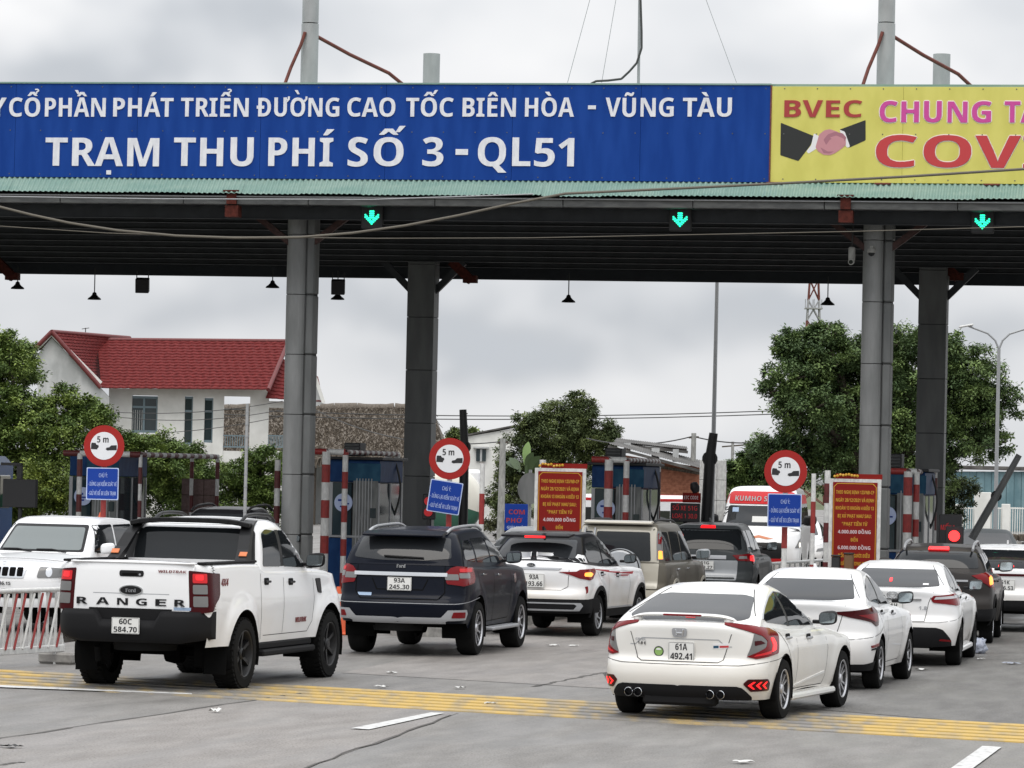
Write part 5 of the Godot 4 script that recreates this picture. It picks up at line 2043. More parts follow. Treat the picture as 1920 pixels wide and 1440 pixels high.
func pickup():
	var o := park("pickup_truck", "white lifted crew cab pickup truck with black rear bumper and black sport bar", "pickup truck", gnd(312, 1287), 0.268, QUEUE)
	var c := car_spec({"W": 0.935, "wo": 0.03, "wb": 3.22, "zr": 1.22, "zf": -4.14, "tr": 0.415, "ar": 0.515, "sill": 0.52, "rear_sill": 0.66, "cr": 0.30, "n": 5.0, "rs": 0.07, "crown": 0.03, "flare": 0.085,
		"wp": [[0.4, 0.93], [0.6, 0.965], [0.95, 0.99], [1.2, 0.975], [1.48, 0.95]], "rp": [[0.4, -0.03], [0.7, 0], [1.2, 0], [1.46, -0.015], [1.5, -0.03]], "fp": [[0.4, -0.1], [0.7, 0], [1.0, -0.05], [1.3, -0.2]],
		"tp": [[-4.2, 1.08], [-3.8, 1.26], [-3.0, 1.34], [-2.6, 1.36], [-1.6, 1.37], [-0.75, 1.39], [-0.62, 1.46], [1.25, 1.475]], "plan": [[-4.2, 0.97], [-3.2, 1], [0.8, 1], [1.2, 0.985]],
		"open": [-0.60, 1.10],
		"gf": [[0, -2.95], [0.5, -2.45], [1, -1.95]], "gr": [[0, -0.62], [0.6, -0.72], [0.92, -0.80], [1, -0.95]], "R": [[-2.9, 1.80], [-2.2, 1.925], [-1.5, 1.955], [-0.7, 1.92]],
		"gw": [[0, 0.89], [0.4, 0.86], [0.8, 0.795], [0.94, 0.74], [1, 0.66]], "gcr": 0.16, "gn": 4.0, "gcf": 0.5, "gcrown": 0.08})
	shell(o, c, M.white_paint)
	# bed
	var st := ST()
	box(st, Vector3(0, 0.98, 0.25), Vector3(1.5, 0.04, 1.72))
	for s in [-1.0, 1.0]:
		box(st, Vector3(s * 0.72, 1.20, 0.25), Vector3(0.05, 0.46, 1.72))
	box(st, Vector3(0, 1.2, 1.12), Vector3(1.46, 0.48, 0.03))
	part("bed_liner", o, st, M.black_plastic)
	st = ST()
	box(st, Vector3(0, 1.235, -0.60), Vector3(1.46, 0.5, 0.05))
	part("bed_front_wall", o, st, M.white_paint)
	for s in [-1.0, 1.0]:
		st = ST()
		box(st, Vector3(s * 0.815, 1.478, 0.27), Vector3(0.115, 0.03, 1.78), Basis.IDENTITY, 0.01)
		part("bed_rail_cap", o, st, M.black_plastic)
	# tailgate
	var tg := rearx("tailgate", o, c, P([-0.735, 0.93, 0.735, 0.93, 0.745, 1.472, -0.745, 1.472], 0.02), M.white_paint, 0.020, false, false, 0.12)
	var cap := ST()
	box(cap, Vector3(0, 1.474, 1.185), Vector3(1.49, 0.018, 0.11), Basis.IDENTITY, 0.006)
	part("tailgate_cap", tg, cap, M.white_paint)
	gaps(tg, c, [[-0.742, 0.93, -0.752, 1.47], [0.742, 0.93, 0.752, 1.47]], "rear", 0.012)
	st = ST()
	for s in [[-0.73, 1.118]]:
		drape(st, func(x, y): return lrx(c, x, y), P([-0.73, 1.112, 0.73, 1.112, 0.73, 1.122, -0.73, 1.122]), 0.021, 0.3, Vector3(0, 0, 1))
	part("tailgate_crease", tg, st, M.silver_trim)
	rearx("tailgate_handle", o, c, P([-0.14, 1.31, 0.14, 1.31, 0.15, 1.345, 0.14, 1.38, -0.14, 1.38, -0.15, 1.345], 0.02), M.satin_black, 0.026)
	rearx("handle_recess", o, c, P([-0.11, 1.322, 0.07, 1.322, 0.07, 1.350, -0.11, 1.350], 0.01), M.under, 0.030)
	st = ST()
	cyl(st, Vector3(0.105, 1.337, 1.245), Vector3(0.105, 1.337, 1.252), 0.012, 0.012, 14)
	part("camera_lens", o, st, M.silver_trim)
	var bd := rearx("oval_badge", o, c, ring(0.145, 32, Vector2(0, 1.155), 0.062), M.chrome, 0.030)
	rearx("badge_face", bd, c, ring(0.130, 32, Vector2(0, 1.155), 0.050), M.satin_black, 0.033)
	var sc := write("lettering", bd, "Ford", T(-0.062, 1.135, 1.255), 0.125, 0.036, M.silver_trim, 0.003, font("Droid Serif", 400), 4.0)
	var xs := [-0.66, -0.42, -0.165, 0.065, 0.30, 0.53]
	for i in 6:
		write("letter", tg, "RANGER"[i], T(xs[i], 0.985, 1.24), 0.13 if i != 1 else 0.155, 0.078, M.satin_black, 0.008)
	var sk := Transform3D(Basis(Vector3(1, 0, 0), Vector3(0.25, 1, 0), Vector3(0, 0, 1)), Vector3(0.32, 1.365, 1.241))
	write("model_lettering", o, "WILDTRAK", sk, 0.34, 0.030, M.model_red, 0.003, bold, 4.0)
	rearx("blue_sticker", o, c, P([0.52, 0.94, 0.72, 0.94, 0.72, 0.975, 0.52, 0.975]), M.sticker, 0.0225)
	# lights
	var tl: Array = tail("tail_light", o, c, P([0.335, 0.93, 0.40, 0.905, 0.9, 0.93, 1.08, 1.12, 1.10, 1.36, 0.335, 1.395], 0.02), M.dark_lens, 0.022)
	var right := [[1, 0.40, 0.72, 1.255, 1.36, M.lit_dim], [1, 0.40, 0.72, 1.13, 1.235, M.clear_lens], [1, 0.40, 0.72, 0.985, 1.105, M.clear_lens], [1, 0.46, 0.62, 1.29, 1.345, M.lit_red]]
	for r in right:
		for k in 2:
			var fn := func(q, y): return lrear(c, q, y)
			var s2 := ST()
			drape(s2, fn if k == 0 else mirrored(fn), P([r[1], r[3], r[2], r[3], r[2], r[4], r[1], r[4]], 0.02), 0.027 if r[5] != M.lit_red else 0.029, 0.08, Vector3(0.6 if k == 0 else -0.6, 0, 1))
			part("lamp_lens", tl[k], s2, r[5])
	# bumper
	var bp := ST()
	var prof := [[0.56, 0.06], [0.60, 0.15], [0.72, 0.17], [0.86, 0.165], [0.925, 0.13], [0.93, 0.0]]
	for sg in [-1.0, 1.0]:
		var g := []
		for p in prof:
			var row := []
			for i in 15:
				var x: float = [0.0, 0.1, 0.2, 0.27, 0.33, 0.40, 0.46, 0.52, 0.60, 0.68, 0.76, 0.83, 0.885, 0.915, 0.925][i]
				var zz: float = 1.20 + p[1] - 0.30 * pow(maxf(0.0, (x - 0.5) / 0.425), 3.2)
				var yy: float = p[0]
				if x < 0.40 and p[0] > 0.8:
					yy -= 0.11 * smoothstep(0.46, 0.32, x)
				if x > 0.6 and p[0] < 0.65:
					yy += 0.05 * (x - 0.6) / 0.3
				row.append(Vector3(x * sg, yy, zz))
			var e: Vector3 = row[14]
			row.append(Vector3(e.x, e.y, 0.92))
			g.append(row)
		grid(g, bp, Vector3(0, 0.75, 0.6))
	box(bp, Vector3(0, 0.85, 1.235), Vector3(1.0, 0.20, 0.05))
	part("rear_bumper", o, bp, M.black_plastic)
	plate(o, Vector3(0, 0.755, 1.385), 0.0, 0.335, 0.185, "60C", "584.70")
	# sport bar behind the cab
	var bar := ST()
	for sg in [-1.0, 1.0]:
		var path := [[-0.22, 1.48], [-0.42, 1.62], [-0.58, 1.78], [-0.76, 1.90], [-1.0, 1.955]]
		for i in path.size() - 1:
			for q in 1:
				var a := Vector3(sg * (0.87 - i * 0.038), path[i][1], path[i][0])
				var b := Vector3(sg * (0.87 - (i + 1) * 0.038), path[i + 1][1], path[i + 1][0])
				var w0: float = [0.20, 0.11, 0.085, 0.08, 0.07][i]
				var w1: float = [0.20, 0.11, 0.085, 0.08, 0.07][i + 1]
				var dn0 := Vector3(0, 0, -w0)
				var dn1 := Vector3(0, 0, -w1)
				var inn := Vector3(-sg * 0.14, 0, 0)
				quadf(bar, a, b, b + inn, a + inn, Vector3(0, 0.6, 1))
				quadf(bar, a, b, b + dn1, a + dn0, Vector3(sg, 0, 0))
				quadf(bar, a + inn, b + inn, b + inn + dn1, a + inn + dn0, Vector3(-sg, 0, 0))
				quadf(bar, a + dn0, b + dn1, b + inn + dn1, a + inn + dn0, Vector3(0, -0.6, -1))
	var arcp := []
	for i in 13:
		var x := lerpf(-0.745, 0.745, i / 12.0)
		arcp.append(Vector3(x, 1.945 - 0.05 * pow(absf(x) / 0.745, 4.0), -0.72 + 0.02 * (1 - x * x)))
	for i in 12:
		var a: Vector3 = arcp[i]
		var b: Vector3 = arcp[i + 1]
		box(bar, (a + b) * 0.5, Vector3(a.distance_to(b) + 0.01, 0.06, 0.14), Basis(Vector3(0, 0, 1), atan2(b.y - a.y, b.x - a.x)), 0.01)
	var hoop := part("sport_bar", o, bar, M.satin_black)
	for sg in [-1.0, 1.0]:
		st = ST()
		box(st, Vector3(sg * 0.80, 1.565, -0.32), Vector3(0.095, 0.075, 0.012), Basis(Vector3(1, 0, 0), -0.85), 0.003)
		part("orange_reflector", hoop, st, M.orange_reflector)
	# glass and trim
	rearx("rear_cab_panel", o, c, P([-0.83, 1.40, 0.83, 1.40, 0.77, 1.82, 0.66, 1.90, -0.66, 1.90, -0.77, 1.82], 0.04), M.satin_black, 0.003, true)
	rearx("rear_window", o, c, P([-0.72, 1.45, 0.72, 1.45, 0.665, 1.80, 0.60, 1.855, -0.60, 1.855, -0.665, 1.80], 0.04), M.dark_glass, 0.006, true)
	flank("side_window", o, c, P([-0.80, 1.415, -1.46, 1.405, -1.44, 1.83, -1.12, 1.85, -0.93, 1.80], 0.05), M.dark_glass, 0.006, true)
	flank("side_window", o, c, P([-1.56, 1.405, -2.45, 1.375, -2.02, 1.73, -1.78, 1.83, -1.55, 1.84], 0.05), M.dark_glass, 0.006, true)
	flank("window_pillar", o, c, P([-1.45, 1.41, -1.565, 1.41, -1.56, 1.84, -1.44, 1.84]), M.satin_black, 0.005, true)
	rearx("windscreen", o, c, P([-0.70, 1.42, 0.70, 1.42, 0.58, 1.83, -0.58, 1.83], 0.05), M.dark_glass, 0.006, true, true)
	gaps(o, c, [[-0.66, 1.44, -0.66, 1.0, -0.70, 0.62, -0.72, 0.56], [-1.50, 1.38, -1.50, 0.60], [-2.62, 1.33, -2.66, 1.0, -2.60, 0.72, -2.45, 0.60, -0.80, 0.60], [0.93, 1.46, 0.93, 1.40]])
	handles(o, c, [[-0.88, 1.235], [-1.78, 1.215]], M.satin_black)
	mirrors(o, c, -2.33, 1.45, M.black_plastic, 1.12)
	flank("side_vent", o, c, P([-2.72, 1.24, -2.90, 1.24, -2.93, 1.05, -2.80, 1.07], 0.03), M.satin_black, 0.012)
	write("model_lettering", o, "4X4", Transform3D(Basis(Vector3(0, 0, -1), Vector3(0, 1, -0.15), Vector3(1, 0, 0)), Vector3(lx(c, 0.62, 1.26) + 0.004, 1.215, 0.74)), 0.24, 0.085, M.model_red, 0.003, bold, 4.0)
	var dx := lx(c, -2.1, 0.75)
	write("model_lettering", o, "WILDTRAK", Transform3D(Basis(Vector3(0, 0, -1), Vector3(0, 1, -0.2), Vector3(1, 0, 0)), Vector3(dx + 0.004, 0.72, -1.95)), 0.42, 0.06, M.model_red, 0.003, bold, 4.0)
	for sg in [-1.0, 1.0]:
		st = ST()
		box(st, Vector3(sg * 0.90, 0.395, -1.61), Vector3(0.16, 0.075, 1.95), Basis.IDENTITY, 0.02)
		box(st, Vector3(sg * 0.86, 0.475, -1.61), Vector3(0.10, 0.09, 2.05), Basis.IDENTITY, 0.02)
		part("side_step", o, st, M.black_plastic)
	rails(o, c, -0.95, -2.15, 0.55, M.satin_black, 0.06)
	wheels(o, c, 0.285, "truck", M.dark_rim)
	# beneath: spare wheel, axle, flaps
	st = ST()
	cyl(st, Vector3(-0.95, 0.42, 0), Vector3(0.95, 0.42, 0), 0.05)
	lathe(st, [[0.001, -0.12], [0.13, -0.10], [0.15, 0.0], [0.13, 0.10], [0.001, 0.12]], 16, Transform3D(Basis(Vector3(0, 0, 1), PI / 2), Vector3(0.1, 0.42, 0)))
	cyl(st, Vector3(-0.45, 0.5, 1.1), Vector3(-0.45, 0.33, 1.05), 0.035)
	part("rear_axle", o, st, M.under)
	st = ST()
	lathe(st, [[0.15, -0.1], [0.36, -0.1], [0.38, 0.0], [0.36, 0.1], [0.15, 0.1]], 30, T(0.02, 0.56, 0.78))
	part("spare_wheel", o, st, M.tyre)
	for sg in [-1.0, 1.0]:
		st = ST()
		box(st, Vector3(sg * 0.79, 0.40, 0.53), Vector3(0.27, 0.42, 0.012), Basis(Vector3(1, 0, 0), -0.12))
		part("mud_flap", o, st, M.under)

func everest():
	var o := park("large_suv", "dark navy blue large SUV with chrome tailgate strip right of the white pickup", "SUV", gnd(779, 1225), 0.215, QUEUE)
	var c := car_spec({"W": 0.905, "wo": 0.01, "wb": 2.85, "zr": 1.10, "zf": -3.78, "tr": 0.385, "ar": 0.47, "sill": 0.40, "rear_sill": 0.47, "cr": 0.42, "n": 3.6, "rs": 0.08, "crown": 0.04, "flare": 0.04,
		"wp": [[0.35, 0.93], [0.6, 0.98], [1.0, 1.0], [1.25, 0.96], [1.4, 0.93]], "rp": [[0.4, -0.12], [0.55, 0.0], [0.75, 0.02], [0.85, -0.06], [1.15, -0.10], [1.3, -0.13]], "fp": [[0.4, -0.1], [0.7, 0], [1.2, -0.2]],
		"tp": [[-3.8, 0.98], [-3.5, 1.14], [-2.5, 1.24], [-1.8, 1.26], [0, 1.29], [1.1, 1.33]],
		"gf": [[0, -2.55], [0.5, -2.0], [1, -1.5]], "gr": [[0, 0.98], [0.4, 0.90], [0.85, 0.72], [1, 0.60]], "R": [[-2.5, 1.63], [-1.8, 1.745], [-1.0, 1.775], [0.2, 1.75], [0.9, 1.71]],
		"gw": [[0, 0.86], [0.4, 0.81], [0.85, 0.69], [0.95, 0.65], [1, 0.58]], "gcr": 0.34, "gn": 3.4})
	shell(o, c, M.navy_paint)
	var sp := ST()
	box(sp, Vector3(0, 1.705, 0.80), Vector3(1.16, 0.035, 0.30), Basis(Vector3(1, 0, 0), 0.14), 0.012)
	part("roof_spoiler", o, sp, M.navy_paint)
	rearx("rear_window", o, c, P([-0.70, 1.37, -0.3, 1.335, 0.3, 1.335, 0.70, 1.37, 0.63, 1.65, -0.63, 1.65], 0.04), M.grey_glass, 0.006, true)
	var wi := ST()
	tube(wi, [gend(c, 0.02, 1.375, true) + Vector3(0, 0, 0.02), gend(c, -0.25, 1.395, true) + Vector3(0, 0, 0.03), gend(c, 0.32, 1.375, true) + Vector3(0, 0, 0.03)], 0.012, 6)
	part("rear_wiper", o, wi, M.satin_black)
	flank("side_window", o, c, P([0.66, 1.36, 0.02, 1.315, 0.0, 1.63, 0.30, 1.615, 0.55, 1.53], 0.06), M.dark_glass, 0.006, true)
	flank("side_window", o, c, P([-0.08, 1.31, -0.92, 1.295, -0.92, 1.655, -0.10, 1.64], 0.05), M.grey_glass, 0.006, true)
	flank("side_window", o, c, P([-1.0, 1.295, -1.95, 1.28, -1.62, 1.49, -1.30, 1.615, -1.0, 1.655], 0.05), M.grey_glass, 0.006, true)
	rearx("windscreen", o, c, P([-0.70, 1.32, 0.70, 1.32, 0.58, 1.70, -0.58, 1.70], 0.05), M.dark_glass, 0.006, true, true)
	var tl: Array = tail("tail_light", o, c, P([0.38, 1.02, 0.75, 0.99, 1.25, 1.03, 1.32, 1.10, 1.25, 1.245, 0.60, 1.265, 0.46, 1.24, 0.36, 1.16], 0.03), M.red_lens, 0.014)
	for k in 2:
		for r in [[0.36, 0.62, 1.075, 1.155, M.clear_lens], [0.64, 1.0, 1.10, 1.17, M.clear_lens], [0.66, 1.15, 1.185, 1.235, M.lit_dim]]:
			var fn := func(q, y): return lrear(c, q, y)
			var s2 := ST()
			drape(s2, fn if k == 0 else mirrored(fn), P([r[0], r[2], r[1], r[2], r[1], r[3], r[0], r[3]], 0.02), 0.018, 0.08, Vector3(0.6 if k == 0 else -0.6, 0, 1))
			part("lamp_lens", tl[k], s2, r[4])
	rearx("chrome_strip", o, c, P([-0.66, 1.12, 0.66, 1.12, 0.66, 1.17, -0.66, 1.17]), M.chrome, 0.022)
	var b := write("badge_lettering", o, "Ford", T(-0.06, 1.235, 1.01), 0.13, 0.045, M.chrome, 0.01, font("Droid Serif", 700), 4.0, func(p): return Vector3(p.x, p.y, lrx(c, p.x, p.y).z + p.z - 1.005))
	gaps(o, c, [[-0.62, 1.33, -0.64, 0.90, -0.55, 0.80, 0.55, 0.80, 0.64, 0.90, 0.62, 1.33]], "rear", 0.012, M.under)
	gaps(o, c, [[-0.40, 1.08, -0.33, 0.93, 0.33, 0.93, 0.40, 1.08]], "rear", 0.014, M.under, "plate_recess_edge")
	plate(o, Vector3(0, 1.01, lrx(c, 0, 1.0).z + 0.02), 0.05, 0.345, 0.185, "93A", "245.30")
	rearx("blue_sticker", o, c, P([-0.60, 0.835, -0.40, 0.835, -0.40, 0.88, -0.60, 0.88]), M.sticker, 0.008)
	# bumper garnish
	tail("bumper_garnish", o, c, P([0, 0.555, 0.34, 0.555, 0.45, 0.66, 0.97, 0.665, 1.0, 0.61, 0.95, 0.525, 0.46, 0.52, 0.34, 0.49, 0, 0.49], 0.015), M.silver_trim, 0.022)
	tail("skid_plate", o, c, P([0, 0.488, 0.33, 0.488, 0.42, 0.515, 0.42, 0.475, 0, 0.47]), M.silver_trim, 0.012)
	tail("bumper_reflector", o, c, P([0.52, 0.555, 0.90, 0.555, 0.90, 0.635, 0.56, 0.635], 0.02), M.red_lens, 0.030)
	gaps(o, c, [[0, 0.745, 0.6, 0.745, 1.15, 0.77, 1.6, 0.82]], "tail", 0.010, M.silver_trim, "bumper_crease")
	gaps(o, c, [[0.05, 1.28, -0.05, 1.0, -0.20, 0.88], [-0.98, 1.25, -1.0, 0.45], [-2.10, 1.20, -2.16, 0.9, -2.05, 0.48, -0.60, 0.46], [0.50, 1.25, 0.56, 0.80]], "flank", 0.009, M.under)
	handles(o, c, [[-0.33, 1.14], [-1.28, 1.12]], M.chrome, false)
	flank("fender_vent", o, c, P([-2.28, 1.10, -2.44, 1.12, -2.42, 0.98, -2.32, 0.98], 0.03), M.chrome, 0.010)
	mirrors(o, c, -1.80, 1.34, M.navy_paint, 1.12)
	for sg in [-1.0, 1.0]:
		var st := ST()
		box(st, Vector3(sg * 0.92, 0.36, -1.42), Vector3(0.17, 0.05, 1.75), Basis.IDENTITY, 0.015)
		part("side_step", o, st, M.silver_trim)
	rails(o, c, 0.62, -1.55, 0.56, M.silver_trim, 0.045)
	wheels(o, c, 0.265, "twin", M.alloy)
	under_bits(o, 0.42)

func under_bits(o: Node3D, y: float, spare := true):
	var st := ST()
	cyl(st, Vector3(-0.8, y, 0), Vector3(0.8, y, 0), 0.045)
	lathe(st, [[0.001, -0.11], [0.12, -0.09], [0.14, 0.0], [0.12, 0.09], [0.001, 0.11]], 16, Transform3D(Basis(Vector3(0, 0, 1), PI / 2), Vector3(0.05, y, 0)))
	part("rear_axle", o, st, M.under)
	if spare:
		st = ST()
		lathe(st, [[0.15, -0.1], [0.34, -0.1], [0.36, 0.0], [0.34, 0.1], [0.15, 0.1]], 30, T(-0.1, y + 0.03, 0.66))
		part("spare_wheel", o, st, M.tyre)

func civic():
	var o := park("cream_sedan", "cream white sedan with boot spoiler, twin exhausts and C shaped tail lights", "sedan", gnd(1317, 1343), 0.318, QUEUE)
	var c := car_spec({"W": 0.915, "wo": -0.005, "wb": 2.70, "zr": 1.02, "zf": -3.60, "tr": 0.328, "ar": 0.385, "sill": 0.24, "rear_sill": 0.24, "cr": 0.56, "n": 3.1, "rs": 0.10, "crown": 0.035, "flare": 0.022,
		"wp": [[0.2, 0.90], [0.35, 0.955], [0.55, 0.985], [0.72, 0.99], [0.9, 0.955], [1.06, 0.88]], "rp": [[0.2, -0.10], [0.32, -0.01], [0.48, 0.02], [0.60, -0.005], [0.68, -0.075], [0.90, -0.05], [1.0, -0.035], [1.06, -0.07]],
		"fp": [[0.2, -0.1], [0.5, 0], [0.8, -0.12]],
		"tp": [[-3.6, 0.62], [-3.3, 0.74], [-2.5, 0.89], [-2.0, 0.94], [-1.2, 0.945], [-0.4, 0.965], [0.2, 1.01], [0.7, 1.045], [1.0, 1.05]], "plan": [[-3.6, 0.93], [-2.7, 1.0], [-1.2, 0.985], [0.1, 1.0], [0.6, 0.985], [1.0, 0.95]],
		"gf": [[0, -2.25], [0.5, -1.62], [1, -0.95]], "gr": [[0, 0.86], [0.25, 0.73], [0.5, 0.50], [0.75, 0.12], [0.9, -0.22], [1, -0.55]], "R": [[-2.2, 1.20], [-1.5, 1.345], [-0.9, 1.415], [-0.4, 1.42], [0.1, 1.375], [0.7, 1.30]],
		"gw": [[0, 0.80], [0.35, 0.755], [0.75, 0.645], [0.93, 0.575], [1, 0.50]], "gcr": 0.22, "gn": 2.6, "gcf": 0.28, "gnf": 3.0, "gcrown": 0.10})
	shell(o, c, M.cream_paint)
	rearx("rear_window", o, c, P([-0.60, 1.075, -0.35, 1.045, 0.35, 1.045, 0.60, 1.075, 0.665, 1.10, 0.545, 1.30, 0.42, 1.325, -0.42, 1.325, -0.545, 1.30, -0.665, 1.10], 0.03), M.grey_glass, 0.004, true)
	var sp := ST()
	rearx("painted_red_reflection", o, c, P([-0.02, 1.085, 0.09, 1.085, 0.09, 1.115, -0.02, 1.115], 0.01), M.lit_dim, 0.006, true)  # glowing red patch laid on the glass, drawn as a brake light's reflection
	var wing := []
	for i in 21:
		var x := lerpf(-0.60, 0.60, i / 20.0)
		var e := pow(absf(x) / 0.60, 6.0)
		var row := []
		var sq := sqrt(maxf(0.0, 1.0 - pow(absf(x) / 0.60, 8.0))) + 0.02
		for k in 9:
			var t := TAU * k / 8.0
			row.append(Vector3(x, 1.125 - e * 0.055 - x * x * 0.02 + sin(t) * 0.020 * sq, 0.88 - x * x * 0.18 + cos(t) * 0.085 * sq))
		wing.append(row)
	grid(wing, sp, Vector3(0, 1.12, 0.88))
	for s in [-1.0, 1.0]:
		box(sp, Vector3(s * 0.50, 1.07, 0.84), Vector3(0.09, 0.08, 0.12), Basis.IDENTITY, 0.03)
	var wg := part("boot_spoiler", o, sp, M.cream_paint)
	var bl := ST()
	box(bl, Vector3(0.02, 1.122, 0.962), Vector3(0.42, 0.022, 0.02), Basis.IDENTITY, 0.005)
	part("brake_light", wg, bl, M.red_lens)
	# the C shaped lights
	var outer := P([0.34, 1.055, 0.60, 1.035, 1.02, 0.99, 1.20, 0.945, 1.22, 0.90, 1.06, 0.725, 0.60, 0.675, 0.47, 0.70, 0.60, 0.74, 0.80, 0.80, 0.86, 0.86, 0.78, 0.915, 0.62, 0.955, 0.345, 1.025], 0.015)
	var tl: Array = tail("tail_light", o, c, outer, M.red_lens, 0.012)
	for k in 2:
		var fn := func(q, y): return lrear(c, q, y)
		var f2: Callable = fn if k == 0 else mirrored(fn)
		var out := Vector3(0.6 if k == 0 else -0.6, 0, 1)
		var s2 := ST()
		drape(s2, f2, P([0.475, 0.705, 0.60, 0.74, 0.80, 0.80, 0.86, 0.86, 0.78, 0.915, 0.64, 0.945, 0.58, 0.86], 0.02), 0.007, 0.06, out)
		part("clear_lamp", tl[k], s2, M.clear_lens)
		s2 = ST()
		drape(s2, f2, P([0.60, 0.815, 0.80, 0.84, 0.72, 0.87, 0.61, 0.865], 0.01), 0.010, 0.06, out)
		part("lamp_divider", tl[k], s2, M.dark_lens)
		s2 = ST()
		drape(s2, f2, P([0.90, 0.745, 1.00, 0.76, 1.06, 0.83, 1.0, 0.90, 0.94, 0.89, 0.97, 0.82], 0.03), 0.015, 0.06, out)
		part("lamp_glow", tl[k], s2, M.lit_red)
		s2 = ST()
		drape(s2, f2, P([0.56, 0.70, 0.88, 0.73, 0.92, 0.765, 0.60, 0.722], 0.01), 0.014, 0.06, out)
		part("lamp_glow", tl[k], s2, M.lit_dim)
		# low lamps in the bumper, with their chevrons
		s2 = ST()
		drape(s2, f2, P([0.475, 0.415, 0.54, 0.465, 0.90, 0.465, 0.96, 0.42, 0.95, 0.34, 0.58, 0.335], 0.02), 0.010, 0.06, out)
		var fl := part("bumper_light", o, s2, M.dark_lens)
		s2 = ST()
		for i in 3:
			var q := 0.54 + i * 0.12
			drape(s2, f2, P([q, 0.40, q + 0.075, 0.438, q + 0.11, 0.438, q + 0.045, 0.40, q + 0.11, 0.362, q + 0.075, 0.362]), 0.013, 0.06, out)
		part("lamp_glow", fl, s2, M.lit_red)
	# boot lid, badge, plate
	gaps(o, c, [[-0.60, 1.03, -0.55, 0.92, -0.47, 0.655, -0.42, 0.63, 0.42, 0.63, 0.47, 0.655, 0.55, 0.92, 0.60, 1.03]], "rear", 0.008, M.seam)
	gaps(o, c, [[-0.56, 0.80, -0.50, 0.80, -0.42, 0.87, 0.42, 0.87, 0.50, 0.80, 0.56, 0.80]], "rear", 0.010, M.silver_trim, "plate_recess_edge")
	var bd := rearx("square_badge", o, c, P([-0.075, 0.89, 0.075, 0.89, 0.085, 0.985, -0.085, 0.985], 0.03), M.silver_trim, 0.012)
	var zb := lrx(c, 0, 0.93).z
	var st := ST()
	for s in [-1.0, 1.0]:
		box(st, Vector3(s * 0.036, 0.938, zb + 0.018), Vector3(0.016, 0.066, 0.012), Basis(Vector3(0, 0, 1), -s * 0.13), 0.003)
	box(st, Vector3(0, 0.932, zb + 0.018), Vector3(0.07, 0.014, 0.012), Basis.IDENTITY, 0.003)
	part("badge_emblem", bd, st, M.chrome)
	plate(o, Vector3(0.02, 0.735, lrx(c, 0, 0.735).z + 0.012), -0.04, 0.285, 0.205, "61A", "492.41")
	var warp := func(p): return Vector3(p.x, p.y, lrx(c, p.x, p.y).z + 0.004 + p.z)
	write("badge_lettering", o, "CIVIC", T(-0.50, 0.845, 0), 0.12, 0.022, M.silver_trim, 0.004, bold, 4.0, warp)
	write("badge_lettering", o, "1.8 E", T(-0.47, 0.800, 0), 0.09, 0.028, M.ink, 0.004, bold, 4.0, warp)
	var rs := rearx("round_sticker", o, c, ring(0.055, 24, Vector2(-0.235, 0.73)), M.ink, 0.003)
	rearx("sticker_face", rs, c, ring(0.044, 24, Vector2(-0.235, 0.73)), M.leafy if M.has("leafy") else mat("leafy", Color(0.25, 0.42, 0.12), 0.5), 0.0045)
	rearx("sticker_face", rs, c, P([-0.265, 0.745, -0.205, 0.745, -0.215, 0.765, -0.255, 0.765], 0.01), M.cuff, 0.006)
	var bs := rearx("dealer_sticker", o, c, P([0.36, 0.775, 0.53, 0.785, 0.53, 0.84, 0.36, 0.83]), M.cuff, 0.003)
	rearx("sticker_face", bs, c, P([0.365, 0.782, 0.42, 0.786, 0.42, 0.812, 0.365, 0.808]), M.booth_teal, 0.0045)
	rearx("sticker_face", bs, c, P([0.43, 0.788, 0.525, 0.793, 0.525, 0.815, 0.43, 0.81]), M.letter_red, 0.0045)
	# diffuser and exhausts
	tail("rear_diffuser", o, c, P([0, 0.385, 0.40, 0.385, 0.47, 0.37, 0.62, 0.275, 0.62, 0.242, 0, 0.242], 0.01), M.black_plastic, 0.010)
	st = ST()
	box(st, Vector3(0, 0.225, 0.88), Vector3(0.8, 0.12, 0.2), Basis.IDENTITY, 0.03)
	part("diffuser_fin", o, st, M.black_plastic)
	for s in [-0.545, -0.435, 0.36, 0.47]:
		st = ST()
		var z: float = lrx(c, s, 0.30).z
		lathe(st, [[0.043, -0.10], [0.047, 0.05], [0.043, 0.055], [0.037, 0.045], [0.035, -0.08], [0.001, -0.085]], 20, Transform3D(Basis(Vector3(1, 0, 0), PI / 2), Vector3(s, 0.295, z)))
		part("exhaust_pipe", o, st, M.chrome)
	# sides
	flank("side_window", o, c, P([0.41, 1.095, 0.30, 1.05, -0.55, 0.995, -0.56, 1.345, -0.28, 1.30, 0.10, 1.195, 0.30, 1.135], 0.03), M.dark_glass, 0.005, true)
	flank("side_window", o, c, P([-0.64, 0.99, -1.76, 0.965, -1.30, 1.17, -1.05, 1.275, -0.85, 1.325, -0.65, 1.345], 0.03), M.dark_glass, 0.005, true)
	flank("window_pillar", o, c, P([-0.54, 0.99, -0.65, 0.985, -0.66, 1.35, -0.55, 1.35]), M.satin_black, 0.004, true)
	var ch := ST()
	for sg in [1.0, -1.0]:
		var pts := []
		for p in [[0.44, 1.085], [0.32, 1.14], [0.10, 1.207], [-0.28, 1.313], [-0.58, 1.358], [-0.85, 1.338], [-1.05, 1.288]]:
			pts.append(Vector3(sg * (gx(c, p[0], p[1]) + 0.006), p[1], p[0]))
		tube(ch, pts, 0.008, 6)
	part("window_trim", o, ch, M.silver_trim)
	rearx("windscreen", o, c, P([-0.68, 1.0, 0.68, 1.0, 0.52, 1.34, -0.52, 1.34], 0.05), M.dark_glass, 0.005, true, true)
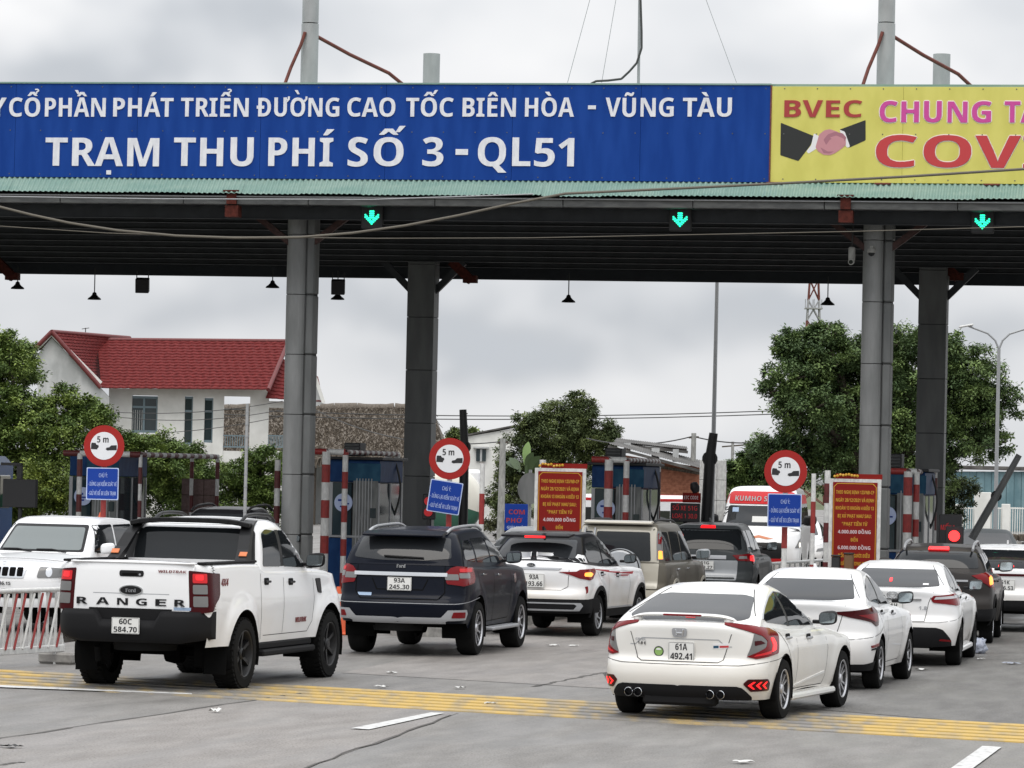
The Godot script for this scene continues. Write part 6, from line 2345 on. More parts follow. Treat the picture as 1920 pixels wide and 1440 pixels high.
	gaps(o, c, [[0.30, 1.02, 0.08, 0.93, -0.10, 0.80, -0.26, 0.62, -0.40, 0.34], [-0.60, 0.96, -0.62, 0.6, -0.60, 0.30], [-1.88, 0.93, -1.98, 0.7, -1.93, 0.40, -1.85, 0.31, -0.42, 0.31], [0.52, 0.66, 0.60, 0.64]])
	gaps(o, c, [[0, 0.60, 0.40, 0.605, 0.75, 0.635, 1.1, 0.66, 1.35, 0.70]], "tail", 0.006, M.seam, "bumper_gap")
	handles(o, c, [[-0.22, 0.875], [-1.17, 0.845]], M.silver_trim)
	flank("door_crease", o, c, P([-0.50, 0.33, -1.86, 0.43, -1.86, 0.455, -0.50, 0.35]), M.cream_paint, 0.012)
	for sg in [-1.0, 1.0]:
		st = ST()
		box(st, Vector3(sg * 0.85, 0.225, -1.35), Vector3(0.13, 0.07, 1.95), Basis.IDENTITY, 0.02)
		part("side_skirt", o, st, M.cream_paint)
	gaps_roof(o, c, 0.47, 0.70, 1.12)
	mirrors(o, c, -1.66, 1.03, M.satin_black, 1.0)
	wheels(o, c, 0.215, "swirl", M.alloy)

func gaps_roof(o: Node3D, c: Dictionary, xt: float, xb: float, yb: float):      # the dark strips beside the rear glass
	var st := ST()
	var y1 := lerpf(yb, E(c.R, E(c.gr, 1.0)), 0.86)
	for sg in [1.0, -1.0]:
		var pts := []
		for i in 9:
			var p := gend(c, lerpf(xt, xb, i / 8.0), lerpf(y1, yb, i / 8.0), true)
			pts.append(Vector3(sg * p.x, p.y + 0.001, p.z))
		tube(st, pts, 0.005, 5)
	part("roof_seam", o, st, M.under)

# the two white sedans ahead, alike in build
func sedan_spec(h: float, zr: float) -> Dictionary:
	var k := h - 1.46
	return car_spec({"W": 0.895, "wo": 0.0, "wb": 2.62, "zr": zr, "zf": -3.45, "tr": 0.318, "ar": 0.375, "sill": 0.24, "rear_sill": 0.30, "cr": 0.60, "n": 2.6, "rs": 0.10, "crown": 0.035, "flare": 0.022,
		"wp": [[0.2, 0.91], [0.4, 0.97], [0.65, 1.0], [0.85, 0.985], [1.08, 0.90]], "rp": [[0.2, -0.10], [0.35, -0.01], [0.5, 0.02], [0.64, 0.0], [0.72, -0.07], [0.95, -0.06], [1.06, -0.03], [1.1, -0.06]],
		"fp": [[0.2, -0.1], [0.5, 0], [0.8, -0.12]],
		"tp": [[-3.5, 0.68], [-3.2, 0.80], [-2.4, 0.95], [-1.9, 0.98], [-1.0, 0.99], [0, 1.03], [0.55, 1.08], [1.0, 1.085]], "plan": [[-3.5, 0.93], [-2.6, 1.0], [0.1, 1.0], [0.6, 0.985], [1.0, 0.95]],
		"gf": [[0, -2.10], [0.5, -1.50], [1, -0.90]], "gr": [[0, 0.70], [0.25, 0.58], [0.5, 0.40], [0.75, 0.13], [0.9, -0.12], [1, -0.40]], "R": [[-2.0, 1.25 + k], [-1.4, 1.40 + k], [-0.8, 1.46 + k], [-0.2, 1.45 + k], [0.2, 1.40 + k], [0.7, 1.32 + k]],
		"gw": [[0, 0.78], [0.35, 0.735], [0.75, 0.635], [0.93, 0.565], [1, 0.49]], "gcr": 0.22, "gn": 2.6, "gcf": 0.28, "gnf": 3.0, "gcrown": 0.09})

func sedan_glass(o: Node3D, c: Dictionary):
	rearx("rear_window", o, c, P([-0.62, 1.125, -0.35, 1.10, 0.35, 1.10, 0.62, 1.125, 0.52, 1.345, -0.52, 1.345], 0.03), M.grey_glass, 0.004, true)
	flank("side_window", o, c, P([0.27, 1.15, 0.18, 1.10, -0.55, 1.045, -0.56, 1.38, -0.30, 1.345, 0.02, 1.26], 0.03), M.dark_glass, 0.005, true)
	flank("side_window", o, c, P([-0.64, 1.04, -1.68, 1.01, -1.22, 1.20, -1.0, 1.295, -0.82, 1.355, -0.65, 1.38], 0.03), M.dark_glass, 0.005, true)
	flank("window_pillar", o, c, P([-0.54, 1.04, -0.65, 1.035, -0.66, 1.39, -0.55, 1.39]), M.satin_black, 0.004, true)
	rearx("windscreen", o, c, P([-0.66, 1.04, 0.66, 1.04, 0.52, 1.36, -0.52, 1.36], 0.05), M.dark_glass, 0.005, true, true)
	gaps(o, c, [[0.25, 1.05, 0.05, 0.96, -0.10, 0.83, -0.26, 0.64, -0.40, 0.34], [-0.60, 1.0, -0.62, 0.6, -0.60, 0.30], [-1.80, 0.97, -1.90, 0.7, -1.85, 0.40, -1.78, 0.31, -0.42, 0.31]])
	gaps_roof(o, c, 0.46, 0.67, 1.14)

func accent():
	var h := 0.234
	var o := park("white_sedan", "bright white sedan with slim dark red tail lights just ahead of the cream sedan", "sedan", beside(gnd(1637, 1291), h, 0.80), h, QUEUE)
	var c := sedan_spec(1.46, 1.0)
	shell(o, c, M.white_paint)
	sedan_glass(o, c)
	var tl: Array = tail("tail_light", o, c, P([0.20, 0.965, 0.60, 0.995, 1.15, 1.03, 1.17, 0.97, 1.04, 0.80, 0.94, 0.79, 0.80, 0.845, 0.45, 0.90], 0.02), M.dark_lens, 0.012)
	for k in 2:
		var fn := func(q, y): return lrear(c, q, y)
		var s2 := ST()
		drape(s2, fn if k == 0 else mirrored(fn), P([0.55, 0.93, 1.08, 0.955, 1.02, 0.86, 0.90, 0.845], 0.02), 0.016, 0.06, Vector3(0.6 if k == 0 else -0.6, 0, 1))
		part("lamp_lens", tl[k], s2, M.red_lens)
	gaps(o, c, [[-0.56, 1.05, -0.52, 0.90, -0.45, 0.66, 0.45, 0.66, 0.52, 0.90, 0.56, 1.05]], "rear")
	gaps(o, c, [[0, 0.63, 0.45, 0.635, 0.80, 0.66, 1.15, 0.70, 1.4, 0.76]], "tail", 0.006, M.seam, "bumper_gap")
	tail("bumper_reflector", o, c, P([0.80, 0.56, 1.12, 0.58, 1.12, 0.545, 0.82, 0.53], 0.01), M.red_lens, 0.010)
	tail("bumper_insert", o, c, P([0.82, 0.50, 1.05, 0.51, 1.02, 0.36, 0.70, 0.33, 0, 0.33, 0, 0.25, 1.0, 0.25, 1.12, 0.36, 1.12, 0.53, 0.84, 0.52], 0.01), M.black_plastic, 0.008)
	plate(o, Vector3(0, 0.80, lrx(c, 0, 0.8).z + 0.012), -0.04, 0.285, 0.20, "51G", "720.18")
	handles(o, c, [[-0.22, 0.935], [-1.12, 0.905]], M.silver_trim)
	mirrors(o, c, -1.60, 1.08, M.satin_black, 1.0)
	fin(o, Vector3(0, E(c.R, -0.3) + 0.015, -0.30), M.white_paint)
	wheels(o, c, 0.205, "twin", M.alloy)

func corolla():
	var h := 0.19
	var o := park("white_saloon", "white saloon car with wide white and red tail lights and dark rear bumper insert", "sedan", beside(gnd(1786, 1247), h, 0.78), h, QUEUE)
	var c := sedan_spec(1.44, 1.02)
	shell(o, c, M.white_paint)
	sedan_glass(o, c)
	var tl: Array = tail("tail_light", o, c, P([0.36, 0.96, 0.42, 1.0, 1.15, 1.03, 1.22, 0.99, 1.10, 0.86, 0.85, 0.86, 0.38, 0.90], 0.02), M.red_lens, 0.012)
	for k in 2:
		var fn := func(q, y): return lrear(c, q, y)
		var s2 := ST()
		drape(s2, fn if k == 0 else mirrored(fn), P([0.40, 0.945, 1.14, 0.97, 1.16, 1.0, 0.44, 0.985], 0.01), 0.016, 0.06, Vector3(0.6 if k == 0 else -0.6, 0, 1))
		part("lamp_lens", tl[k], s2, M.white_lens)
	rearx("chrome_strip", o, c, P([-0.40, 0.925, 0.40, 0.925, 0.40, 0.955, -0.40, 0.955]), M.chrome, 0.014)
	gaps(o, c, [[-0.56, 1.05, -0.50, 0.90, -0.45, 0.64, 0.45, 0.64, 0.50, 0.90, 0.56, 1.05]], "rear")
	gaps(o, c, [[0, 0.62, 0.45, 0.625, 0.80, 0.66, 1.15, 0.72, 1.4, 0.80]], "tail", 0.006, M.seam, "bumper_gap")
	tail("bumper_insert", o, c, P([0, 0.56, 0.42, 0.555, 0.52, 0.53, 0.72, 0.38, 0.76, 0.30, 0, 0.27], 0.02), M.black_plastic, 0.010)
	tail("bumper_reflector", o, c, P([0.50, 0.40, 0.70, 0.385, 0.71, 0.36, 0.48, 0.375], 0.005), M.red_lens, 0.016)
	plate(o, Vector3(0, 0.80, lrx(c, 0, 0.8).z + 0.012), -0.04, 0.30, 0.20, "51H", "436.08")
	write("badge_lettering", o, "1.8", T(0.37, 0.80, 0), 0.11, 0.05, M.silver_trim, 0.004, bold, 4.0, func(p): return Vector3(p.x, p.y, lrx(c, p.x, p.y).z + 0.004 + p.z))
	var em := ST()
	for r in [[0.075, 0.05], [0.05, 0.022]]:
		var pr := ring(r[0], 28, Vector2(0, 1.0), r[1])
		for i in 28:
			var a := pr[i]
			var b := pr[(i + 1) % 28]
			cyl(em, lrx(c, a.x, a.y) + Vector3(0, 0, 0.008), lrx(c, b.x, b.y) + Vector3(0, 0, 0.008), 0.006, 0.006, 5)
	part("oval_badge", o, em, M.chrome)
	rearx("window_sticker", o, c, P([0.38, 1.135, 0.46, 1.135, 0.46, 1.155, 0.38, 1.155]), M.cuff, 0.006, true)
	handles(o, c, [[-0.22, 0.935], [-1.12, 0.905]], M.white_paint)
	mirrors(o, c, -1.60, 1.08, M.satin_black, 1.0)
	for sg in [-1.0, 1.0]:
		var st := ST()
		box(st, Vector3(sg * 0.83, 0.215, -1.31), Vector3(0.13, 0.08, 1.85), Basis.IDENTITY, 0.02)
		part("side_skirt", o, st, M.white_paint)
	rearx("brake_light", o, c, P([-0.10, 1.17, -0.06, 1.17, -0.06, 1.22, -0.10, 1.22], 0.01), M.lit_red, 0.007, true)
	wheels(o, c, 0.205, "alloy5", M.dark_rim)

func suv_spec(W: float, h: float, zr: float, over := {}) -> Dictionary:
	var k := h - 1.64
	var s := {"W": W, "wb": 2.61, "zr": zr, "zf": -3.45, "tr": 0.335, "ar": 0.405, "sill": 0.30, "rear_sill": 0.38, "cr": 0.48, "n": 3.0, "rs": 0.09, "crown": 0.04, "flare": 0.045,
		"wp": [[0.25, 0.92], [0.5, 0.98], [0.85, 1.0], [1.1, 0.96], [1.25, 0.92]], "rp": [[0.3, -0.14], [0.45, 0.0], [0.65, 0.01], [0.78, -0.07], [1.0, -0.05], [1.15, -0.08], [1.25, -0.12]],
		"fp": [[0.3, -0.1], [0.6, 0], [1.0, -0.12]],
		"tp": [[-3.5, 0.84], [-3.2, 0.98], [-2.3, 1.08], [-1.8, 1.09], [-0.8, 1.10], [0.2, 1.14], [0.95, 1.19]], "plan": [[-3.5, 0.94], [-2.6, 1.0], [0.1, 1.0], [0.9, 0.97]],
		"gf": [[0, -2.15], [0.5, -1.62], [1, -1.05]], "gr": [[0, 0.82], [0.4, 0.66], [0.8, 0.40], [1, 0.20]], "R": [[-2.1, 1.44 + k], [-1.4, 1.60 + k], [-0.8, 1.64 + k], [0.1, 1.60 + k], [0.8, 1.53 + k]],
		"gw": [[0, 0.80], [0.4, 0.745], [0.82, 0.645], [0.95, 0.60], [1, 0.53]], "gcr": 0.36, "gn": 3.0}
	s.merge(over, true)
	return car_spec(s)

func seltos():
	var h := 0.285
	var o := park("crossover", "white crossover car with black roof and red side stripes beside the navy SUV", "crossover", beside(gnd(1110, 1192), h, 0.79), h, QUEUE)
	var c := suv_spec(0.90, 1.645, 0.95, {"soil": 1.0})
	shell(o, c, M.white_paint, M.black_paint)
	var sp := ST()
	box(sp, Vector3(0, 1.60, 0.52), Vector3(1.14, 0.035, 0.34), Basis(Vector3(1, 0, 0), 0.10), 0.012)
	part("roof_spoiler", o, sp, M.black_paint)
	var bl := ST()
	box(bl, Vector3(0, 1.575, 0.70), Vector3(0.34, 0.035, 0.02), Basis.IDENTITY, 0.005)
	part("brake_light", o, bl, M.lit_red)
	rearx("rear_window", o, c, P([-0.66, 1.24, 0.66, 1.24, 0.575, 1.53, -0.575, 1.53], 0.04), M.grey_glass, 0.006, true)
	var wi := ST()
	tube(wi, [gend(c, 0.0, 1.27, true) + Vector3(0, 0, 0.02), gend(c, 0.40, 1.262, true) + Vector3(0, 0, 0.025)], 0.012, 6)
	part("rear_wiper", o, wi, M.satin_black)
	flank("side_window", o, c, P([0.40, 1.28, 0.24, 1.185, -0.55, 1.15, -0.56, 1.52, -0.05, 1.49, 0.2, 1.43], 0.04), M.dark_glass, 0.006, true)
	flank("side_window", o, c, P([-0.63, 1.15, -1.72, 1.13, -1.36, 1.36, -1.05, 1.49, -0.64, 1.53], 0.04), M.dark_glass, 0.006, true)
	flank("rear_pillar", o, c, P([0.34, 1.17, 0.74, 1.20, 0.72, 1.34, 0.40, 1.29], 0.02), M.white_paint, 0.004, true)
	rearx("windscreen", o, c, P([-0.68, 1.16, 0.68, 1.16, 0.56, 1.50, -0.56, 1.50], 0.05), M.dark_glass, 0.006, true, true)
	var tl: Array = tail("tail_light", o, c, P([0.24, 1.03, 0.55, 1.04, 0.62, 1.07, 1.18, 1.085, 1.22, 1.03, 1.02, 0.93, 0.92, 0.90, 0.60, 0.93, 0.42, 0.985], 0.02), M.red_lens, 0.012)
	for k in 2:
		var fn := func(q, y): return lrear(c, q, y)
		var s2 := ST()
		drape(s2, fn if k == 0 else mirrored(fn), P([0.72, 0.965, 0.96, 0.955, 1.04, 1.0, 0.96, 1.03, 0.74, 1.02], 0.03), 0.016, 0.06, Vector3(0.6 if k == 0 else -0.6, 0, 1))
		part("lamp_glow", tl[k], s2, M.lit_amber if k == 0 else M.lit_red)
	rearx("chrome_strip", o, c, P([-0.46, 1.06, 0.46, 1.06, 0.50, 1.09, -0.50, 1.09]), M.silver_trim, 0.014)
	var bd := rearx("oval_badge", o, c, ring(0.075, 28, Vector2(0, 1.125), 0.038), M.chrome, 0.010)
	rearx("badge_face", bd, c, ring(0.067, 28, Vector2(0, 1.125), 0.031), M.satin_black, 0.012)
	write("lettering", bd, "KIA", T(-0.045, 1.112, lrx(c, 0, 1.12).z + 0.012), 0.09, 0.026, M.chrome, 0.003, bold, 4.0)
	plate(o, Vector3(0.06, 0.885, lrx(c, 0, 0.88).z + 0.012), 0.02, 0.34, 0.22, "93A", "193.66")
	gaps(o, c, [[-0.62, 1.16, -0.60, 0.80, -0.50, 0.74, 0.50, 0.74, 0.60, 0.80, 0.62, 1.16]], "rear")
	tail("bumper_cladding", o, c, P([0, 0.60, 0.62, 0.60, 0.9, 0.60, 1.25, 0.62, 1.40, 0.56, 1.40, 0.38, 0, 0.38], 0.005), M.black_plastic, 0.012)
	tail("bumper_garnish", o, c, P([0, 0.525, 0.50, 0.525, 0.56, 0.50, 0.50, 0.44, 0, 0.44, 0, 0.42, 0.62, 0.425, 0.70, 0.50, 0.64, 0.545, 0, 0.545], 0.004), M.silver_trim, 0.022)
	tail("bumper_reflector", o, c, P([0.72, 0.80, 0.80, 0.81, 0.84, 0.70, 0.80, 0.69], 0.01), M.red_lens, 0.010)
	arch_trim(o, c, 0.07, M.black_plastic)
	flank("sill_cladding", o, c, P([-0.40, 0.30, -2.2, 0.30, -2.15, 0.42, -0.44, 0.42], 0.01), M.black_plastic, 0.012)
	flank("chrome_strip", o, c, P([-0.50, 0.43, -2.1, 0.43, -2.1, 0.455, -0.50, 0.455]), M.silver_trim, 0.016)
	for s in [[0.30, 1.08, -0.70, 1.045, 1.015], [-0.35, 1.035, -1.35, 1.01, 0.985], [-1.2, 1.0, -2.2, 1.0, 0.96], [-0.9, 0.965, -1.9, 0.955, 0.935]]:
		flank("side_stripe", o, c, P([s[0], s[1], s[2], s[3], s[2] + 0.1, s[4], s[0] - 0.25, s[1] - 0.022]), M.red_vinyl, 0.003)
	gaps(o, c, [[0.15, 1.12, -0.02, 0.95, -0.20, 0.75, -0.36, 0.45], [-0.59, 1.09, -0.60, 0.45], [-1.85, 1.06, -1.95, 0.8, -1.85, 0.45, -0.42, 0.44]])
	handles(o, c, [[-0.20, 0.985], [-1.15, 0.955]], M.silver_trim)
	mirrors(o, c, -1.58, 1.20, M.satin_black, 1.0)
	fin(o, Vector3(0, 1.675, 0.15), M.black_paint)
	wheels(o, c, 0.215, "twin", M.silver_trim)
	under_bits(o, 0.33, false)

func mpv_spare():
	var h := 0.225
	var o := park("olive_people_carrier", "olive and beige people carrier with covered spare wheel on its rear door", "people carrier", gd(1178, 70.6), h, QUEUE)
	var c := suv_spec(0.885, 1.80, 0.90, {"soil": 0.9, "wb": 2.72, "zf": -3.55, "tr": 0.34, "ar": 0.40, "cr": 0.26, "n": 4.5, "rp": [[0.3, -0.06], [0.5, 0.02], [0.62, 0.02], [0.72, -0.03], [1.1, -0.03], [1.3, -0.05]],
		"tp": [[-3.6, 0.86], [-3.3, 1.0], [-2.6, 1.06], [-2.2, 1.07], [0.95, 1.09]], "gf": [[0, -2.6], [0.5, -2.15], [1, -1.7]], "gr": [[0, 0.86], [0.5, 0.82], [0.9, 0.74], [1, 0.62]],
		"R": [[-2.5, 1.55], [-1.9, 1.70], [-1.2, 1.76], [0, 1.77], [0.8, 1.745]], "gw": [[0, 0.82], [0.4, 0.775], [0.88, 0.685], [0.96, 0.65], [1, 0.58]], "gcr": 0.22, "gn": 4.0})
	shell(o, c, M.olive_paint)
	# beige rear door and pillars
	rearx("rear_door", o, c, P([-0.72, 0.62, 0.72, 0.62, 0.74, 1.06, -0.74, 1.06], 0.02), M.beige_paint, 0.010)
	rearx("rear_door_frame", o, c, P([-0.74, 1.06, 0.74, 1.06, 0.66, 1.69, -0.66, 1.69], 0.04), M.beige_paint, 0.006, true)
	rearx("rear_window", o, c, P([-0.40, 1.10, 0.60, 1.10, 0.56, 1.60, -0.38, 1.60], 0.04), M.dark_glass, 0.012, true)
	rearx("rear_window", o, c, P([-0.66, 1.10, -0.47, 1.10, -0.45, 1.60, -0.60, 1.60], 0.03), M.dark_glass, 0.012, true)
	var st := ST()
	for x in [-0.62, -0.43]:
		tube(st, [gend(c, x, 1.09, true) + Vector3(0, 0, 0.04), gend(c, x * 0.98, 1.35, true) + Vector3(0, 0, 0.05), gend(c, x * 0.95, 1.66, true) + Vector3(0, 0, 0.04)], 0.017, 8)
	for k in 3:
		var y := 1.16 + k * 0.2
		cyl(st, gend(c, -0.60, y, true) + Vector3(0, 0, 0.05), gend(c, -0.43, y, true) + Vector3(0, 0, 0.05), 0.012, 0.012, 6)
	part("rear_ladder", o, st, M.silver_trim)
	st = ST()
	box(st, Vector3(0, 1.765, 0.74), Vector3(1.22, 0.05, 0.22), Basis(Vector3(1, 0, 0), 0.10), 0.02)
	part("roof_spoiler", o, st, M.beige_paint)
	# spare wheel
	var w := sub("spare_wheel", o, Vector3(0.10, 0.955, 0.99))
	st = ST()
	var xf := Transform3D(Basis(Vector3(1, 0, 0), PI / 2), Vector3.ZERO)
	lathe(st, [[0.33, -0.10], [0.355, -0.06], [0.36, 0.05], [0.34, 0.10], [0.30, 0.12], [0.001, 0.13]], 40, xf)
	part("wheel_cover", w, st, M.silver_paint)
	st = ST()
	lathe(st, [[0.345, 0.085], [0.352, 0.095], [0.335, 0.11], [0.33, 0.10]], 40, xf)
	part("cover_rim", w, st, M.satin_black)
	st = ST()
	box(st, Vector3(0, 0.0, 0.135), Vector3(0.16, 0.05, 0.012), Basis.IDENTITY, 0.004)
	box(st, Vector3(0.02, -0.09, 0.135), Vector3(0.26, 0.045, 0.012), Basis.IDENTITY, 0.004)
	part("cover_badge", w, st, M.chrome)
	# lights on the pillar
	for sg in [1.0, -1.0]:
		st = ST()
		var fn := func(x, y): return gend(c, x, y, true)
		drape(st, fn if sg > 0 else mirrored(fn), P([0.70, 1.12, 0.80, 1.12, 0.725, 1.62, 0.665, 1.62], 0.01), 0.014, 0.06, Vector3(0.4 * sg, 0, 1))
		var t := part("tail_light", o, st, M.clear_lens)
		st = ST()
		drape(st, fn if sg > 0 else mirrored(fn), P([0.72, 1.14, 0.785, 1.14, 0.765, 1.28, 0.715, 1.28], 0.01), 0.018, 0.06, Vector3(0.4 * sg, 0, 1))
		part("lamp_glow", t, st, M.lit_amber)
		st = ST()
		drape(st, fn if sg > 0 else mirrored(fn), P([0.70, 1.40, 0.745, 1.40, 0.73, 1.58, 0.685, 1.58], 0.01), 0.018, 0.06, Vector3(0.4 * sg, 0, 1))
		part("lamp_lens", t, st, M.red_lens)
	tail("rear_bumper", o, c, P([0, 0.60, 0.5, 0.60, 1.35, 0.62, 1.40, 0.38, 0, 0.38], 0.01), M.beige_paint, 0.05)
	for w2 in [[0.62, 0.02, 1.10], [-0.08, -0.92, 1.10], [-1.0, -1.95, 1.09]]:
		flank("side_window", o, c, P([w2[0], w2[2] + 0.01, w2[1], w2[2], w2[1] + (0.0 if w2[1] > -1.5 else 0.42), 1.60, w2[0] - 0.04, 1.61], 0.05), M.dark_glass, 0.006, true)
	rearx("windscreen", o, c, P([-0.70, 1.12, 0.70, 1.12, 0.60, 1.62, -0.60, 1.62], 0.05), M.dark_glass, 0.006, true, true)
	flank("side_moulding", o, c, P([-0.42, 0.58, -2.25, 0.58, -2.25, 0.68, -0.42, 0.68], 0.02), M.beige_paint, 0.014)
	gaps(o, c, [[0.42, 1.07, 0.42, 0.8], [-0.04, 1.07, -0.06, 0.82, -0.30, 0.50], [-0.96, 1.07, -0.97, 0.40], [-2.2, 1.05, -2.25, 0.75, -2.1, 0.42]])
	handles(o, c, [[-0.25, 0.95], [-1.2, 0.95]], M.chrome, false)
	mirrors(o, c, -2.02, 1.17, M.silver_paint, 1.25)
	rails(o, c, 0.55, -1.6, 0.56, M.satin_black)
	arch_trim(o, c, 0.06, M.beige_paint)
	wheels(o, c, 0.215, "alloy5", M.alloy)
	under_bits(o, 0.34, false)

func innova():
	var h := 0.16
	var o := park("grey_people_carrier", "dark grey people carrier with lit brake lights ahead of the spare wheel carrier", "people carrier", gd(1336, 77.6), h, QUEUE)
	var c := suv_spec(0.915, 1.70, 1.02, {"wb": 2.75, "zf": -3.6, "tr": 0.34, "ar": 0.40, "cr": 0.42, "R": [[-2.4, 1.46], [-1.7, 1.63], [-0.9, 1.69], [0.2, 1.67], [0.85, 1.62]], "gr": [[0, 0.92], [0.4, 0.82], [0.85, 0.64], [1, 0.46]], "gf": [[0, -2.5], [0.5, -1.95], [1, -1.4]]})
	shell(o, c, M.grey_paint)
	rearx("rear_window", o, c, P([-0.68, 1.20, 0.68, 1.20, 0.61, 1.59, -0.61, 1.59], 0.05), M.dark_glass, 0.006, true)
	rearx("brake_light", o, c, P([-0.15, 1.60, 0.15, 1.60, 0.13, 1.645, -0.13, 1.645], 0.015), M.lit_red, 0.02, true)
	var tl: Array = tail("tail_light", o, c, P([0.30, 1.10, 0.8, 1.13, 1.15, 1.17, 1.14, 1.0, 0.95, 0.92, 0.85, 0.98, 0.40, 1.0], 0.02), M.red_lens, 0.012)
	for k in 2:
		var fn := func(q, y): return lrear(c, q, y)
		var s2 := ST()
		drape(s2, fn if k == 0 else mirrored(fn), P([0.74, 1.0, 1.02, 0.98, 1.06, 1.10, 0.76, 1.09], 0.03), 0.016, 0.06, Vector3(0.6 if k == 0 else -0.6, 0, 1))
		part("lamp_glow", tl[k], s2, M.lit_red)
		s2 = ST()
		drape(s2, fn if k == 0 else mirrored(fn), P([0.42, 1.03, 0.64, 1.035, 0.64, 1.085, 0.44, 1.08], 0.01), 0.016, 0.06, Vector3(0.6 if k == 0 else -0.6, 0, 1))
		part("lamp_lens", tl[k], s2, M.clear_lens)
	rearx("chrome_strip", o, c, P([-0.40, 1.02, 0.40, 1.02, 0.40, 1.09, -0.40, 1.09]), M.silver_trim, 0.016)
	rearx("lower_tailgate", o, c, P([-0.60, 0.62, 0.60, 0.62, 0.62, 1.0, -0.62, 1.0], 0.03), M.silver_paint, 0.006)
	plate(o, Vector3(0, 0.90, lrx(c, 0, 0.9).z + 0.02), 0.02, 0.34, 0.17, "51G", "883.27")
	for w2 in [[0.66, 0.06], [-0.06, -0.90], [-0.98, -1.95]]:
		flank("side_window", o, c, P([w2[0], 1.20, w2[1], 1.17, w2[1] + (0.0 if w2[1] > -1.5 else 0.42), 1.56, w2[0] - (0.15 if w2[0] > 0.5 else 0.02), 1.57], 0.05), M.grey_glass, 0.006, true)
	rearx("windscreen", o, c, P([-0.68, 1.18, 0.68, 1.18, 0.58, 1.56, -0.58, 1.56], 0.05), M.dark_glass, 0.006, true, true)
	gaps(o, c, [[0.02, 1.12, -0.05, 0.85, -0.30, 0.50], [-0.94, 1.08, -0.95, 0.42], [-2.1, 1.05, -2.15, 0.75, -2.05, 0.42]], "flank", 0.009, M.under)
	handles(o, c, [[-0.25, 1.02], [-1.2, 1.0]], M.chrome, false)
	mirrors(o, c, -1.85, 1.22, M.grey_paint, 1.1)
	fin(o, Vector3(0, 1.73, 0.2), M.grey_paint)
	wheels(o, c, 0.21, "alloy5", M.alloy)

func ecosport():
	var h := 0.173
	var o := park("small_suv", "dark brown small SUV with both brake lights lit beside the white saloon", "SUV", beside(gnd(1850, 1206), h, 0.78), h, QUEUE)
	var c := suv_spec(0.885, 1.575, 0.80, {"wb": 2.52, "zf": -3.3, "cr": 0.42, "tp": [[-3.4, 0.84], [-3.1, 0.98], [-2.2, 1.08], [-1.8, 1.09], [-0.8, 1.10], [0.8, 1.15]], "gr": [[0, 0.70], [0.4, 0.60], [0.85, 0.42], [1, 0.22]]})
	shell(o, c, M.brown_paint)
	rearx("rear_window", o, c, P([-0.66, 1.21, 0.66, 1.21, 0.60, 1.47, -0.60, 1.47], 0.04), M.dark_glass, 0.006, true)
	rearx("brake_light", o, c, P([-0.17, 1.475, 0.17, 1.475, 0.16, 1.525, -0.16, 1.525], 0.01), M.lit_red, 0.03, true)
	var tl: Array = tail("tail_light", o, c, P([0.36, 1.10, 0.9, 1.16, 1.18, 1.15, 1.20, 1.06, 1.05, 0.93, 0.80, 0.91, 0.55, 1.0], 0.02), M.red_lens, 0.012)
	for k in 2:
		var fn := func(q, y): return lrear(c, q, y)
		var s2 := ST()
		drape(s2, fn if k == 0 else mirrored(fn), P([0.76, 0.95, 1.02, 0.97, 1.08, 1.06, 0.98, 1.10, 0.78, 1.07], 0.03), 0.016, 0.06, Vector3(0.6 if k == 0 else -0.6, 0, 1))
		part("lamp_glow", tl[k], s2, M.lit_amber if k == 0 else M.lit_red)
	rearx("chrome_strip", o, c, P([-0.5, 1.0, 0.5, 1.0, 0.5, 1.03, -0.5, 1.03]), M.silver_trim, 0.014)
	plate(o, Vector3(0, 0.86, lrx(c, 0, 0.86).z + 0.012), 0.02, 0.30, 0.20, "60A", "571.36")
	for w2 in [[0.40, -0.04], [-0.12, -0.55], [-0.63, -1.65]]:
		flank("side_window", o, c, P([w2[0], 1.18, w2[1], 1.15, w2[1] + (0.0 if w2[1] > -1.5 else 0.42), 1.44, w2[0] - (0.10 if w2[0] > 0.3 else 0.02), 1.45], 0.04), M.dark_glass, 0.006, true)
	rearx("windscreen", o, c, P([-0.68, 1.16, 0.68, 1.16, 0.56, 1.43, -0.56, 1.43], 0.05), M.dark_glass, 0.006, true, true)
	tail("bumper_cladding", o, c, P([0, 0.56, 1.35, 0.58, 1.40, 0.38, 0, 0.38], 0.005), M.black_plastic, 0.012)
	arch_trim(o, c, 0.06, M.black_plastic)
	gaps(o, c, [[-0.02, 1.12, -0.05, 0.85, -0.30, 0.50], [-0.59, 1.08, -0.60, 0.42], [-1.8, 1.05, -1.9, 0.75, -1.8, 0.42]], "flank", 0.009, M.under)
	handles(o, c, [[-0.25, 1.0], [-1.15, 0.98]], M.brown_paint, false)
	mirrors(o, c, -1.55, 1.20, M.brown_paint, 1.15)
	rails(o, c, 0.40, -1.4, 0.55, M.silver_trim, 0.06)
	wheels(o, c, 0.21, "twin", M.alloy)
	under_bits(o, 0.33, false)

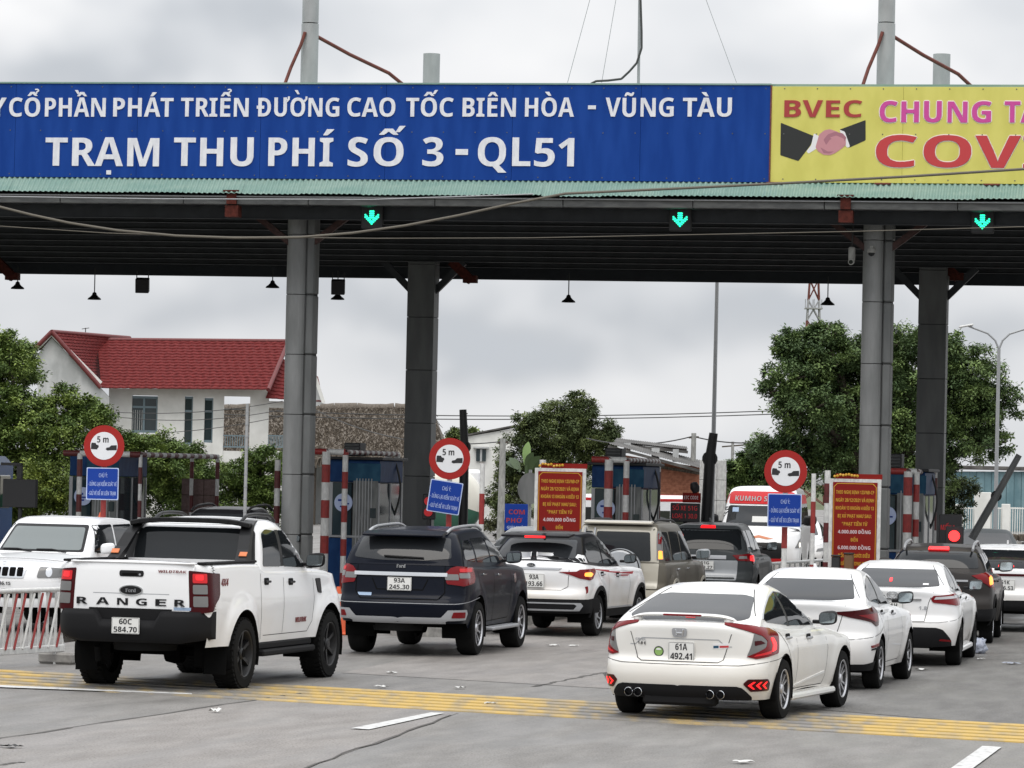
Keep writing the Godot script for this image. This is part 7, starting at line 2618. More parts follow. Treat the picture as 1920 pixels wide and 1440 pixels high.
func white_hatch():
	var h := 0.165
	var o := park("white_crossover", "white crossover half out of frame beyond the dark brown small SUV", "crossover", gd(1893, 70.5), h, QUEUE)
	var c := suv_spec(0.91, 1.50, 0.95, {"tp": [[-3.4, 0.80], [-3.1, 0.92], [-2.2, 1.0], [-1.8, 1.01], [-0.8, 1.02], [0.95, 1.07]]})
	shell(o, c, M.white_paint)
	rearx("rear_window", o, c, P([-0.70, 1.11, 0.70, 1.11, 0.62, 1.42, -0.62, 1.42], 0.04), M.dark_glass, 0.006, true)
	rearx("brake_light", o, c, P([-0.14, 1.13, 0.14, 1.13, 0.13, 1.165, -0.13, 1.165], 0.01), M.lit_red, 0.010, true)
	rearx("dark_strip", o, c, P([-0.62, 0.98, 0.62, 0.98, 0.62, 1.02, -0.62, 1.02], 0.005), M.dark_lens, 0.010)
	var tl: Array = tail("tail_light", o, c, P([0.36, 0.95, 0.5, 1.05, 1.20, 1.06, 1.15, 0.92, 0.6, 0.90], 0.02), M.red_lens, 0.012)
	for k in 2:
		var fn := func(q, y): return lrear(c, q, y)
		var s2 := ST()
		drape(s2, fn if k == 0 else mirrored(fn), P([0.44, 0.945, 0.9, 0.945, 0.9, 1.02, 0.52, 1.02], 0.02), 0.016, 0.06, Vector3(0.6 if k == 0 else -0.6, 0, 1))
		part("lamp_glow", tl[k], s2, M.lit_red)
	plate(o, Vector3(0, 0.82, lrx(c, 0, 0.82).z + 0.012), 0.02, 0.33, 0.20, "51K", "306.53")
	tail("bumper_cladding", o, c, P([0, 0.56, 1.35, 0.58, 1.40, 0.38, 0, 0.38], 0.005), M.black_plastic, 0.012)
	for w2 in [[0.40, -0.50], [-0.58, -1.65]]:
		flank("side_window", o, c, P([w2[0], 1.09, w2[1], 1.06, w2[1] + (0.0 if w2[1] > -1.5 else 0.42), 1.38, w2[0] - (0.10 if w2[0] > 0.3 else 0.02), 1.39], 0.04), M.dark_glass, 0.006, true)
	rearx("windscreen", o, c, P([-0.68, 1.08, 0.68, 1.08, 0.56, 1.36, -0.56, 1.36], 0.05), M.dark_glass, 0.006, true, true)
	mirrors(o, c, -1.55, 1.12, M.white_paint, 1.0)
	fin(o, Vector3(0, 1.53, 0.1), M.white_paint)
	wheels(o, c, 0.21, "alloy5", M.alloy)

func old_suv():        # comes the other way, behind the railing
	var h := PI + 0.25
	var fwd := Vector3(sin(h), 0, -cos(h))
	var front := gd(6, 61.0)
	var o := park("oncoming_suv", "white older SUV facing the camera behind the white and red railing", "SUV", front - fwd * 3.5, h, "")
	var c := suv_spec(0.88, 1.74, 0.9, {"wb": 2.65, "zf": -3.5, "cf": 0.42, "nf": 3.2, "fp": [[0.3, -0.06], [0.5, 0], [0.75, 0.0], [0.95, -0.05], [1.05, -0.16]], "front_sill": 0.36, "tr": 0.36, "ar": 0.44, "sill": 0.38,
		"tp": [[-3.5, 0.98], [-3.25, 1.05], [-2.4, 1.13], [-1.9, 1.16], [0.9, 1.16]], "gf": [[0, -2.02], [0.5, -1.68], [0.9, -1.36], [1, -1.18]], "gr": [[0, 0.80], [0.5, 0.76], [0.9, 0.66], [1, 0.5]],
		"R": [[-2.0, 1.58], [-1.4, 1.68], [-0.8, 1.73], [0.7, 1.70]], "gw": [[0, 0.82], [0.4, 0.775], [0.85, 0.70], [0.95, 0.66], [1, 0.58]], "gcf": 0.30, "gnf": 3.2})
	shell(o, c, M.white_paint)
	rearx("windscreen", o, c, P([-0.70, 1.20, 0.70, 1.20, 0.615, 1.60, 0.58, 1.62, -0.58, 1.62, -0.615, 1.60], 0.03), M.satin_black, 0.006, true, true)
	rearx("windscreen_glass", o, c, P([-0.655, 1.225, 0.655, 1.225, 0.575, 1.575, -0.575, 1.575], 0.04), M.pale_glass, 0.010, true, true)
	var st := ST()
	for x in [-0.45, 0.12]:
		tube(st, [gend(c, x, 1.20, false) + Vector3(0, 0, -0.03), gend(c, x + 0.25, 1.235, false) + Vector3(0, 0.0, -0.03), gend(c, x + 0.5, 1.232, false) + Vector3(0, 0, -0.025)], 0.013, 6)
	part("wiper", o, st, M.satin_black)
	var gr := rearx("grille", o, c, P([-0.36, 0.82, 0.36, 0.82, 0.40, 0.97, 0.36, 1.0, -0.36, 1.0, -0.40, 0.97], 0.02), M.chrome, 0.012, false, true)
	for i in 6:
		var x := -0.30 + i * 0.12
		rearx("grille_slot", gr, c, P([x - 0.045, 0.845, x + 0.045, 0.845, x + 0.05, 0.975, x - 0.05, 0.975], 0.02), M.under, 0.016, false, true)
	for k in 2:
		var fn := func(q, y): return lfront(c, q, y)
		var s2 := ST()
		drape(s2, fn if k == 0 else mirrored(fn), P([0.34, 0.83, 0.95, 0.84, 1.05, 0.97, 0.37, 0.99], 0.03), 0.012, 0.06, Vector3(0.6 if k == 0 else -0.6, 0, -1))
		var hl := part("headlight", o, s2, M.clear_lens)
		s2 = ST()
		drape(s2, fn if k == 0 else mirrored(fn), ring(0.07, 20, Vector2(0.56, 0.912)), 0.016, 0.06, Vector3(0.6 if k == 0 else -0.6, 0, -1))
		part("lamp_bowl", hl, s2, M.chrome)
	nose("front_bumper", o, c, P([0, 0.76, 0.6, 0.76, 1.5, 0.76, 1.5, 0.42, 0, 0.40], 0.01), M.white_paint, 0.06)
	nose("air_intake", o, c, P([0, 0.66, 0.42, 0.66, 0.40, 0.52, 0, 0.52], 0.02), M.under, 0.066)
	nose("fog_light", o, c, P([0.50, 0.62, 0.72, 0.62, 0.72, 0.54, 0.52, 0.54], 0.02), M.clear_lens, 0.066)
	var em := rearx("round_badge", o, c, ring(0.035, 20, Vector2(0, 1.045), 0.02), M.chrome, 0.010, false, true)
	write("lettering", o, "51A-286.15", Transform3D(Basis(Vector3(-1, 0, 0), Vector3.UP, Vector3(0, 0, -1)), Vector3(0.19, 0.715, c.zf - 0.075)), 0.38, 0.05, M.ink, 0.004, bold, 4.0)
	for w2 in [[-0.62, -1.60], [0.30, -0.54]]:
		flank("side_window", o, c, P([w2[0], 1.21, w2[1], 1.20, w2[1] + (0.0 if w2[1] > -1.5 else 0.30), 1.62, w2[0], 1.63], 0.04), M.dark_glass, 0.006, true)
	gaps(o, c, [[-0.58, 1.13, -0.6, 0.42], [-1.75, 1.12, -1.85, 0.8, -1.8, 0.45]])
	mirrors(o, c, -1.45, 1.24, M.white_paint, 1.1)
	wheels(o, c, 0.23, "alloy5", M.alloy)

func minibus():
	var h := PI + 0.12
	var fwd := Vector3(sin(h), 0, -cos(h))
	var o := park("minibus", "white and red minibus facing the camera beyond the toll lanes", "minibus", gd(1424, 97.0) - fwd * 4.7, h, "")
	var c := car_spec({"W": 1.0, "wb": 3.67, "zr": 1.5, "zf": -4.7, "tr": 0.36, "ar": 0.42, "sill": 0.35, "front_sill": 0.35, "cf": 0.45, "nf": 3.0, "cr": 0.3, "n": 5.0, "rs": 0.08, "crown": 0.05, "flare": 0.02,
		"wp": [[0.3, 0.94], [0.6, 1], [1.3, 1]], "rp": [[0.3, 0], [1.3, 0]], "fp": [[0.3, -0.05], [0.6, 0], [0.9, -0.06], [1.2, -0.22], [1.35, -0.35]],
		"tp": [[-4.7, 1.20], [-4.2, 1.34], [-3.9, 1.42], [1.5, 1.42]],
		"gf": [[0, -4.25], [0.4, -3.75], [0.75, -3.35], [0.9, -3.0], [1, -2.6]], "gr": [[0, 1.45], [0.9, 1.4], [1, 1.2]], "R": [[-4.3, 2.05], [-3.5, 2.26], [-2.6, 2.37], [1.5, 2.37]],
		"gw": [[0, 0.96], [0.5, 0.90], [0.88, 0.82], [0.96, 0.76], [1, 0.62]], "gcf": 0.42, "gnf": 3.0, "gcr": 0.3, "gn": 5.0})
	shell(o, c, M.white_paint)
	rearx("roof_fairing", o, c, P([-0.80, 1.94, 0.80, 1.94, 0.79, 2.20, 0.72, 2.24, -0.72, 2.24, -0.79, 2.20], 0.04), M.red_paint, 0.02, true, true)
	rearx("windscreen", o, c, P([-0.84, 1.42, 0.84, 1.42, 0.80, 1.90, -0.80, 1.90], 0.06), M.dark_glass, 0.010, true, true)
	var fx := Basis(Vector3(-1, 0, 0), Vector3.UP, Vector3(0, 0, -1))
	write("lettering", o, "KUMHO SAMCO", Transform3D(fx, Vector3(0.66, 2.02, 0)), 1.32, 0.12, M.cuff, 0.004, bold, 4.0, func(p): return gend(c, p.x, p.y, false) + Vector3(0, 0, -0.055 - absf(p.z)))
	rearx("paper_notice", o, c, P([-0.35, 1.50, 0.20, 1.50, 0.20, 1.64, -0.35, 1.64]), M.sock_white, 0.014, true, true)
	rearx("paper_notice", o, c, P([0.55, 1.74, 0.70, 1.74, 0.70, 1.85, 0.55, 1.85]), M.sticker, 0.014, true, true)
	var gr := rearx("grille", o, c, P([-0.55, 0.62, 0.55, 0.62, 0.66, 0.98, 0.60, 1.02, -0.60, 1.02, -0.66, 0.98], 0.05), M.satin_black, 0.012, false, true)
	rearx("oval_badge", gr, c, ring(0.12, 24, Vector2(0, 0.88), 0.06), M.chrome, 0.018, false, true)
	rearx("red_band", o, c, P([-0.62, 0.56, 0.62, 0.56, 0.62, 0.64, -0.62, 0.64], 0.01), M.red_paint, 0.016, false, true)
	plate(o, Vector3(0, 0.5, c.zf - 0.03), 0.0, 0.36, 0.16, "50F", "003.12", M.plate_yellow)
	o.get_child(o.get_child_count() - 1).rotation.y = PI
	var pl: Node3D = o.get_child(o.get_child_count() - 1)
	pl.position = Vector3(0, 0.0, 0)
	rearx("hood_emblem", o, c, P([-0.36, 1.12, 0, 1.20, 0.36, 1.12, 0.20, 1.10, 0, 1.14, -0.20, 1.10], 0.01), M.orange_reflector, 0.006, false, true)
	for k in 2:
		var fn := func(q, y): return lfront(c, q, y)
		var s2 := ST()
		drape(s2, fn if k == 0 else mirrored(fn), P([0.62, 0.90, 0.98, 0.92, 1.20, 1.20, 0.80, 1.10], 0.03), 0.012, 0.06, Vector3(0.6 if k == 0 else -0.6, 0, -1))
		var hl := part("headlight", o, s2, M.clear_lens)
		s2 = ST()
		drape(s2, fn if k == 0 else mirrored(fn), ring(0.06, 16, Vector2(0.86, 0.98)), 0.018, 0.06, Vector3(0.6 if k == 0 else -0.6, 0, -1))
		part("lamp_glow", hl, s2, M.head_lamp)
	flank("red_side_band", o, c, P([-3.2, 1.96, 1.4, 1.96, 1.4, 2.18, -3.0, 2.18], 0.02), M.red_paint, 0.008, true)
	for w2 in [[-2.9, -3.75], [-1.4, -2.8], [0.0, -1.3], [1.3, 0.1]]:
		flank("side_window", o, c, P([w2[0], 1.46, w2[1], 1.46, w2[1] + (0.0 if w2[1] > -3.5 else 0.25), 1.86, w2[0], 1.88], 0.05), M.dark_glass, 0.006, true)
	mirrors(o, c, -3.7, 1.55, M.satin_black, 1.6)
	wheels(o, c, 0.22, "alloy5", M.silver_trim)

func plain_car(called: String, label: String, category: String, axle: Vector3, head: float, m: Material, h: float, sedan := true, glass: Material = null) -> Node3D:
	var o := park(called, label, category, axle, head, "")
	var c := sedan_spec(h, 1.0) if sedan else suv_spec(0.9, h, 0.95)
	var g: Material = glass if glass else M.grey_glass
	shell(o, c, m)
	if sedan:
		rearx("rear_window", o, c, P([-0.62, 1.125, 0.62, 1.125, 0.50, 1.385, -0.50, 1.385], 0.03), g, 0.004, true)
		rearx("windscreen", o, c, P([-0.66, 1.04, 0.66, 1.04, 0.52, 1.36, -0.52, 1.36], 0.05), g, 0.005, true, true)
		flank("side_window", o, c, P([0.27, 1.15, 0.18, 1.10, -0.55, 1.045, -0.56, 1.38, 0.02, 1.26], 0.03), g, 0.005, true)
		flank("side_window", o, c, P([-0.64, 1.04, -1.68, 1.01, -1.0, 1.295, -0.65, 1.38], 0.03), g, 0.005, true)
		mirrors(o, c, -1.60, 1.08, m, 1.0)
	else:
		rearx("rear_window", o, c, P([-0.66, 1.22, 0.66, 1.22, 0.60, h - 0.12, -0.60, h - 0.12], 0.04), g, 0.006, true)
		rearx("windscreen", o, c, P([-0.68, 1.16, 0.68, 1.16, 0.56, h - 0.15, -0.56, h - 0.15], 0.05), g, 0.006, true, true)
		flank("side_window", o, c, P([0.40, 1.2, -0.55, 1.16, -0.55, h - 0.13, 0.25, h - 0.14], 0.04), g, 0.006, true)
		flank("side_window", o, c, P([-0.63, 1.15, -1.65, 1.14, -1.2, h - 0.15, -0.63, h - 0.13], 0.04), g, 0.006, true)
		rails(o, c, 0.40, -1.4, 0.55, M.satin_black, 0.06)
		mirrors(o, c, -1.55, 1.20, m, 1.0)
	tail("tail_light", o, c, P([0.5, 0.90, 1.1, 0.92, 1.15, 1.02, 0.45, 1.0], 0.02), M.red_lens, 0.012)
	nose("headlight", o, c, P([0.5, 0.62, 1.0, 0.66, 1.2, 0.76, 0.55, 0.70], 0.02), M.clear_lens, 0.012)
	nose("grille", o, c, P([0, 0.56, 0.42, 0.56, 0.46, 0.66, 0, 0.66], 0.02), M.under, 0.012)
	nose("bumper_grille", o, c, P([0, 0.30, 0.5, 0.30, 0.54, 0.46, 0, 0.46], 0.02), M.under, 0.012)
	wheels(o, c, 0.205, "alloy5", M.alloy)
	return o

func background_vehicles():
	plain_car("silver_sedan", "silver sedan whose roof shows between the navy SUV and red poster", "sedan", gd(1003, 82.0), 0.18, M.silver_paint, 1.47, true, M.pale_glass)
	plain_car("black_suv", "black SUV with roof rails half hidden behind the white pickup", "SUV", gd(424, 76.0), 0.2, M.black_paint, 1.81, false)
	plain_car("grey_oncoming_sedan", "dark grey sedan facing the camera beyond the red traffic light", "sedan", gd(1851, 99.0), PI + 0.10, M.grey_paint, 1.45, true)
	plain_car("distant_white_sedan", "small white sedan seen behind the middle blue notice by the minibus", "sedan", gd(1500, 112.0), PI + 0.14, M.white_paint, 1.46, true)
	# red coach seen side on between the toll booth and the minibus
	var o := park("red_minivan", "low red and white minivan beyond the striped posts of the middle booth", "minivan", gd(1262, 112.0), PI + 0.5, "")
	o.scale = Vector3.ONE * 0.76
	var st := ST()
	box(st, Vector3(0, 1.55, -2.0), Vector3(2.3, 2.3, 6.0), Basis.IDENTITY, 0.12)
	part("body", o, st, M.white_paint)
	st = ST()
	box(st, Vector3(0, 2.52, -2.0), Vector3(2.32, 0.36, 6.02), Basis.IDENTITY, 0.14)
	part("red_top", o, st, M.red_paint)
	st = ST()
	box(st, Vector3(0, 0.8, -2.0), Vector3(2.33, 0.62, 6.03), Basis.IDENTITY, 0.06)
	part("red_skirt", o, st, M.red_paint)
	for k in 5:
		for sg in [-1.0, 1.0]:
			st = ST()
			box(st, Vector3(sg * 1.155, 1.72, 0.4 - k * 1.14), Vector3(0.02, 0.85, 1.0), Basis.IDENTITY, 0.008)
			part("side_window", o, st, M.dark_glass)
	st = ST()
	box(st, Vector3(0, 1.68, -5.0), Vector3(2.0, 1.1, 0.03), Basis.IDENTITY, 0.01)
	part("windscreen", o, st, M.grey_glass)
	for z in [-0.2, -4.0]:
		for sg in [-1.0, 1.0]:
			st = ST()
			cyl(st, Vector3(sg * 0.9, 0.45, z), Vector3(sg * 1.18, 0.45, z), 0.45, 0.45, 24)
			part("wheel", o, st, M.tyre)
	# tank truck
	o = park("tank_truck", "cream tank truck with a green lower band behind the tilted sign", "truck", gd(834, 110.0), -0.02, "")
	for half in 2:
		st = ST()
		var rows := []
		for i in 13:
			var z := [1.75, 1.74, 1.66, 1.5, 1.2, 0.0, -1.5, -3.0, -4.5, -5.0, -5.2, -5.28, -5.3][i] as float
			var s := [0.0, 0.45, 0.8, 0.95, 1.0, 1.0, 1.0, 1.0, 1.0, 0.95, 0.8, 0.45, 0.0][i] as float
			var row := []
			for k in 25:
				var a := PI * k / 24.0 * (1 if half == 0 else 1)
				a = lerpf(-0.32, PI + 0.32, k / 24.0) if half == 0 else lerpf(PI + 0.32, TAU - 0.32, k / 24.0)
				row.append(Vector3(cos(a) * 1.08 * s, 1.78 + sin(a) * 1.0 * s, z))
			rows.append(row)
		grid(rows, st, Vector3(0, 1.78, -1.7))
		part("tank" if half == 0 else "green_band", o, st, M.tank_white if half == 0 else M.tank_green)
	st = ST()
	var rg := ring(0.10, 24)
	for i in 24:
		cyl(st, Vector3(0.72 + rg[i].x, 1.95 + rg[i].y * 2.0, 1.62), Vector3(0.72 + rg[(i + 1) % 24].x, 1.95 + rg[(i + 1) % 24].y * 2.0, 1.62), 0.02, 0.02, 5)
	part("round_emblem", o, st, M.grey_paint)
	st = ST()
	box(st, Vector3(0, 0.62, -2.5), Vector3(0.9, 0.25, 8.6))
	box(st, Vector3(0, 0.55, 1.6), Vector3(2.1, 0.22, 0.12))
	part("chassis", o, st, M.dark_box)
	st = ST()
	box(st, Vector3(0, 1.6, -6.6), Vector3(2.2, 2.1, 1.8), Basis.IDENTITY, 0.1)
	part("cab", o, st, M.white_paint)
	for z in [0.6, -0.6, -6.4]:
		for sg in [-1.0, 1.0]:
			st = ST()
			cyl(st, Vector3(sg * 0.75, 0.48, z), Vector3(sg * 1.08, 0.48, z), 0.48, 0.48, 24)
			part("wheel", o, st, M.tyre)
	# lorry cut by the left edge: blue cab corner and its mirror arm
	var q := at(-44, 905, 84.0)
	o = park("blue_lorry", "blue lorry cab cut by the left edge of the view", "lorry", Vector3(q.x, 0, q.z), PI + 0.12, "")
	st = ST()
	box(st, Vector3(0.55, 1.6, 0.7), Vector3(2.0, 2.2, 1.6), Basis.IDENTITY, 0.18)
	part("cab", o, st, M.blue_paint)
	st = ST()
	box(st, Vector3(0.55, 1.95, -0.11), Vector3(1.7, 0.85, 0.04), Basis.IDENTITY, 0.015)
	part("windscreen", o, st, M.grey_glass)
	st = ST()
	box(st, Vector3(0.55, 1.95, 0.6), Vector3(2.04, 0.7, 0.9), Basis.IDENTITY, 0.02)
	part("side_window", o, st, M.dark_glass)
	for z in [0.5]:
		for sg in [-1.0, 1.0]:
			st = ST()
			cyl(st, Vector3(0.55 + sg * 0.7, 0.45, z), Vector3(0.55 + sg * 1.0, 0.45, z), 0.45, 0.45, 24)
			part("wheel", o, st, M.tyre)

# ================================================================ what stands behind the toll station
var sprig: ArrayMesh
func sprig_mesh() -> ArrayMesh:
	if sprig == null:
		var st := ST()
		for i in 5:
			var a := TAU * i / 5.0 + rng.randf() * 0.8
			var tilt := rng.randf_range(-0.5, 0.9)
			var b := Basis(Vector3.UP, a) * Basis(Vector3(1, 0, 0), tilt)
			var off := b * Vector3(0, 0, 0.25)
			var l := rng.randf_range(0.65, 1.0)
			var p := [off, off + b * Vector3(0.22 * l, 0.05, 0.38 * l), off + b * Vector3(0, -0.06, 0.95 * l), off + b * Vector3(-0.22 * l, 0.05, 0.38 * l)]
			var n0 := (b * Vector3(0.35, 1, 0)).normalized()
			var n1 := (b * Vector3(-0.35, 1, 0)).normalized()
			tri(st, p[0], p[1], p[2], n0, n0, n0)
			tri(st, p[0], p[2], p[3], n1, n1, n1)
		sprig = st.commit()
	return sprig

# blobs: pixel column, pixel row, radius in pixels, metres nearer (-) or farther (+)
func tree(called: String, label: String, category: String, d: float, blobs: Array, count: int, leaf: float, lo: Color, hi: Color, trunk: Array, group := "trees behind the toll station"):
	var s := F / d
	var base := at(trunk[0], 885, d)
	base.y = 0
	var t := thing(called, label, category, base, 0.0, group)
	var centres := []
	var total := 0.0
	for b in blobs:
		var c := at(b[0], b[1], d + b[3]) - base
		var r: float = b[2] / s
		centres.append([c, r])
		total += r * r
	var where: Array[Transform3D] = []
	var tint: Array[Color] = []
	for e in centres:
		var c: Vector3 = e[0]
		var r: float = e[1]
		var n := int(count * r * r / total)
		var clumps := int(clampf(n / 26.0, 5, 400))
		for k in clumps:
			var dir := Vector3(rng.randfn(), rng.randfn() * 0.9 + 0.15, rng.randfn()).normalized()
			var rad := r * rng.randf_range(0.62, 1.08) if rng.randf() < 0.8 else r * rng.randf_range(0.2, 0.7)
			var cc := c + dir * rad * Vector3(1, 0.92, 1)
			var cr := rng.randf_range(0.20, 0.42) * clampf(r * 0.55, 0.5, 1.3)
			var mixv := rng.randf()
			for j in int(n / float(clumps)):
				var o := Vector3(rng.randfn(), rng.randfn() * 0.6, rng.randfn()) * cr * 0.62
				var p := cc + o
				if p.y < 0.15:
					continue
				var sz := leaf * rng.randf_range(0.65, 1.25)
				var b := Basis.from_euler(Vector3(rng.randf_range(-0.7, 0.7), rng.randf() * TAU, rng.randf_range(-0.7, 0.7))).scaled(Vector3.ONE * sz)
				where.append(Transform3D(b, p))
				var q := clampf(mixv * 0.65 + rng.randf() * 0.35, 0, 1)
				tint.append(lo.lerp(hi, q * q))
	var mm := MultiMesh.new()
	mm.transform_format = MultiMesh.TRANSFORM_3D
	mm.use_colors = true
	mm.mesh = sprig_mesh()
	mm.instance_count = where.size()
	for i in where.size():
		mm.set_instance_transform(i, where[i])
		mm.set_instance_color(i, tint[i])
	var o := MultiMeshInstance3D.new()
	o.name = "crown"
	o.multimesh = mm
	o.material_override = M.leaf
	o.set_meta("kind", "stuff")
	t.add_child(o, true)
	var st := ST()
	var tr: float = trunk[1]
	var fork: float = trunk[2]
	cyl(st, Vector3.ZERO, Vector3(0.1, fork, 0), tr, tr * 0.75, 10)
	part("trunk", t, st, M.bark)
	st = ST()
	for e in centres:
		var c: Vector3 = e[0]
		var m := Vector3(0.1, fork, 0).lerp(c, 0.5) + Vector3(0, 0.25, 0)
		cyl(st, Vector3(0.1, fork - 0.1, 0), m, tr * 0.5, tr * 0.35, 7)
		cyl(st, m, c, tr * 0.35, tr * 0.16, 7)
		for k in 4:
			var dir := Vector3(rng.randfn(), rng.randf() * 0.8, rng.randfn()).normalized()
			cyl(st, c, c + dir * e[1] * 0.8, tr * 0.14, tr * 0.05, 5)
	part("limbs", t, st, M.bark)

func wire(label: String, pts: Array, r: float, m: Material, group := "wires across the scene", seg := 6):
	var t := thing("wire", label, "cable", pts[0], 0.0, group)
	var p := []
	for q in pts:
		p.append(q - pts[0])
	var st := ST()
	tube(st, p, r, seg)
	part("strand", t, st, m)

func sag(a: Vector3, b: Vector3, drop: float, n := 16) -> Array:
	var p := []
	for i in n + 1:
		var t := i / float(n)
		p.append(a.lerp(b, t) - Vector3(0, drop * 4.0 * t * (1 - t), 0))
	return p

# a roof plane of tile courses, each lapping the one below: eave from a to b, ridge from d to c
func tiled(parent: Node3D, a: Vector3, b: Vector3, c: Vector3, d: Vector3, courses: int, m: Material):
	var nrm := (b - a).cross(d - a).normalized()
	if nrm.y < 0:
		nrm = -nrm
	for k in courses:
		var t0 := k / float(courses)
		var t1 := (k + 1.12) / float(courses)
		var e0 := a.lerp(d, t0)
		var e1 := b.lerp(c, t0)
		var f0 := a.lerp(d, minf(t1, 1.0))
		var f1 := b.lerp(c, minf(t1, 1.0))
		var n := int(e0.distance_to(e1) / 0.085)
		if n < 2:
			continue
		var rows := [[], [], []]
		for i in n + 1:
			var u := i / float(n)
			var wv := (0.028 if i % 4 == 1 else (0.012 if i % 4 != 3 else 0.0))
			var p := e0.lerp(e1, u)
			var q := f0.lerp(f1, u)
			rows[0].append(p + nrm * (0.0 + wv * 0.3))
			rows[1].append(p + nrm * (0.045 + wv))
			rows[2].append(q + nrm * (0.002 + wv))
		var st := ST()
		grid(rows, st, (a + c) * 0.5 - nrm * 40.0)
		part("tile_course", parent, st, m)

func house():
	var d := 160.0
	var base := at(300, 885, d)
	base.y = 0
	var t := thing("red_roof_house", "white two storey house with red tiled roof behind the left trees", "house", base, 0.0)
	var h := func(px: float, py: float, dz: float) -> Vector3: return at(px, py, d + dz) - base
	# walls
	var st := ST()
	var wl: Vector3 = h.call(205, 735, 0.0)
	var wr: Vector3 = h.call(497, 735, 0.0)
	var wy := wl.y
	# right wing upper storey, pieced round its openings: [from px, to px, top row, bottom row]
	for q in [[205, 243, 728, 990], [297, 342, 728, 990], [363, 379, 728, 990], [401, 415, 728, 990], [470, 499, 728, 990], [243, 297, 728, 742], [243, 297, 812, 990], [342, 363, 728, 743], [342, 363, 835, 990], [379, 401, 728, 746], [379, 401, 830, 990], [415, 470, 728, 744], [415, 470, 845, 990], [499, 534, 752, 765], [499, 534, 845, 990]]:
		var a: Vector3 = h.call(q[0], q[2], 0.0)
		var b: Vector3 = h.call(q[1], q[3], 0.0)
		box(st, Vector3((a.x + b.x) * 0.5, (a.y + b.y) * 0.5, a.z), Vector3(absf(b.x - a.x), absf(a.y - b.y), 0.25))
	part("front_wall", t, st, M.wall_white)
	st = ST()
	for q in [[415, 470], [499, 534]]:
		var a: Vector3 = h.call(q[0], 838, -0.1)
		var b: Vector3 = h.call(q[1], 838, -0.1)
		box(st, (a + b) * 0.5, Vector3(b.x - a.x, 0.06, 0.06))
		box(st, (a + b) * 0.5 + Vector3(0, 0.45, 0), Vector3(b.x - a.x, 0.05, 0.05))
		var n := 12
		for i in n:
			box(st, a.lerp(b, (i + 0.5) / n) + Vector3(0, 0.22, 0), Vector3(0.03, 0.45, 0.03))
	part("balcony_railing", t, st, M.window_frame_grey)
	# gable block on the left
	st = ST()
	var g0: Vector3 = h.call(72, 662, -1.0)
	var g1: Vector3 = h.call(97, 633, -1.0)
	var g2: Vector3 = h.call(185, 724, -1.0)
	var g3: Vector3 = h.call(205, 745, -1.0)
	slab(st, PackedVector2Array([Vector2(g0.x, 0), Vector2(g3.x, 0), Vector2(g3.x, g3.y), Vector2(g2.x, g2.y), Vector2(g1.x, g1.y), Vector2(g0.x, g0.y)]), T(0, 0, g0.z - 0.25), 0.25)
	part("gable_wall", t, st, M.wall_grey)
	st = ST()
	for q in [[(g0 + Vector3(-0.2, 0.0, 0.15)), g1 + Vector3(0, 0.16, 0.15)], [g1 + Vector3(0, 0.16, 0.15), g2 + Vector3(0.1, 0.1, 0.15)]]:
		var a: Vector3 = q[0]
		var b: Vector3 = q[1]
		box(st, (a + b) * 0.5, Vector3(a.distance_to(b), 0.17, 0.12), Basis(Vector3(0, 0, 1), atan2(b.y - a.y, b.x - a.x)))
	part("barge_board", t, st, M.wall_white)
	# roofs
	var rf := sub("roof", t)
	tiled(rf, h.call(190, 728, -1.1), h.call(503, 731, -1.1), h.call(541, 641, 3.2), h.call(182, 638, 3.2), 17, M.tile_red)
	tiled(rf, h.call(187, 727, -1.2), h.call(200, 727, 4.6), h.call(243, 636, 5.0), h.call(98, 624, -1.2), 17, M.tile_red)
	tiled(rf, h.call(62, 657, -1.2), h.call(100, 657, 5.0), h.call(240, 636, 5.0), h.call(96, 624, -1.2), 6, M.tile_red)
	tiled(rf, h.call(498, 747, -0.6), h.call(606, 754, -0.6), h.call(596, 706, 2.2), h.call(528, 672, 2.2), 11, M.tile_red)
	st = ST()
	for q in [[97, 622, -1.2, 243, 634, 5.0], [182, 637, 3.2, 541, 640, 3.2], [541, 640, 3.2, 503, 731, -1.1], [97, 622, -1.25, 189, 727, -1.25], [97, 622, -1.25, 62, 657, -1.25]]:
		var a: Vector3 = h.call(q[0], q[1], q[2])
		var b: Vector3 = h.call(q[3], q[4], q[5])
		cyl(st, a, b, 0.09, 0.09, 8)
	part("ridge_tiles", rf, st, M.ridge_red)
	st = ST()
	var r0: Vector3 = h.call(560, 700, 1.5)
	for q in [[585, 690, 607, 755], [560, 725, 585, 690]]:
		var a: Vector3 = h.call(q[0], q[1], -0.8)
		var b: Vector3 = h.call(q[2], q[3], -0.8)
		box(st, (a + b) * 0.5, Vector3(a.distance_to(b), 0.14, 0.12), Basis(Vector3(0, 0, 1), atan2(b.y - a.y, b.x - a.x)))
	part("side_barge_board", t, st, M.wall_white)
	st = ST()
	var sa: Vector3 = h.call(545, 752, -0.4)
	var sb: Vector3 = h.call(583, 990, -0.4)
	slab(st, PackedVector2Array([Vector2(sa.x, 0), Vector2(sb.x, 0), Vector2(h.call(583, 765, -0.4).x, h.call(583, 765, -0.4).y), Vector2(h.call(606, 757, -0.4).x, h.call(606, 757, -0.4).y), Vector2(h.call(588, 696, -0.4).x, h.call(588, 696, -0.4).y)]), T(0, 0, sa.z), 0.2)
	part("side_gable", t, st, M.wall_grey)
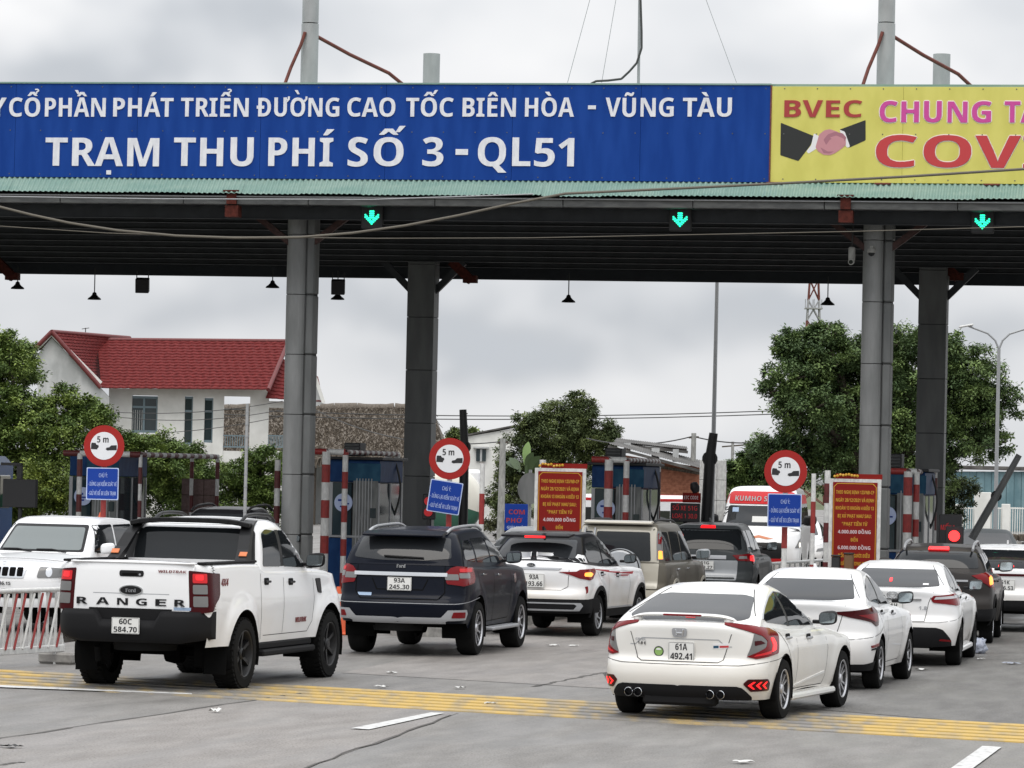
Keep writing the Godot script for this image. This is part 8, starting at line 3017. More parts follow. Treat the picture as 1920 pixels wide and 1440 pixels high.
	# windows
	for q in [[243, 297, 742, 812, 2, 2], [342, 363, 743, 835, 1, 2], [379, 401, 746, 830, 1, 2]]:
		var a: Vector3 = h.call(q[0], q[2], 0.0)
		var b: Vector3 = h.call(q[1], q[3], 0.0)
		var w := b.x - a.x
		var hh := a.y - b.y
		st = ST()
		var cx := (a.x + b.x) * 0.5
		var cy := (a.y + b.y) * 0.5
		for s in [-1.0, 1.0]:
			box(st, Vector3(cx + s * (w / 2 - 0.05), cy, a.z), Vector3(0.10, hh, 0.12))
			box(st, Vector3(cx, cy + s * (hh / 2 - 0.05), a.z), Vector3(w - 0.21, 0.10, 0.12))
		box(st, Vector3(cx, cy + hh * 0.2, a.z), Vector3(w - 0.21, 0.08, 0.10))
		if q[4] == 2:
			box(st, Vector3(cx, cy, a.z), Vector3(0.08, hh - 0.21, 0.09))
		var f := part("window", t, st, M.window_frame_grey)
		st = ST()
		box(st, Vector3(cx, cy, a.z - 0.03), Vector3(w - 0.12, hh - 0.12, 0.02))
		part("pane", f, st, M.window_pane)
		if q[4] == 2:
			st = ST()
			for i in 5:
				box(st, Vector3(a.x + 0.16 + i * 0.09, cy - hh * 0.16, a.z + 0.04), Vector3(0.015, hh * 0.55, 0.015))
			part("window_bars", f, st, M.stripe_white)
	st = ST()
	var an: Vector3 = h.call(160, 633, 3.0)
	cyl(st, an, an + Vector3(0, 0.4, 0), 0.02, 0.02, 5)
	cyl(st, an + Vector3(-0.15, 0.35, 0), an + Vector3(0.15, 0.4, 0), 0.015, 0.015, 5)
	part("roof_aerial", t, st, M.wire_dark)

func thatched():
	var d := 186.0
	var base := at(620, 885, d)
	base.y = 0
	var t := thing("thatched_hall", "large hall with grey brown thatched roof behind the house and columns", "hall", base)
	var h := func(px: float, py: float, dz: float) -> Vector3: return at(px, py, d + dz) - base
	var st := ST()
	var rows := []
	var n := 90
	for r in 16:
		var row := []
		var v := r / 15.0
		for i in n + 1:
			var u := i / float(n)
			var a: Vector3 = (h.call(395, 860, -4.0) as Vector3).lerp(h.call(836, 860, -4.0), u)
			var b: Vector3 = (h.call(405, 764, 2.0) as Vector3).lerp(h.call(808, 763, 2.0), u)
			row.append(a.lerp(b, v) + Vector3(0, (rng.randf() - 0.5) * 0.10, (rng.randf() - 0.5) * 0.12))
		rows.append(row)
	grid(rows, st, h.call(620, 880, 30.0))
	part("thatch_slope", t, st, M.thatch)
	# loose straw, so that it reads as thatch
	var mm := MultiMesh.new()
	mm.transform_format = MultiMesh.TRANSFORM_3D
	mm.use_colors = true
	var bl := ST()
	quadf(bl, Vector3(-0.025, 0, 0), Vector3(0.025, 0, 0), Vector3(0.012, -0.55, 0.05), Vector3(-0.012, -0.55, 0.05), Vector3(0, 0.3, 1))
	mm.mesh = bl.commit()
	mm.instance_count = 9000
	for i in 9000:
		var u := rng.randf()
		var v := rng.randf()
		var a: Vector3 = (h.call(395, 860, -4.0) as Vector3).lerp(h.call(836, 860, -4.0), u)
		var b: Vector3 = (h.call(405, 764, 2.0) as Vector3).lerp(h.call(808, 763, 2.0), u)
		var p := a.lerp(b, v) + Vector3(0, 0.06, 0.07)
		mm.set_instance_transform(i, Transform3D(Basis.from_euler(Vector3(rng.randf_range(0.3, 0.9), rng.randf_range(-0.4, 0.4), rng.randf_range(-0.7, 0.7))), p))
		var g := rng.randf()
		g = g * g
		mm.set_instance_color(i, Color(0.12, 0.10, 0.08).lerp(Color(0.36, 0.31, 0.255), g))
	var o := MultiMeshInstance3D.new()
	o.name = "straw"
	o.multimesh = mm
	o.material_override = M.thatch_straw
	o.set_meta("kind", "stuff")
	t.add_child(o, true)
	st = ST()
	var pts := []
	for i in 30:
		var p: Vector3 = (h.call(402, 768, 2.0) as Vector3).lerp(h.call(810, 766, 2.0), i / 29.0)
		pts.append(p + Vector3(0, (rng.randf() - 0.5) * 0.1, 0))
	tube(st, pts, 0.28, 9)
	part("thatch_ridge", t, st, M.thatch)
	st = ST()
	quadf(st, h.call(836, 860, -4.0), h.call(808, 763, 2.0), h.call(850, 860, 9.0), h.call(846, 862, 3.0), Vector3(1, 0.3, 0))
	part("thatch_end", t, st, M.thatch)
	st = ST()
	for i in 8:
		var p: Vector3 = (h.call(410, 862, -3.2) as Vector3).lerp(h.call(826, 862, -3.2), i / 7.0)
		cyl(st, Vector3(p.x, 0, p.z), Vector3(p.x, p.y, p.z), 0.14, 0.14, 8)
	part("timber_posts", t, st, M.bark)
	st = ST()
	var wa: Vector3 = h.call(410, 862, 2.5)
	var wb: Vector3 = h.call(826, 862, 2.5)
	box(st, Vector3((wa.x + wb.x) * 0.5, wa.y * 0.5, wa.z), Vector3(wb.x - wa.x, wa.y, 0.2))
	part("rear_wall", t, st, M.wall_grey)

func backdrop():
	house()
	thatched()
	var lo := Color(0.075, 0.125, 0.032)
	var hi := Color(0.32, 0.41, 0.10)
	tree("leafy_tree", "tall leafy tree at the far left edge before the house", "tree", 118.0, [[-30, 700, 90, 0], [20, 680, 60, 1], [30, 760, 50, -1], [120, 775, 55, 0], [60, 830, 80, -1], [165, 790, 45, 0], [-20, 860, 90, -1], [140, 860, 70, -1], [10, 640, 25, 0]], 15000, 0.17, lo, hi, [50, 0.16, 1.6])
	tree("leafy_tree", "young bright green tree in the gap left of the leftmost booth", "tree", 112.0, [[60, 920, 70, 0], [130, 930, 60, 0], [20, 960, 60, 0]], 5000, 0.14, Color(0.07, 0.11, 0.02), Color(0.30, 0.36, 0.07), [70, 0.10, 0.7])
	tree("leafy_tree", "leafy tree crown rising beside the leftmost round sign's top", "tree", 116.0, [[232, 832, 38, 0], [290, 862, 56, 0], [225, 870, 50, 0], [186, 786, 24, 0]], 5500, 0.14, lo, hi, [250, 0.12, 1.2])
	tree("leafy_tree", "rounded dark green tree before the house's balcony", "tree", 117.0, [[350, 850, 36, 0], [330, 890, 62, -1], [385, 890, 50, 0], [350, 945, 70, 0], [300, 930, 50, 0]], 6500, 0.14, lo, Color(0.19, 0.26, 0.06), [350, 0.12, 1.2])
	tree("leafy_tree", "leafy tree between the white pole and the left front column", "tree", 118.0, [[490, 866, 36, 0], [450, 905, 48, 0], [500, 915, 50, 0], [470, 960, 60, 0], [535, 880, 30, 1]], 6000, 0.14, lo, Color(0.20, 0.27, 0.06), [480, 0.12, 1.1])
	var dl := Color(0.060, 0.085, 0.037)
	var dh := Color(0.215, 0.26, 0.09)
	tree("round_tree", "broad dark round tree behind the left red poster", "tree", 168.0, [[1050, 810, 66, 0], [985, 850, 48, 0], [1105, 815, 46, 0], [1085, 770, 36, 0], [1000, 800, 36, 0], [960, 880, 40, 0], [1060, 880, 60, 0], [1140, 815, 22, 0], [1130, 850, 34, 0], [1082, 742, 12, 0], [950, 940, 40, 0]], 15000, 0.18, dl, dh, [1040, 0.22, 2.0])
	tree("great_tree", "great dense dark green tree behind the right columns", "tree", 128.0, [[1560, 690, 82, 0], [1490, 660, 50, 0], [1545, 632, 36, 0], [1620, 720, 100, 1], [1720, 700, 92, 0], [1690, 648, 40, 0], [1800, 720, 82, 0], [1850, 760, 62, 0], [1780, 670, 50, 0], [1480, 715, 46, -1], [1445, 735, 22, -1], [1520, 770, 70, -1], [1600, 820, 84, 0], [1700, 800, 90, 0], [1800, 810, 74, 0], [1500, 830, 56, 0], [1440, 850, 42, 0], [1560, 880, 60, 0], [1860, 830, 40, 0], [1470, 645, 28, 0], [1640, 900, 60, 0], [1740, 890, 56, 0]], 36000, 0.18, Color(0.066, 0.110, 0.046), Color(0.26, 0.36, 0.115), [1650, 0.42, 2.2])
	tree("shrub_tree", "low green tree left of the great tree above the minibus", "tree", 150.0, [[1400, 880, 36, 0], [1430, 905, 40, 0], [1385, 920, 30, 0], [1450, 870, 30, 0], [1420, 850, 30, 0], [1380, 890, 26, 0]], 4600, 0.18, Color(0.05, 0.09, 0.03), Color(0.20, 0.28, 0.08), [1410, 0.12, 1.4])
	tree("shrub_tree", "sparse bushy tree beside the lamp standard on the right", "tree", 140.0, [[1790, 920, 40, 0], [1770, 970, 40, 0]], 2600, 0.15, Color(0.03, 0.045, 0.02), Color(0.11, 0.14, 0.05), [1785, 0.10, 1.0])
	tree("small_tree", "little tree tops peeping over the roof by the dark barrier arm", "tree", 215.0, [[850, 815, 12, 0], [885, 812, 10, 0], [862, 825, 12, 0]], 700, 0.20, dl, hi, [868, 0.1, 3.0])
	tree("shrub_tree", "scrubby plants before the white house right of the tank truck", "shrub", 150.0, [[925, 985, 26, 0], [980, 965, 24, 0], [960, 1000, 30, 0]], 1500, 0.15, Color(0.04, 0.045, 0.02), Color(0.16, 0.17, 0.08), [950, 0.07, 0.6])
	banana()
	# the white house with a window
	var d := 198.0
	var base := at(905, 885, d)
	base.y = 0
	var t := thing("white_house", "small white rendered house with one dark window right of the middle round sign", "house", base)
	var h := func(px: float, py: float, dz: float) -> Vector3: return at(px, py, d + dz) - base
	var a: Vector3 = h.call(874, 870, 0.0)
	var b: Vector3 = h.call(962, 870, 0.0)
	var st := ST()
	slab(st, PackedVector2Array([Vector2(a.x, 0), Vector2(b.x, 0), Vector2(b.x, h.call(950, 803, 0.0).y), Vector2(h.call(878, 818, 0.0).x, h.call(878, 818, 0.0).y), Vector2(a.x, h.call(874, 820, 0.0).y)]), T(0, 0, -6.0), 6.0)
	part("wall", t, st, M.wall_white)
	st = ST()
	var e0: Vector3 = h.call(868, 819, 0.2)
	var e1: Vector3 = h.call(966, 800, 0.2)
	box(st, (e0 + e1) * 0.5 + Vector3(0, 0.05, -3), Vector3(e0.distance_to(e1), 0.08, 6.6), Basis(Vector3(0, 0, 1), atan2(e1.y - e0.y, e1.x - e0.x)))
	part("roof", t, st, M.tin_roof)
	st = ST()
	var w0: Vector3 = h.call(893, 842, -0.05)
	var w1: Vector3 = h.call(911, 865, -0.05)
	box(st, (w0 + w1) * 0.5, Vector3(w1.x - w0.x, w0.y - w1.y, 0.06))
	var wn := part("window", t, st, M.window_pane)
	st = ST()
	box(st, (w0 + w1) * 0.5, Vector3(0.10, w0.y - w1.y + 0.02, 0.09))
	box(st, Vector3((w0.x + w1.x) * 0.5, w0.y + 0.08, w0.z + 0.08), Vector3(w1.x - w0.x + 0.3, 0.08, 0.3))
	part("window_frame", wn, st, M.wall_grey)
	# brick building with its tin roofs
	d = 138.0
	base = at(1230, 885, d)
	base.y = 0
	t = thing("brick_building", "unrendered brick building with rusty tin roofs behind the middle booth", "building", base)
	h = func(px: float, py: float, dz: float) -> Vector3: return at(px, py, d + dz) - base
	a = h.call(1150, 865, 0.0)
	b = h.call(1312, 880, 0.0)
	st = ST()
	slab(st, PackedVector2Array([Vector2(a.x, 0), Vector2(b.x, 0), Vector2(b.x, h.call(1312, 876, 0.0).y), Vector2(a.x, h.call(1150, 850, 0.0).y)]), T(0, 0, -4.0), 4.0)
	part("wall", t, st, M.brick_wall)
	# bricks: courses on the wall that faces the road
	st = ST()
	var yy := 0.9
	var rw := 0
	while yy < h.call(1230, 868, 0.0).y:
		var xx := a.x + (0.11 if rw % 2 else 0.0)
		while xx < b.x - 0.2:
			var topy := lerpf(h.call(1150, 852, 0.0).y, h.call(1312, 878, 0.0).y, (xx - a.x) / (b.x - a.x))
			if yy + 0.08 < topy:
				box(st, Vector3(xx + 0.1, yy + 0.035, 0.003 + rng.randf() * 0.006), Vector3(0.195, 0.068, 0.02))
			xx += 0.215
		yy += 0.082
		rw += 1
	var bk := part("brick_courses", t, st, M.brick_wall)
	bk.set_meta("kind", "stuff")
	for q in [[1140, 832, 1312, 878, -0.6, 3.0, 1165, 826, 1330, 868], [1150, 828, 1290, 843, 2.0, 4.0, 1156, 822, 1288, 838]]:
		var p0: Vector3 = h.call(q[0], q[1], q[4])
		var p1: Vector3 = h.call(q[2], q[3], q[4])
		var p2: Vector3 = h.call(q[8], q[9], q[5])
		var p3: Vector3 = h.call(q[6], q[7], q[5])
		st = ST()
		var rows := []
		for r in 2:
			var row := []
			for i in 81:
				var u := i / 80.0
				row.append((p0.lerp(p1, u) if r == 0 else p3.lerp(p2, u)) + Vector3(0, 0.03 * (i % 2), 0))
			rows.append(row)
		grid(rows, st, (p0 + p2) * 0.5 - Vector3(0, 30, 0))
		for k in 2:
			var e: Vector3 = p0 if k == 0 else p3
			var f: Vector3 = p1 if k == 0 else p2
			box(st, (e + f) * 0.5 - Vector3(0, 0.09, 0), Vector3(e.distance_to(f), 0.10, 0.06), Basis(Vector3(0, 0, 1), atan2(f.y - e.y, f.x - e.x)))
		part("tin_sheet", t, st, M.tin_roof)
	st = ST()
	for q in [[1222, 840, 1236, 862], [1262, 842, 1272, 866], [1170, 830, 1182, 850]]:
		var p: Vector3 = h.call(q[0], q[1], 1.4)
		var r: Vector3 = h.call(q[2], q[3], 1.4)
		box(st, (p + r) * 0.5, Vector3(r.x - p.x, p.y - r.y, 0.3))
	part("roof_post", t, st, M.wall_grey)
	st = ST()
	var ta: Vector3 = h.call(1170, 858, 0.05)
	box(st, Vector3((a.x + b.x) * 0.5, ta.y - 0.28, 0.06), Vector3(b.x - a.x, 0.10, 0.06), Basis(Vector3(0, 0, 1), atan2(h.call(1312, 878, 0).y - h.call(1150, 852, 0).y, b.x - a.x)))
	part("lintel_beam", t, st, M.bark)
	# far teal warehouse and white wall on the right
	d = 215.0
	base = at(1880, 885, d)
	base.y = 0
	t = thing("teal_warehouse", "long pale teal warehouse beyond the lamp standard at right", "warehouse", base)
	h = func(px: float, py: float, dz: float) -> Vector3: return at(px, py, d + dz) - base
	for i in 12:
		var p: Vector3 = h.call(1790 + i * 14, 884 + (i % 2) * 1, 0.0)
		var r: Vector3 = h.call(1803.5 + i * 14, 884, 0.0)
		st = ST()
		box(st, Vector3((p.x + r.x) * 0.5, p.y * 0.5, -2.0 + (i % 2) * 0.05), Vector3(r.x - p.x, p.y, 4.0))
		part("wall_bay", t, st, M.teal_clad)
	st = ST()
	var rr: Vector3 = h.call(1874, 882, 0.0)
	box(st, Vector3(rr.x, rr.y + 0.12, -2.0), Vector3(5.0, 0.2, 4.6))
	part("roof", t, st, M.tin_roof)
	d = 170.0
	base = at(1880, 885, d)
	base.y = 0
	t = thing("white_fence", "white railed fence with square posts before the teal warehouse", "fence", base)
	h = func(px: float, py: float, dz: float) -> Vector3: return at(px, py, d + dz) - base
	for i in 4:
		var p: Vector3 = h.call(1798 + i * 44, 945, 0.0)
		st = ST()
		box(st, Vector3(p.x, p.y * 0.5 + (0.25 if i == 1 else 0.0), 0), Vector3(0.34 if i != 1 else 0.7, p.y + (0.5 if i == 1 else 0.0), 0.34), Basis.IDENTITY, 0.02)
		part("post", t, st, M.wall_white)
		st = ST()
		for k in 8:
			box(st, Vector3(p.x + 0.2 + k * 0.1, p.y * 0.55, 0), Vector3(0.035, p.y * 0.75, 0.035))
		box(st, Vector3(p.x + 0.5, p.y * 0.9, 0), Vector3(0.95, 0.06, 0.05))
		part("railing", t, st, M.wall_white)
	st = ST()
	# a rubble wall low on the right
	base = at(1900, 885, 118.0)
	base.y = 0
	t = thing("stone_wall", "low dark stone wall at the right edge beyond the barrier arm", "wall", base)
	for i in 16:
		for j in 5:
			st = ST()
			box(st, Vector3(-0.6 + i * 0.30 + (j % 2) * 0.15, 0.12 + j * 0.22, rng.randf() * 0.05), Vector3(0.28, 0.20, 0.35), Basis(Vector3(0, 0, 1), (rng.randf() - 0.5) * 0.1), 0.03)
			part("stone", t, st, M.bark if rng.randf() < 0.5 else M.kerb_stone)
	poles()

func banana():
	var d := 150.0
	var base := at(985, 885, d)
	base.y = 0
	var t := thing("banana_plant", "banana plant with one bright upright leaf left of the red poster", "plant", base)
	var lm := mat("banana_leaf", Color(0.11, 0.20, 0.03), 0.5)
	lm.backlight_enabled = true
	lm.backlight = Color(0.4, 0.4, 0.4)
	lm.cull_mode = BaseMaterial3D.CULL_DISABLED
	var ld := mat("banana_leaf_dark", Color(0.035, 0.062, 0.018), 0.55)
	var s := F / d
	for q in [[984, 872, 991, 828, 0.10, 0], [975, 885, 955, 858, 0.10, 1], [990, 885, 1012, 855, 0.10, 1], [1000, 880, 1030, 868, 0.10, 1], [972, 880, 948, 866, 0.10, 1], [985, 880, 1000, 848, 0.09, 1]]:
		var a := at(q[0], q[1], d) - base
		var b := at(q[2], q[3], d + rng.randf_range(-1, 1)) - base
		var st := ST()
		var rows := []
		for i in 9:
			var u := i / 8.0
			var c := a.lerp(b, u) + Vector3(0, 0.35 * u * (1 - u), 0)
			var w: float = q[4] * sin(PI * minf(0.06 + u * 0.92, 1.0)) * 1.6
			var side := (b - a).cross(Vector3(0.2, 0.1, 1)).normalized()
			rows.append([c - side * w + Vector3(0, 0, 0.1 * w), c, c + side * w + Vector3(0, 0, 0.1 * w)])
		grid(rows, st, a - Vector3(0, 3, -8))
		part("leaf", t, st, lm if q[5] == 0 else ld)
	var st := ST()
	cyl(st, Vector3.ZERO, Vector3(0.05, at(984, 872, d).y, 0), 0.12, 0.07, 9)
	part("stem", t, st, ld)

func poles():
	# tall lamp post seen between the lanes
	var d := 92.0
	var p := at(1336, 885, d)
	var base := Vector3(p.x, 0, p.z)
	var t := thing("lamp_post", "tall thin grey lamp post rising behind the black barrier arm", "lamp post", base)
	var st := ST()
	var top := at(1345, 505, d) - base
	cyl(st, Vector3.ZERO, top, 0.062, 0.040, 12)
	part("shaft", t, st, M.galvanised)
	st = ST()
	cyl(st, Vector3.ZERO, Vector3(0, 0.5, 0), 0.10, 0.10, 12)
	part("base", t, st, M.galvanised)
	st = ST()
	cyl(st, top, top + Vector3(0.6, 0.6, 0), 0.03, 0.03, 8)
	box(st, top + Vector3(0.8, 0.62, 0), Vector3(0.5, 0.09, 0.2), Basis.IDENTITY, 0.03)
	part("lamp_head", t, st, M.galvanised)
	# twin armed lamp on the right
	d = 108.0
	p = at(1868, 885, d)
	base = Vector3(p.x, 0, p.z)
	t = thing("twin_lamp_post", "twin armed street lamp at the right before the great tree's edge", "street lamp", base)
	st = ST()
	var fork := at(1873, 655, d) - base
	cyl(st, Vector3.ZERO, fork, 0.062, 0.045, 12)
	part("shaft", t, st, M.galvanised)
	for s in [[[1866, 638], [1852, 625], [1828, 616], [1815, 611]], [[1880, 638], [1893, 626], [1915, 619], [1935, 614]]]:
		st = ST()
		var pts := [fork]
		for q in s:
			pts.append(at(q[0], q[1], d) - base)
		tube(st, pts, 0.028, 8)
		var arm_part := part("arm", t, st, M.galvanised)
		st = ST()
		var e: Vector3 = pts[4]
		var sg := signf(e.x - fork.x)
		box(st, e + Vector3(sg * 0.05, 0.0, 0), Vector3(0.40, 0.06, 0.16), Basis(Vector3(0, 0, 1), -sg * 0.2), 0.025)
		part("lamp_head", arm_part, st, M.stripe_white)
	# wooden / concrete line poles
	for q in [[1299, 812, 140.0, 0.10, "grey timber line pole behind the brick building's right end"], [941, 822, 128.0, 0.11, "weathered concrete line pole left of the red poster"], [1372, 828, 165.0, 0.07, "thin far line pole with crossarms left of the great tree"], [868, 768, 190.0, 0.10, "far line pole behind the white house"]]:
		p = at(q[0], 885, q[2])
		base = Vector3(p.x, 0, p.z)
		t = thing("line_pole", q[4], "pole", base, 0.0, "line poles behind the station")
		st = ST()
		cyl(st, Vector3.ZERO, at(q[0] + 2, q[1], q[2]) - base, q[3] * 1.15, q[3] * 0.85, 10)
		part("shaft", t, st, M.pole_concrete)
		st = ST()
		var e: Vector3 = at(q[0] + 2, q[1] + 8, q[2]) - base
		box(st, e, Vector3(0.9 if q[1] > 825 else 0.35, 0.06, 0.06), Basis(Vector3(0, 0, 1), 0.1))
		part("crossarm", t, st, M.bark)
	p = at(941, 965, 128.0)
	t = thing("meter_box", "small white meter box on the weathered concrete pole", "box", Vector3(p.x, p.y, p.z + 0.2))
	st = ST()
	box(st, Vector3(0.18, 0, 0), Vector3(0.20, 0.32, 0.16), Basis.IDENTITY, 0.01)
	part("cabinet", t, st, M.stripe_white)
	# round grey dish sign seen from behind
	p = at(994, 912, 96.0)
	t = thing("reversed_road_sign", "grey back of a round sign left of the red poster", "road sign", Vector3(p.x, 0, p.z))
	st = ST()
	slab(st, ring(0.30, 36, Vector2.ZERO, 0.38), T(0, p.y - 0.05, 0), 0.02)
	part("disc", t, st, M.column_clad)
	st = ST()
	cyl(st, Vector3(0, 0, -0.05), Vector3(0, p.y + 0.4, -0.05), 0.04, 0.04, 10)
	part("post", t, st, M.galvanised)
	# blue advert board
	p = at(968, 970, 105.0)
	t = thing("advert_board", "blue shop advert board with red and white lettering behind the crossover", "sign", Vector3(p.x, 0, p.z))
	st = ST()
	var s := F / 105.0
	box(st, Vector3(0, p.y, 0), Vector3(44 / s, 50 / s, 0.04), Basis.IDENTITY, 0.005)
	part("board", t, st, M.sign_blue)
	st = ST()
	cyl(st, Vector3(-0.2, 0, -0.03), Vector3(-0.2, p.y, -0.03), 0.03, 0.03, 8)
	cyl(st, Vector3(0.2, 0, -0.03), Vector3(0.2, p.y, -0.03), 0.03, 0.03, 8)
	part("legs", t, st, M.galvanised)
	write("lettering", t, "CƠM", T(-0.20, p.y + 0.08, 0.021), 0.42, 0.12, M.letter_maroon, 0.004, bold, 3.0)
	write("lettering", t, "PHỞ", T(-0.26, p.y - 0.14, 0.021), 0.40, 0.12, M.letter_maroon, 0.004, bold, 3.0)
	write("lettering", t, "GIẢI KHÁT", T(-0.24, p.y - 0.30, 0.021), 0.48, 0.07, M.pale_print, 0.004, bold, 3.0)
	# telecom tower
	d = 390.0
	p = at(1519, 885, d)
	base = Vector3(p.x, 0, p.z)
	t = thing("telecom_tower", "far red and white lattice telecom tower above the great tree", "tower", base)
	s = F / d
	var sec := 0
	var y := 0.0
	while y < 30.0:
		st = ST()
		var w0 := lerpf(1.5, 0.42, clampf(y / 22.0, 0, 1))
		var w1 := lerpf(1.5, 0.42, clampf((y + 2.0) / 22.0, 0, 1))
		for cx in [-1.0, 1.0]:
			for cz in [-1.0, 1.0]:
				cyl(st, Vector3(cx * w0, y, cz * w0), Vector3(cx * w1, y + 2.0, cz * w1), 0.085, 0.085, 5)
		for f in [[-1, -1, 1, -1], [1, -1, 1, 1], [1, 1, -1, 1], [-1, 1, -1, -1]]:
			cyl(st, Vector3(f[0] * w0, y, f[1] * w0), Vector3(f[2] * w1, y + 2.0, f[3] * w1), 0.05, 0.05, 5)
			cyl(st, Vector3(f[2] * w0, y, f[3] * w0), Vector3(f[0] * w1, y + 2.0, f[1] * w1), 0.05, 0.05, 5)
		part("lattice_section", t, st, M.mast_white if sec % 2 else M.rust_steel)
		sec += 1
		y += 2.0
	st = ST()
	var py: float = at(1519, 578, d).y
	box(st, Vector3(0, py, 0), Vector3(1.7, 0.12, 1.7))
	for k in 8:
		var a := TAU * k / 8.0
		cyl(st, Vector3(cos(a) * 0.8, py, sin(a) * 0.8), Vector3(cos(a) * 0.8, py + 0.9, sin(a) * 0.8), 0.04, 0.04, 5)
	part("platform", t, st, M.mast_white)
	# wires
	wire("upper power line running across behind the columns", sag(at(330, 762, 180), at(1500, 768, 172), 0.35, 20), 0.022, M.wire_dark)
	wire("lower power line running across behind the columns", sag(at(300, 772, 180), at(1490, 775, 172), 0.3, 20), 0.022, M.wire_dark)
	wire("sagging line from the concrete pole up to the thatched hall", sag(at(941, 828, 128), at(590, 768, 150), 0.5, 14), 0.018, M.wire_dark)
	wire("line between the brick building's pole and the round tree", sag(at(1299, 818, 140), at(1100, 822, 150), 0.25, 12), 0.022, M.wire_dark)
	wire("line from the timber pole past the lamp post to the great tree", sag(at(1299, 818, 140), at(1450, 826, 140), 0.15, 12), 0.022, M.wire_dark)
	wire("upper drop line across the house's windows", sag(at(205, 772, 140), at(530, 752, 140), 0.2, 12), 0.012, M.wire_dark)
	wire("lower drop line across the house's windows", sag(at(205, 780, 140), at(530, 768, 140), 0.25, 12), 0.012, M.wire_dark)
	wire("line slanting to the balcony corner of the house", sag(at(295, 812, 140), at(530, 780, 140), 0.1, 12), 0.012, M.wire_dark)

# ================================================================ small things in front
func small_things():
	# cables strung before the canopy
	var pts := []
	for q in [[-30, 380], [0, 388], [60, 403], [130, 418], [220, 432], [330, 442], [440, 446], [560, 445], [660, 437], [760, 423], [860, 404], [960, 382], [1060, 363], [1300, 352], [1500, 342], [1700, 331], [1950, 315]]:
		pts.append(onz(q[0], q[1], -1.2))
	wire("thick sagging grey cable looping across the canopy front", pts, 0.024, M.cable, "cables before the canopy", 8)
	pts = []
	for q in [[-30, 422], [200, 437], [420, 444], [700, 447], [1000, 446], [1300, 440], [1600, 434], [1960, 424]]:
		pts.append(onz(q[0], q[1], -0.8))
	wire("thin wire running level across the dark canopy underside", pts, 0.009, M.cable, "cables before the canopy", 6)
	pts = []
	for q in [[-30, 368], [300, 373], [700, 374], [1000, 364]]:
		pts.append(onz(q[0], q[1], -0.9))
	wire("pale thin wire along the left gutter", pts, 0.012, M.galvanised, "cables before the canopy", 6)
	# railings
	railing(gnd(-60, 1256), gnd(118, 1244), 0.96, "white and red steel railing barrier at the left edge before the oncoming SUV", 11, true)
	railing(gnd(1430, 1120), gnd(1545, 1108), 0.72, "low white railing behind the white sedan's roof near the minibus", 12, false)
	# cones
	cone(gnd(633, 1190), "orange traffic cone between the white pickup and navy SUV")
	var cp := onx(192, 963, lz(565, 700, 1.5).x)
	cone(gd(192, 66.5), "orange traffic cone peeping over the oncoming SUV's roof", 1.5)
	# litter
	var bag := thing("plastic_bag", "crumpled translucent plastic bag on the road by the small SUV", "bag", gnd(1836, 1226))
	bag.scale = Vector3(0.8, 0.9, 0.8)
	var st := ST()
	var rows := []
	for i in 11:
		var row := []
		var a := PI * i / 10.0
		for j in 17:
			var t := TAU * (j % 16) / 16.0
			var w := 0.12 * pow(sin(a), 0.6) * (1.0 + 0.35 * sin(t * 5.0 + i * 1.7) * sin(t * 3.0 + 2.0))
			row.append(Vector3(cos(t) * w * 1.15, 0.10 - cos(a) * 0.10 + (0.05 if i > 7 else 0.0) + 0.02 * sin(t * 4.0 + i), sin(t) * w))
		rows.append(row)
	grid(rows, st, Vector3(0, 0.1, 0))
	part("film", bag, st, M.bag)
	st = ST()
	for s in [-1.0, 1.0]:
		tube(st, [Vector3(s * 0.02, 0.2, 0), Vector3(s * 0.05, 0.27, 0.01), Vector3(s * 0.08, 0.24, 0.02)], 0.014, 6)
	part("handle", bag, st, M.bag)
	var k := 0
	for q in [[405, 1337, 0.11, "crumpled white paper scrap on the near left road"], [1393, 1432, 0.14, "small dark and white scrap at the bottom centre of the road"], [716, 1290, 0.14, "flat pale paper scrap left of the strips' middle"], [862, 1292, 0.12, "flat pale paper scrap right of its neighbour behind the strips"], [735, 1264, 0.14, "thin pale scrap below the navy SUV's rear wheel"], [1036, 1212, 0.16, "pale scrap on the road beside the navy SUV's front wheel"], [1075, 1213, 0.14, "white scrap just right of the navy SUV's front wheel"], [1838, 1238, 0.12, "white scrap just below the plastic bag"], [1728, 1258, 0.14, "pale scrap on the road right of the white saloon"], [1896, 1246, 0.2, "clear crumpled film scrap near the right edge"], [920, 1322, 0.12, "white fleck of litter on the yellow strips"], [20, 1403, 0.16, "dark flat leaf scrap at the far left bottom"]]:
		var t := thing("paper_scrap", q[3], "litter", gnd(q[0], q[1]) + Vector3(0, 0.014, 0), rng.randf() * TAU, "litter scraps on the road")
		st = ST()
		var r2 := []
		for i in 5:
			var row := []
			for j in 5:
				row.append(Vector3((i - 2) * q[2] * 0.25 * (1 + 0.2 * sin(j * 2.1)), 0.003 + rng.randf() * (0.02 if k > 0 else 0.05), (j - 2) * q[2] * 0.22 * (1 + 0.2 * cos(i * 1.7))))
			r2.append(row)
		grid(r2, st, Vector3(0, -1, 0))
		part("sheet", t, st, M.seam if k in [11] else (M.sock_white if k != 9 else M.bag))
		k += 1

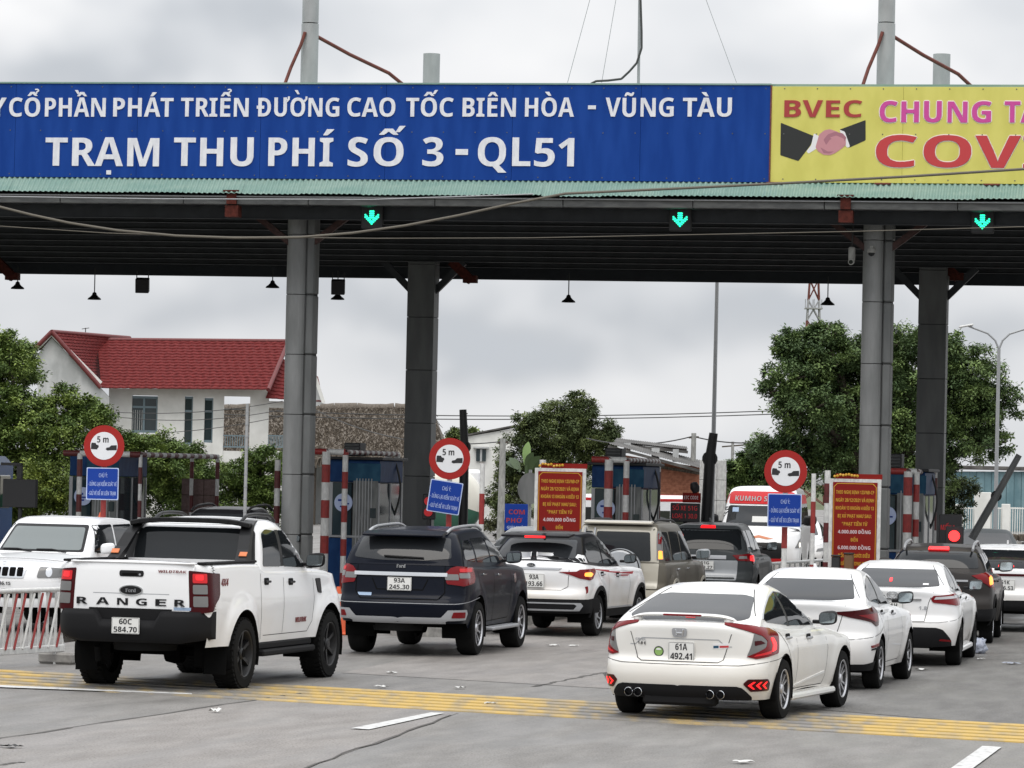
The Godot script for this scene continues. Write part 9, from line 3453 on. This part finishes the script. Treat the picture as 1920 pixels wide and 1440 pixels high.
func railing(a: Vector3, b: Vector3, h: float, label: String, n: int, red: bool):
	var d := b - a
	var l := d.length()
	var t := thing("railing", label, "railing", a, -atan2(d.z, d.x))
	var st := ST()
	cyl(st, Vector3(0, h, 0), Vector3(l, h, 0), 0.032, 0.032, 10)
	part("top_rail", t, st, M.stripe_white)
	st = ST()
	box(st, Vector3(l / 2, 0.20, 0), Vector3(l, 0.09, 0.05), Basis.IDENTITY, 0.008)
	part("bottom_rail", t, st, M.stripe_white)
	for i in n + 1:
		var x := l * i / n
		st = ST()
		cyl(st, Vector3(x, 0.0 if i % (n - 1) == 0 else 0.2, 0), Vector3(x, h, 0), 0.02, 0.02, 8)
		part("bar", t, st, M.stripe_white)
	if red:
		for i in n:
			var x := l * (i + 0.5) / n
			st = ST()
			cyl(st, Vector3(x - 0.12, 0.22, 0.03), Vector3(x + 0.14, h - 0.04, 0.03), 0.016, 0.016, 8)
			part("slanted_bar", t, st, M.stripe_white if i % 3 == 0 else M.stripe_red)
	for x in [0.1, l - 0.1]:
		st = ST()
		box(st, Vector3(x, 0.075, 0), Vector3(0.26, 0.15, 0.5), Basis.IDENTITY, 0.03)
		part("concrete_foot", t, st, M.kerb_stone)

func cone(p: Vector3, label: String, lift := 0.0):
	var t := thing("traffic_cone", label, "traffic cone", p, 0.0, "orange traffic cones")
	var st := ST()
	var h := 0.75 if lift == 0.0 else 1.78
	if lift > 0.0:
		cyl(st, Vector3.ZERO, Vector3(0, h - 0.3, 0), 0.04, 0.04, 10)
		part("post", t, st, M.stripe_white)
		st = ST()
		lathe(st, [[0.14, h - 0.32], [0.12, h - 0.28], [0.03, h], [0.001, h]], 20, Transform3D.IDENTITY)
		part("cone", t, st, M.cone_orange)
		return
	lathe(st, [[0.15, 0.04], [0.03, h], [0.001, h]], 24, Transform3D.IDENTITY)
	part("cone", t, st, M.cone_orange)
	st = ST()
	box(st, Vector3(0, 0.02, 0), Vector3(0.40, 0.04, 0.40), Basis.IDENTITY, 0.012)
	part("base", t, st, M.cone_orange)
	for y in [0.30, 0.52]:
		st = ST()
		var r0 := lerpf(0.15, 0.03, (y - 0.04) / (h - 0.04)) + 0.003
		var r1 := lerpf(0.15, 0.03, (y + 0.08) / (h - 0.04)) + 0.003
		lathe(st, [[r0, y], [r1, y + 0.12]], 24, Transform3D.IDENTITY)
		part("white_band", t, st, M.stripe_white)
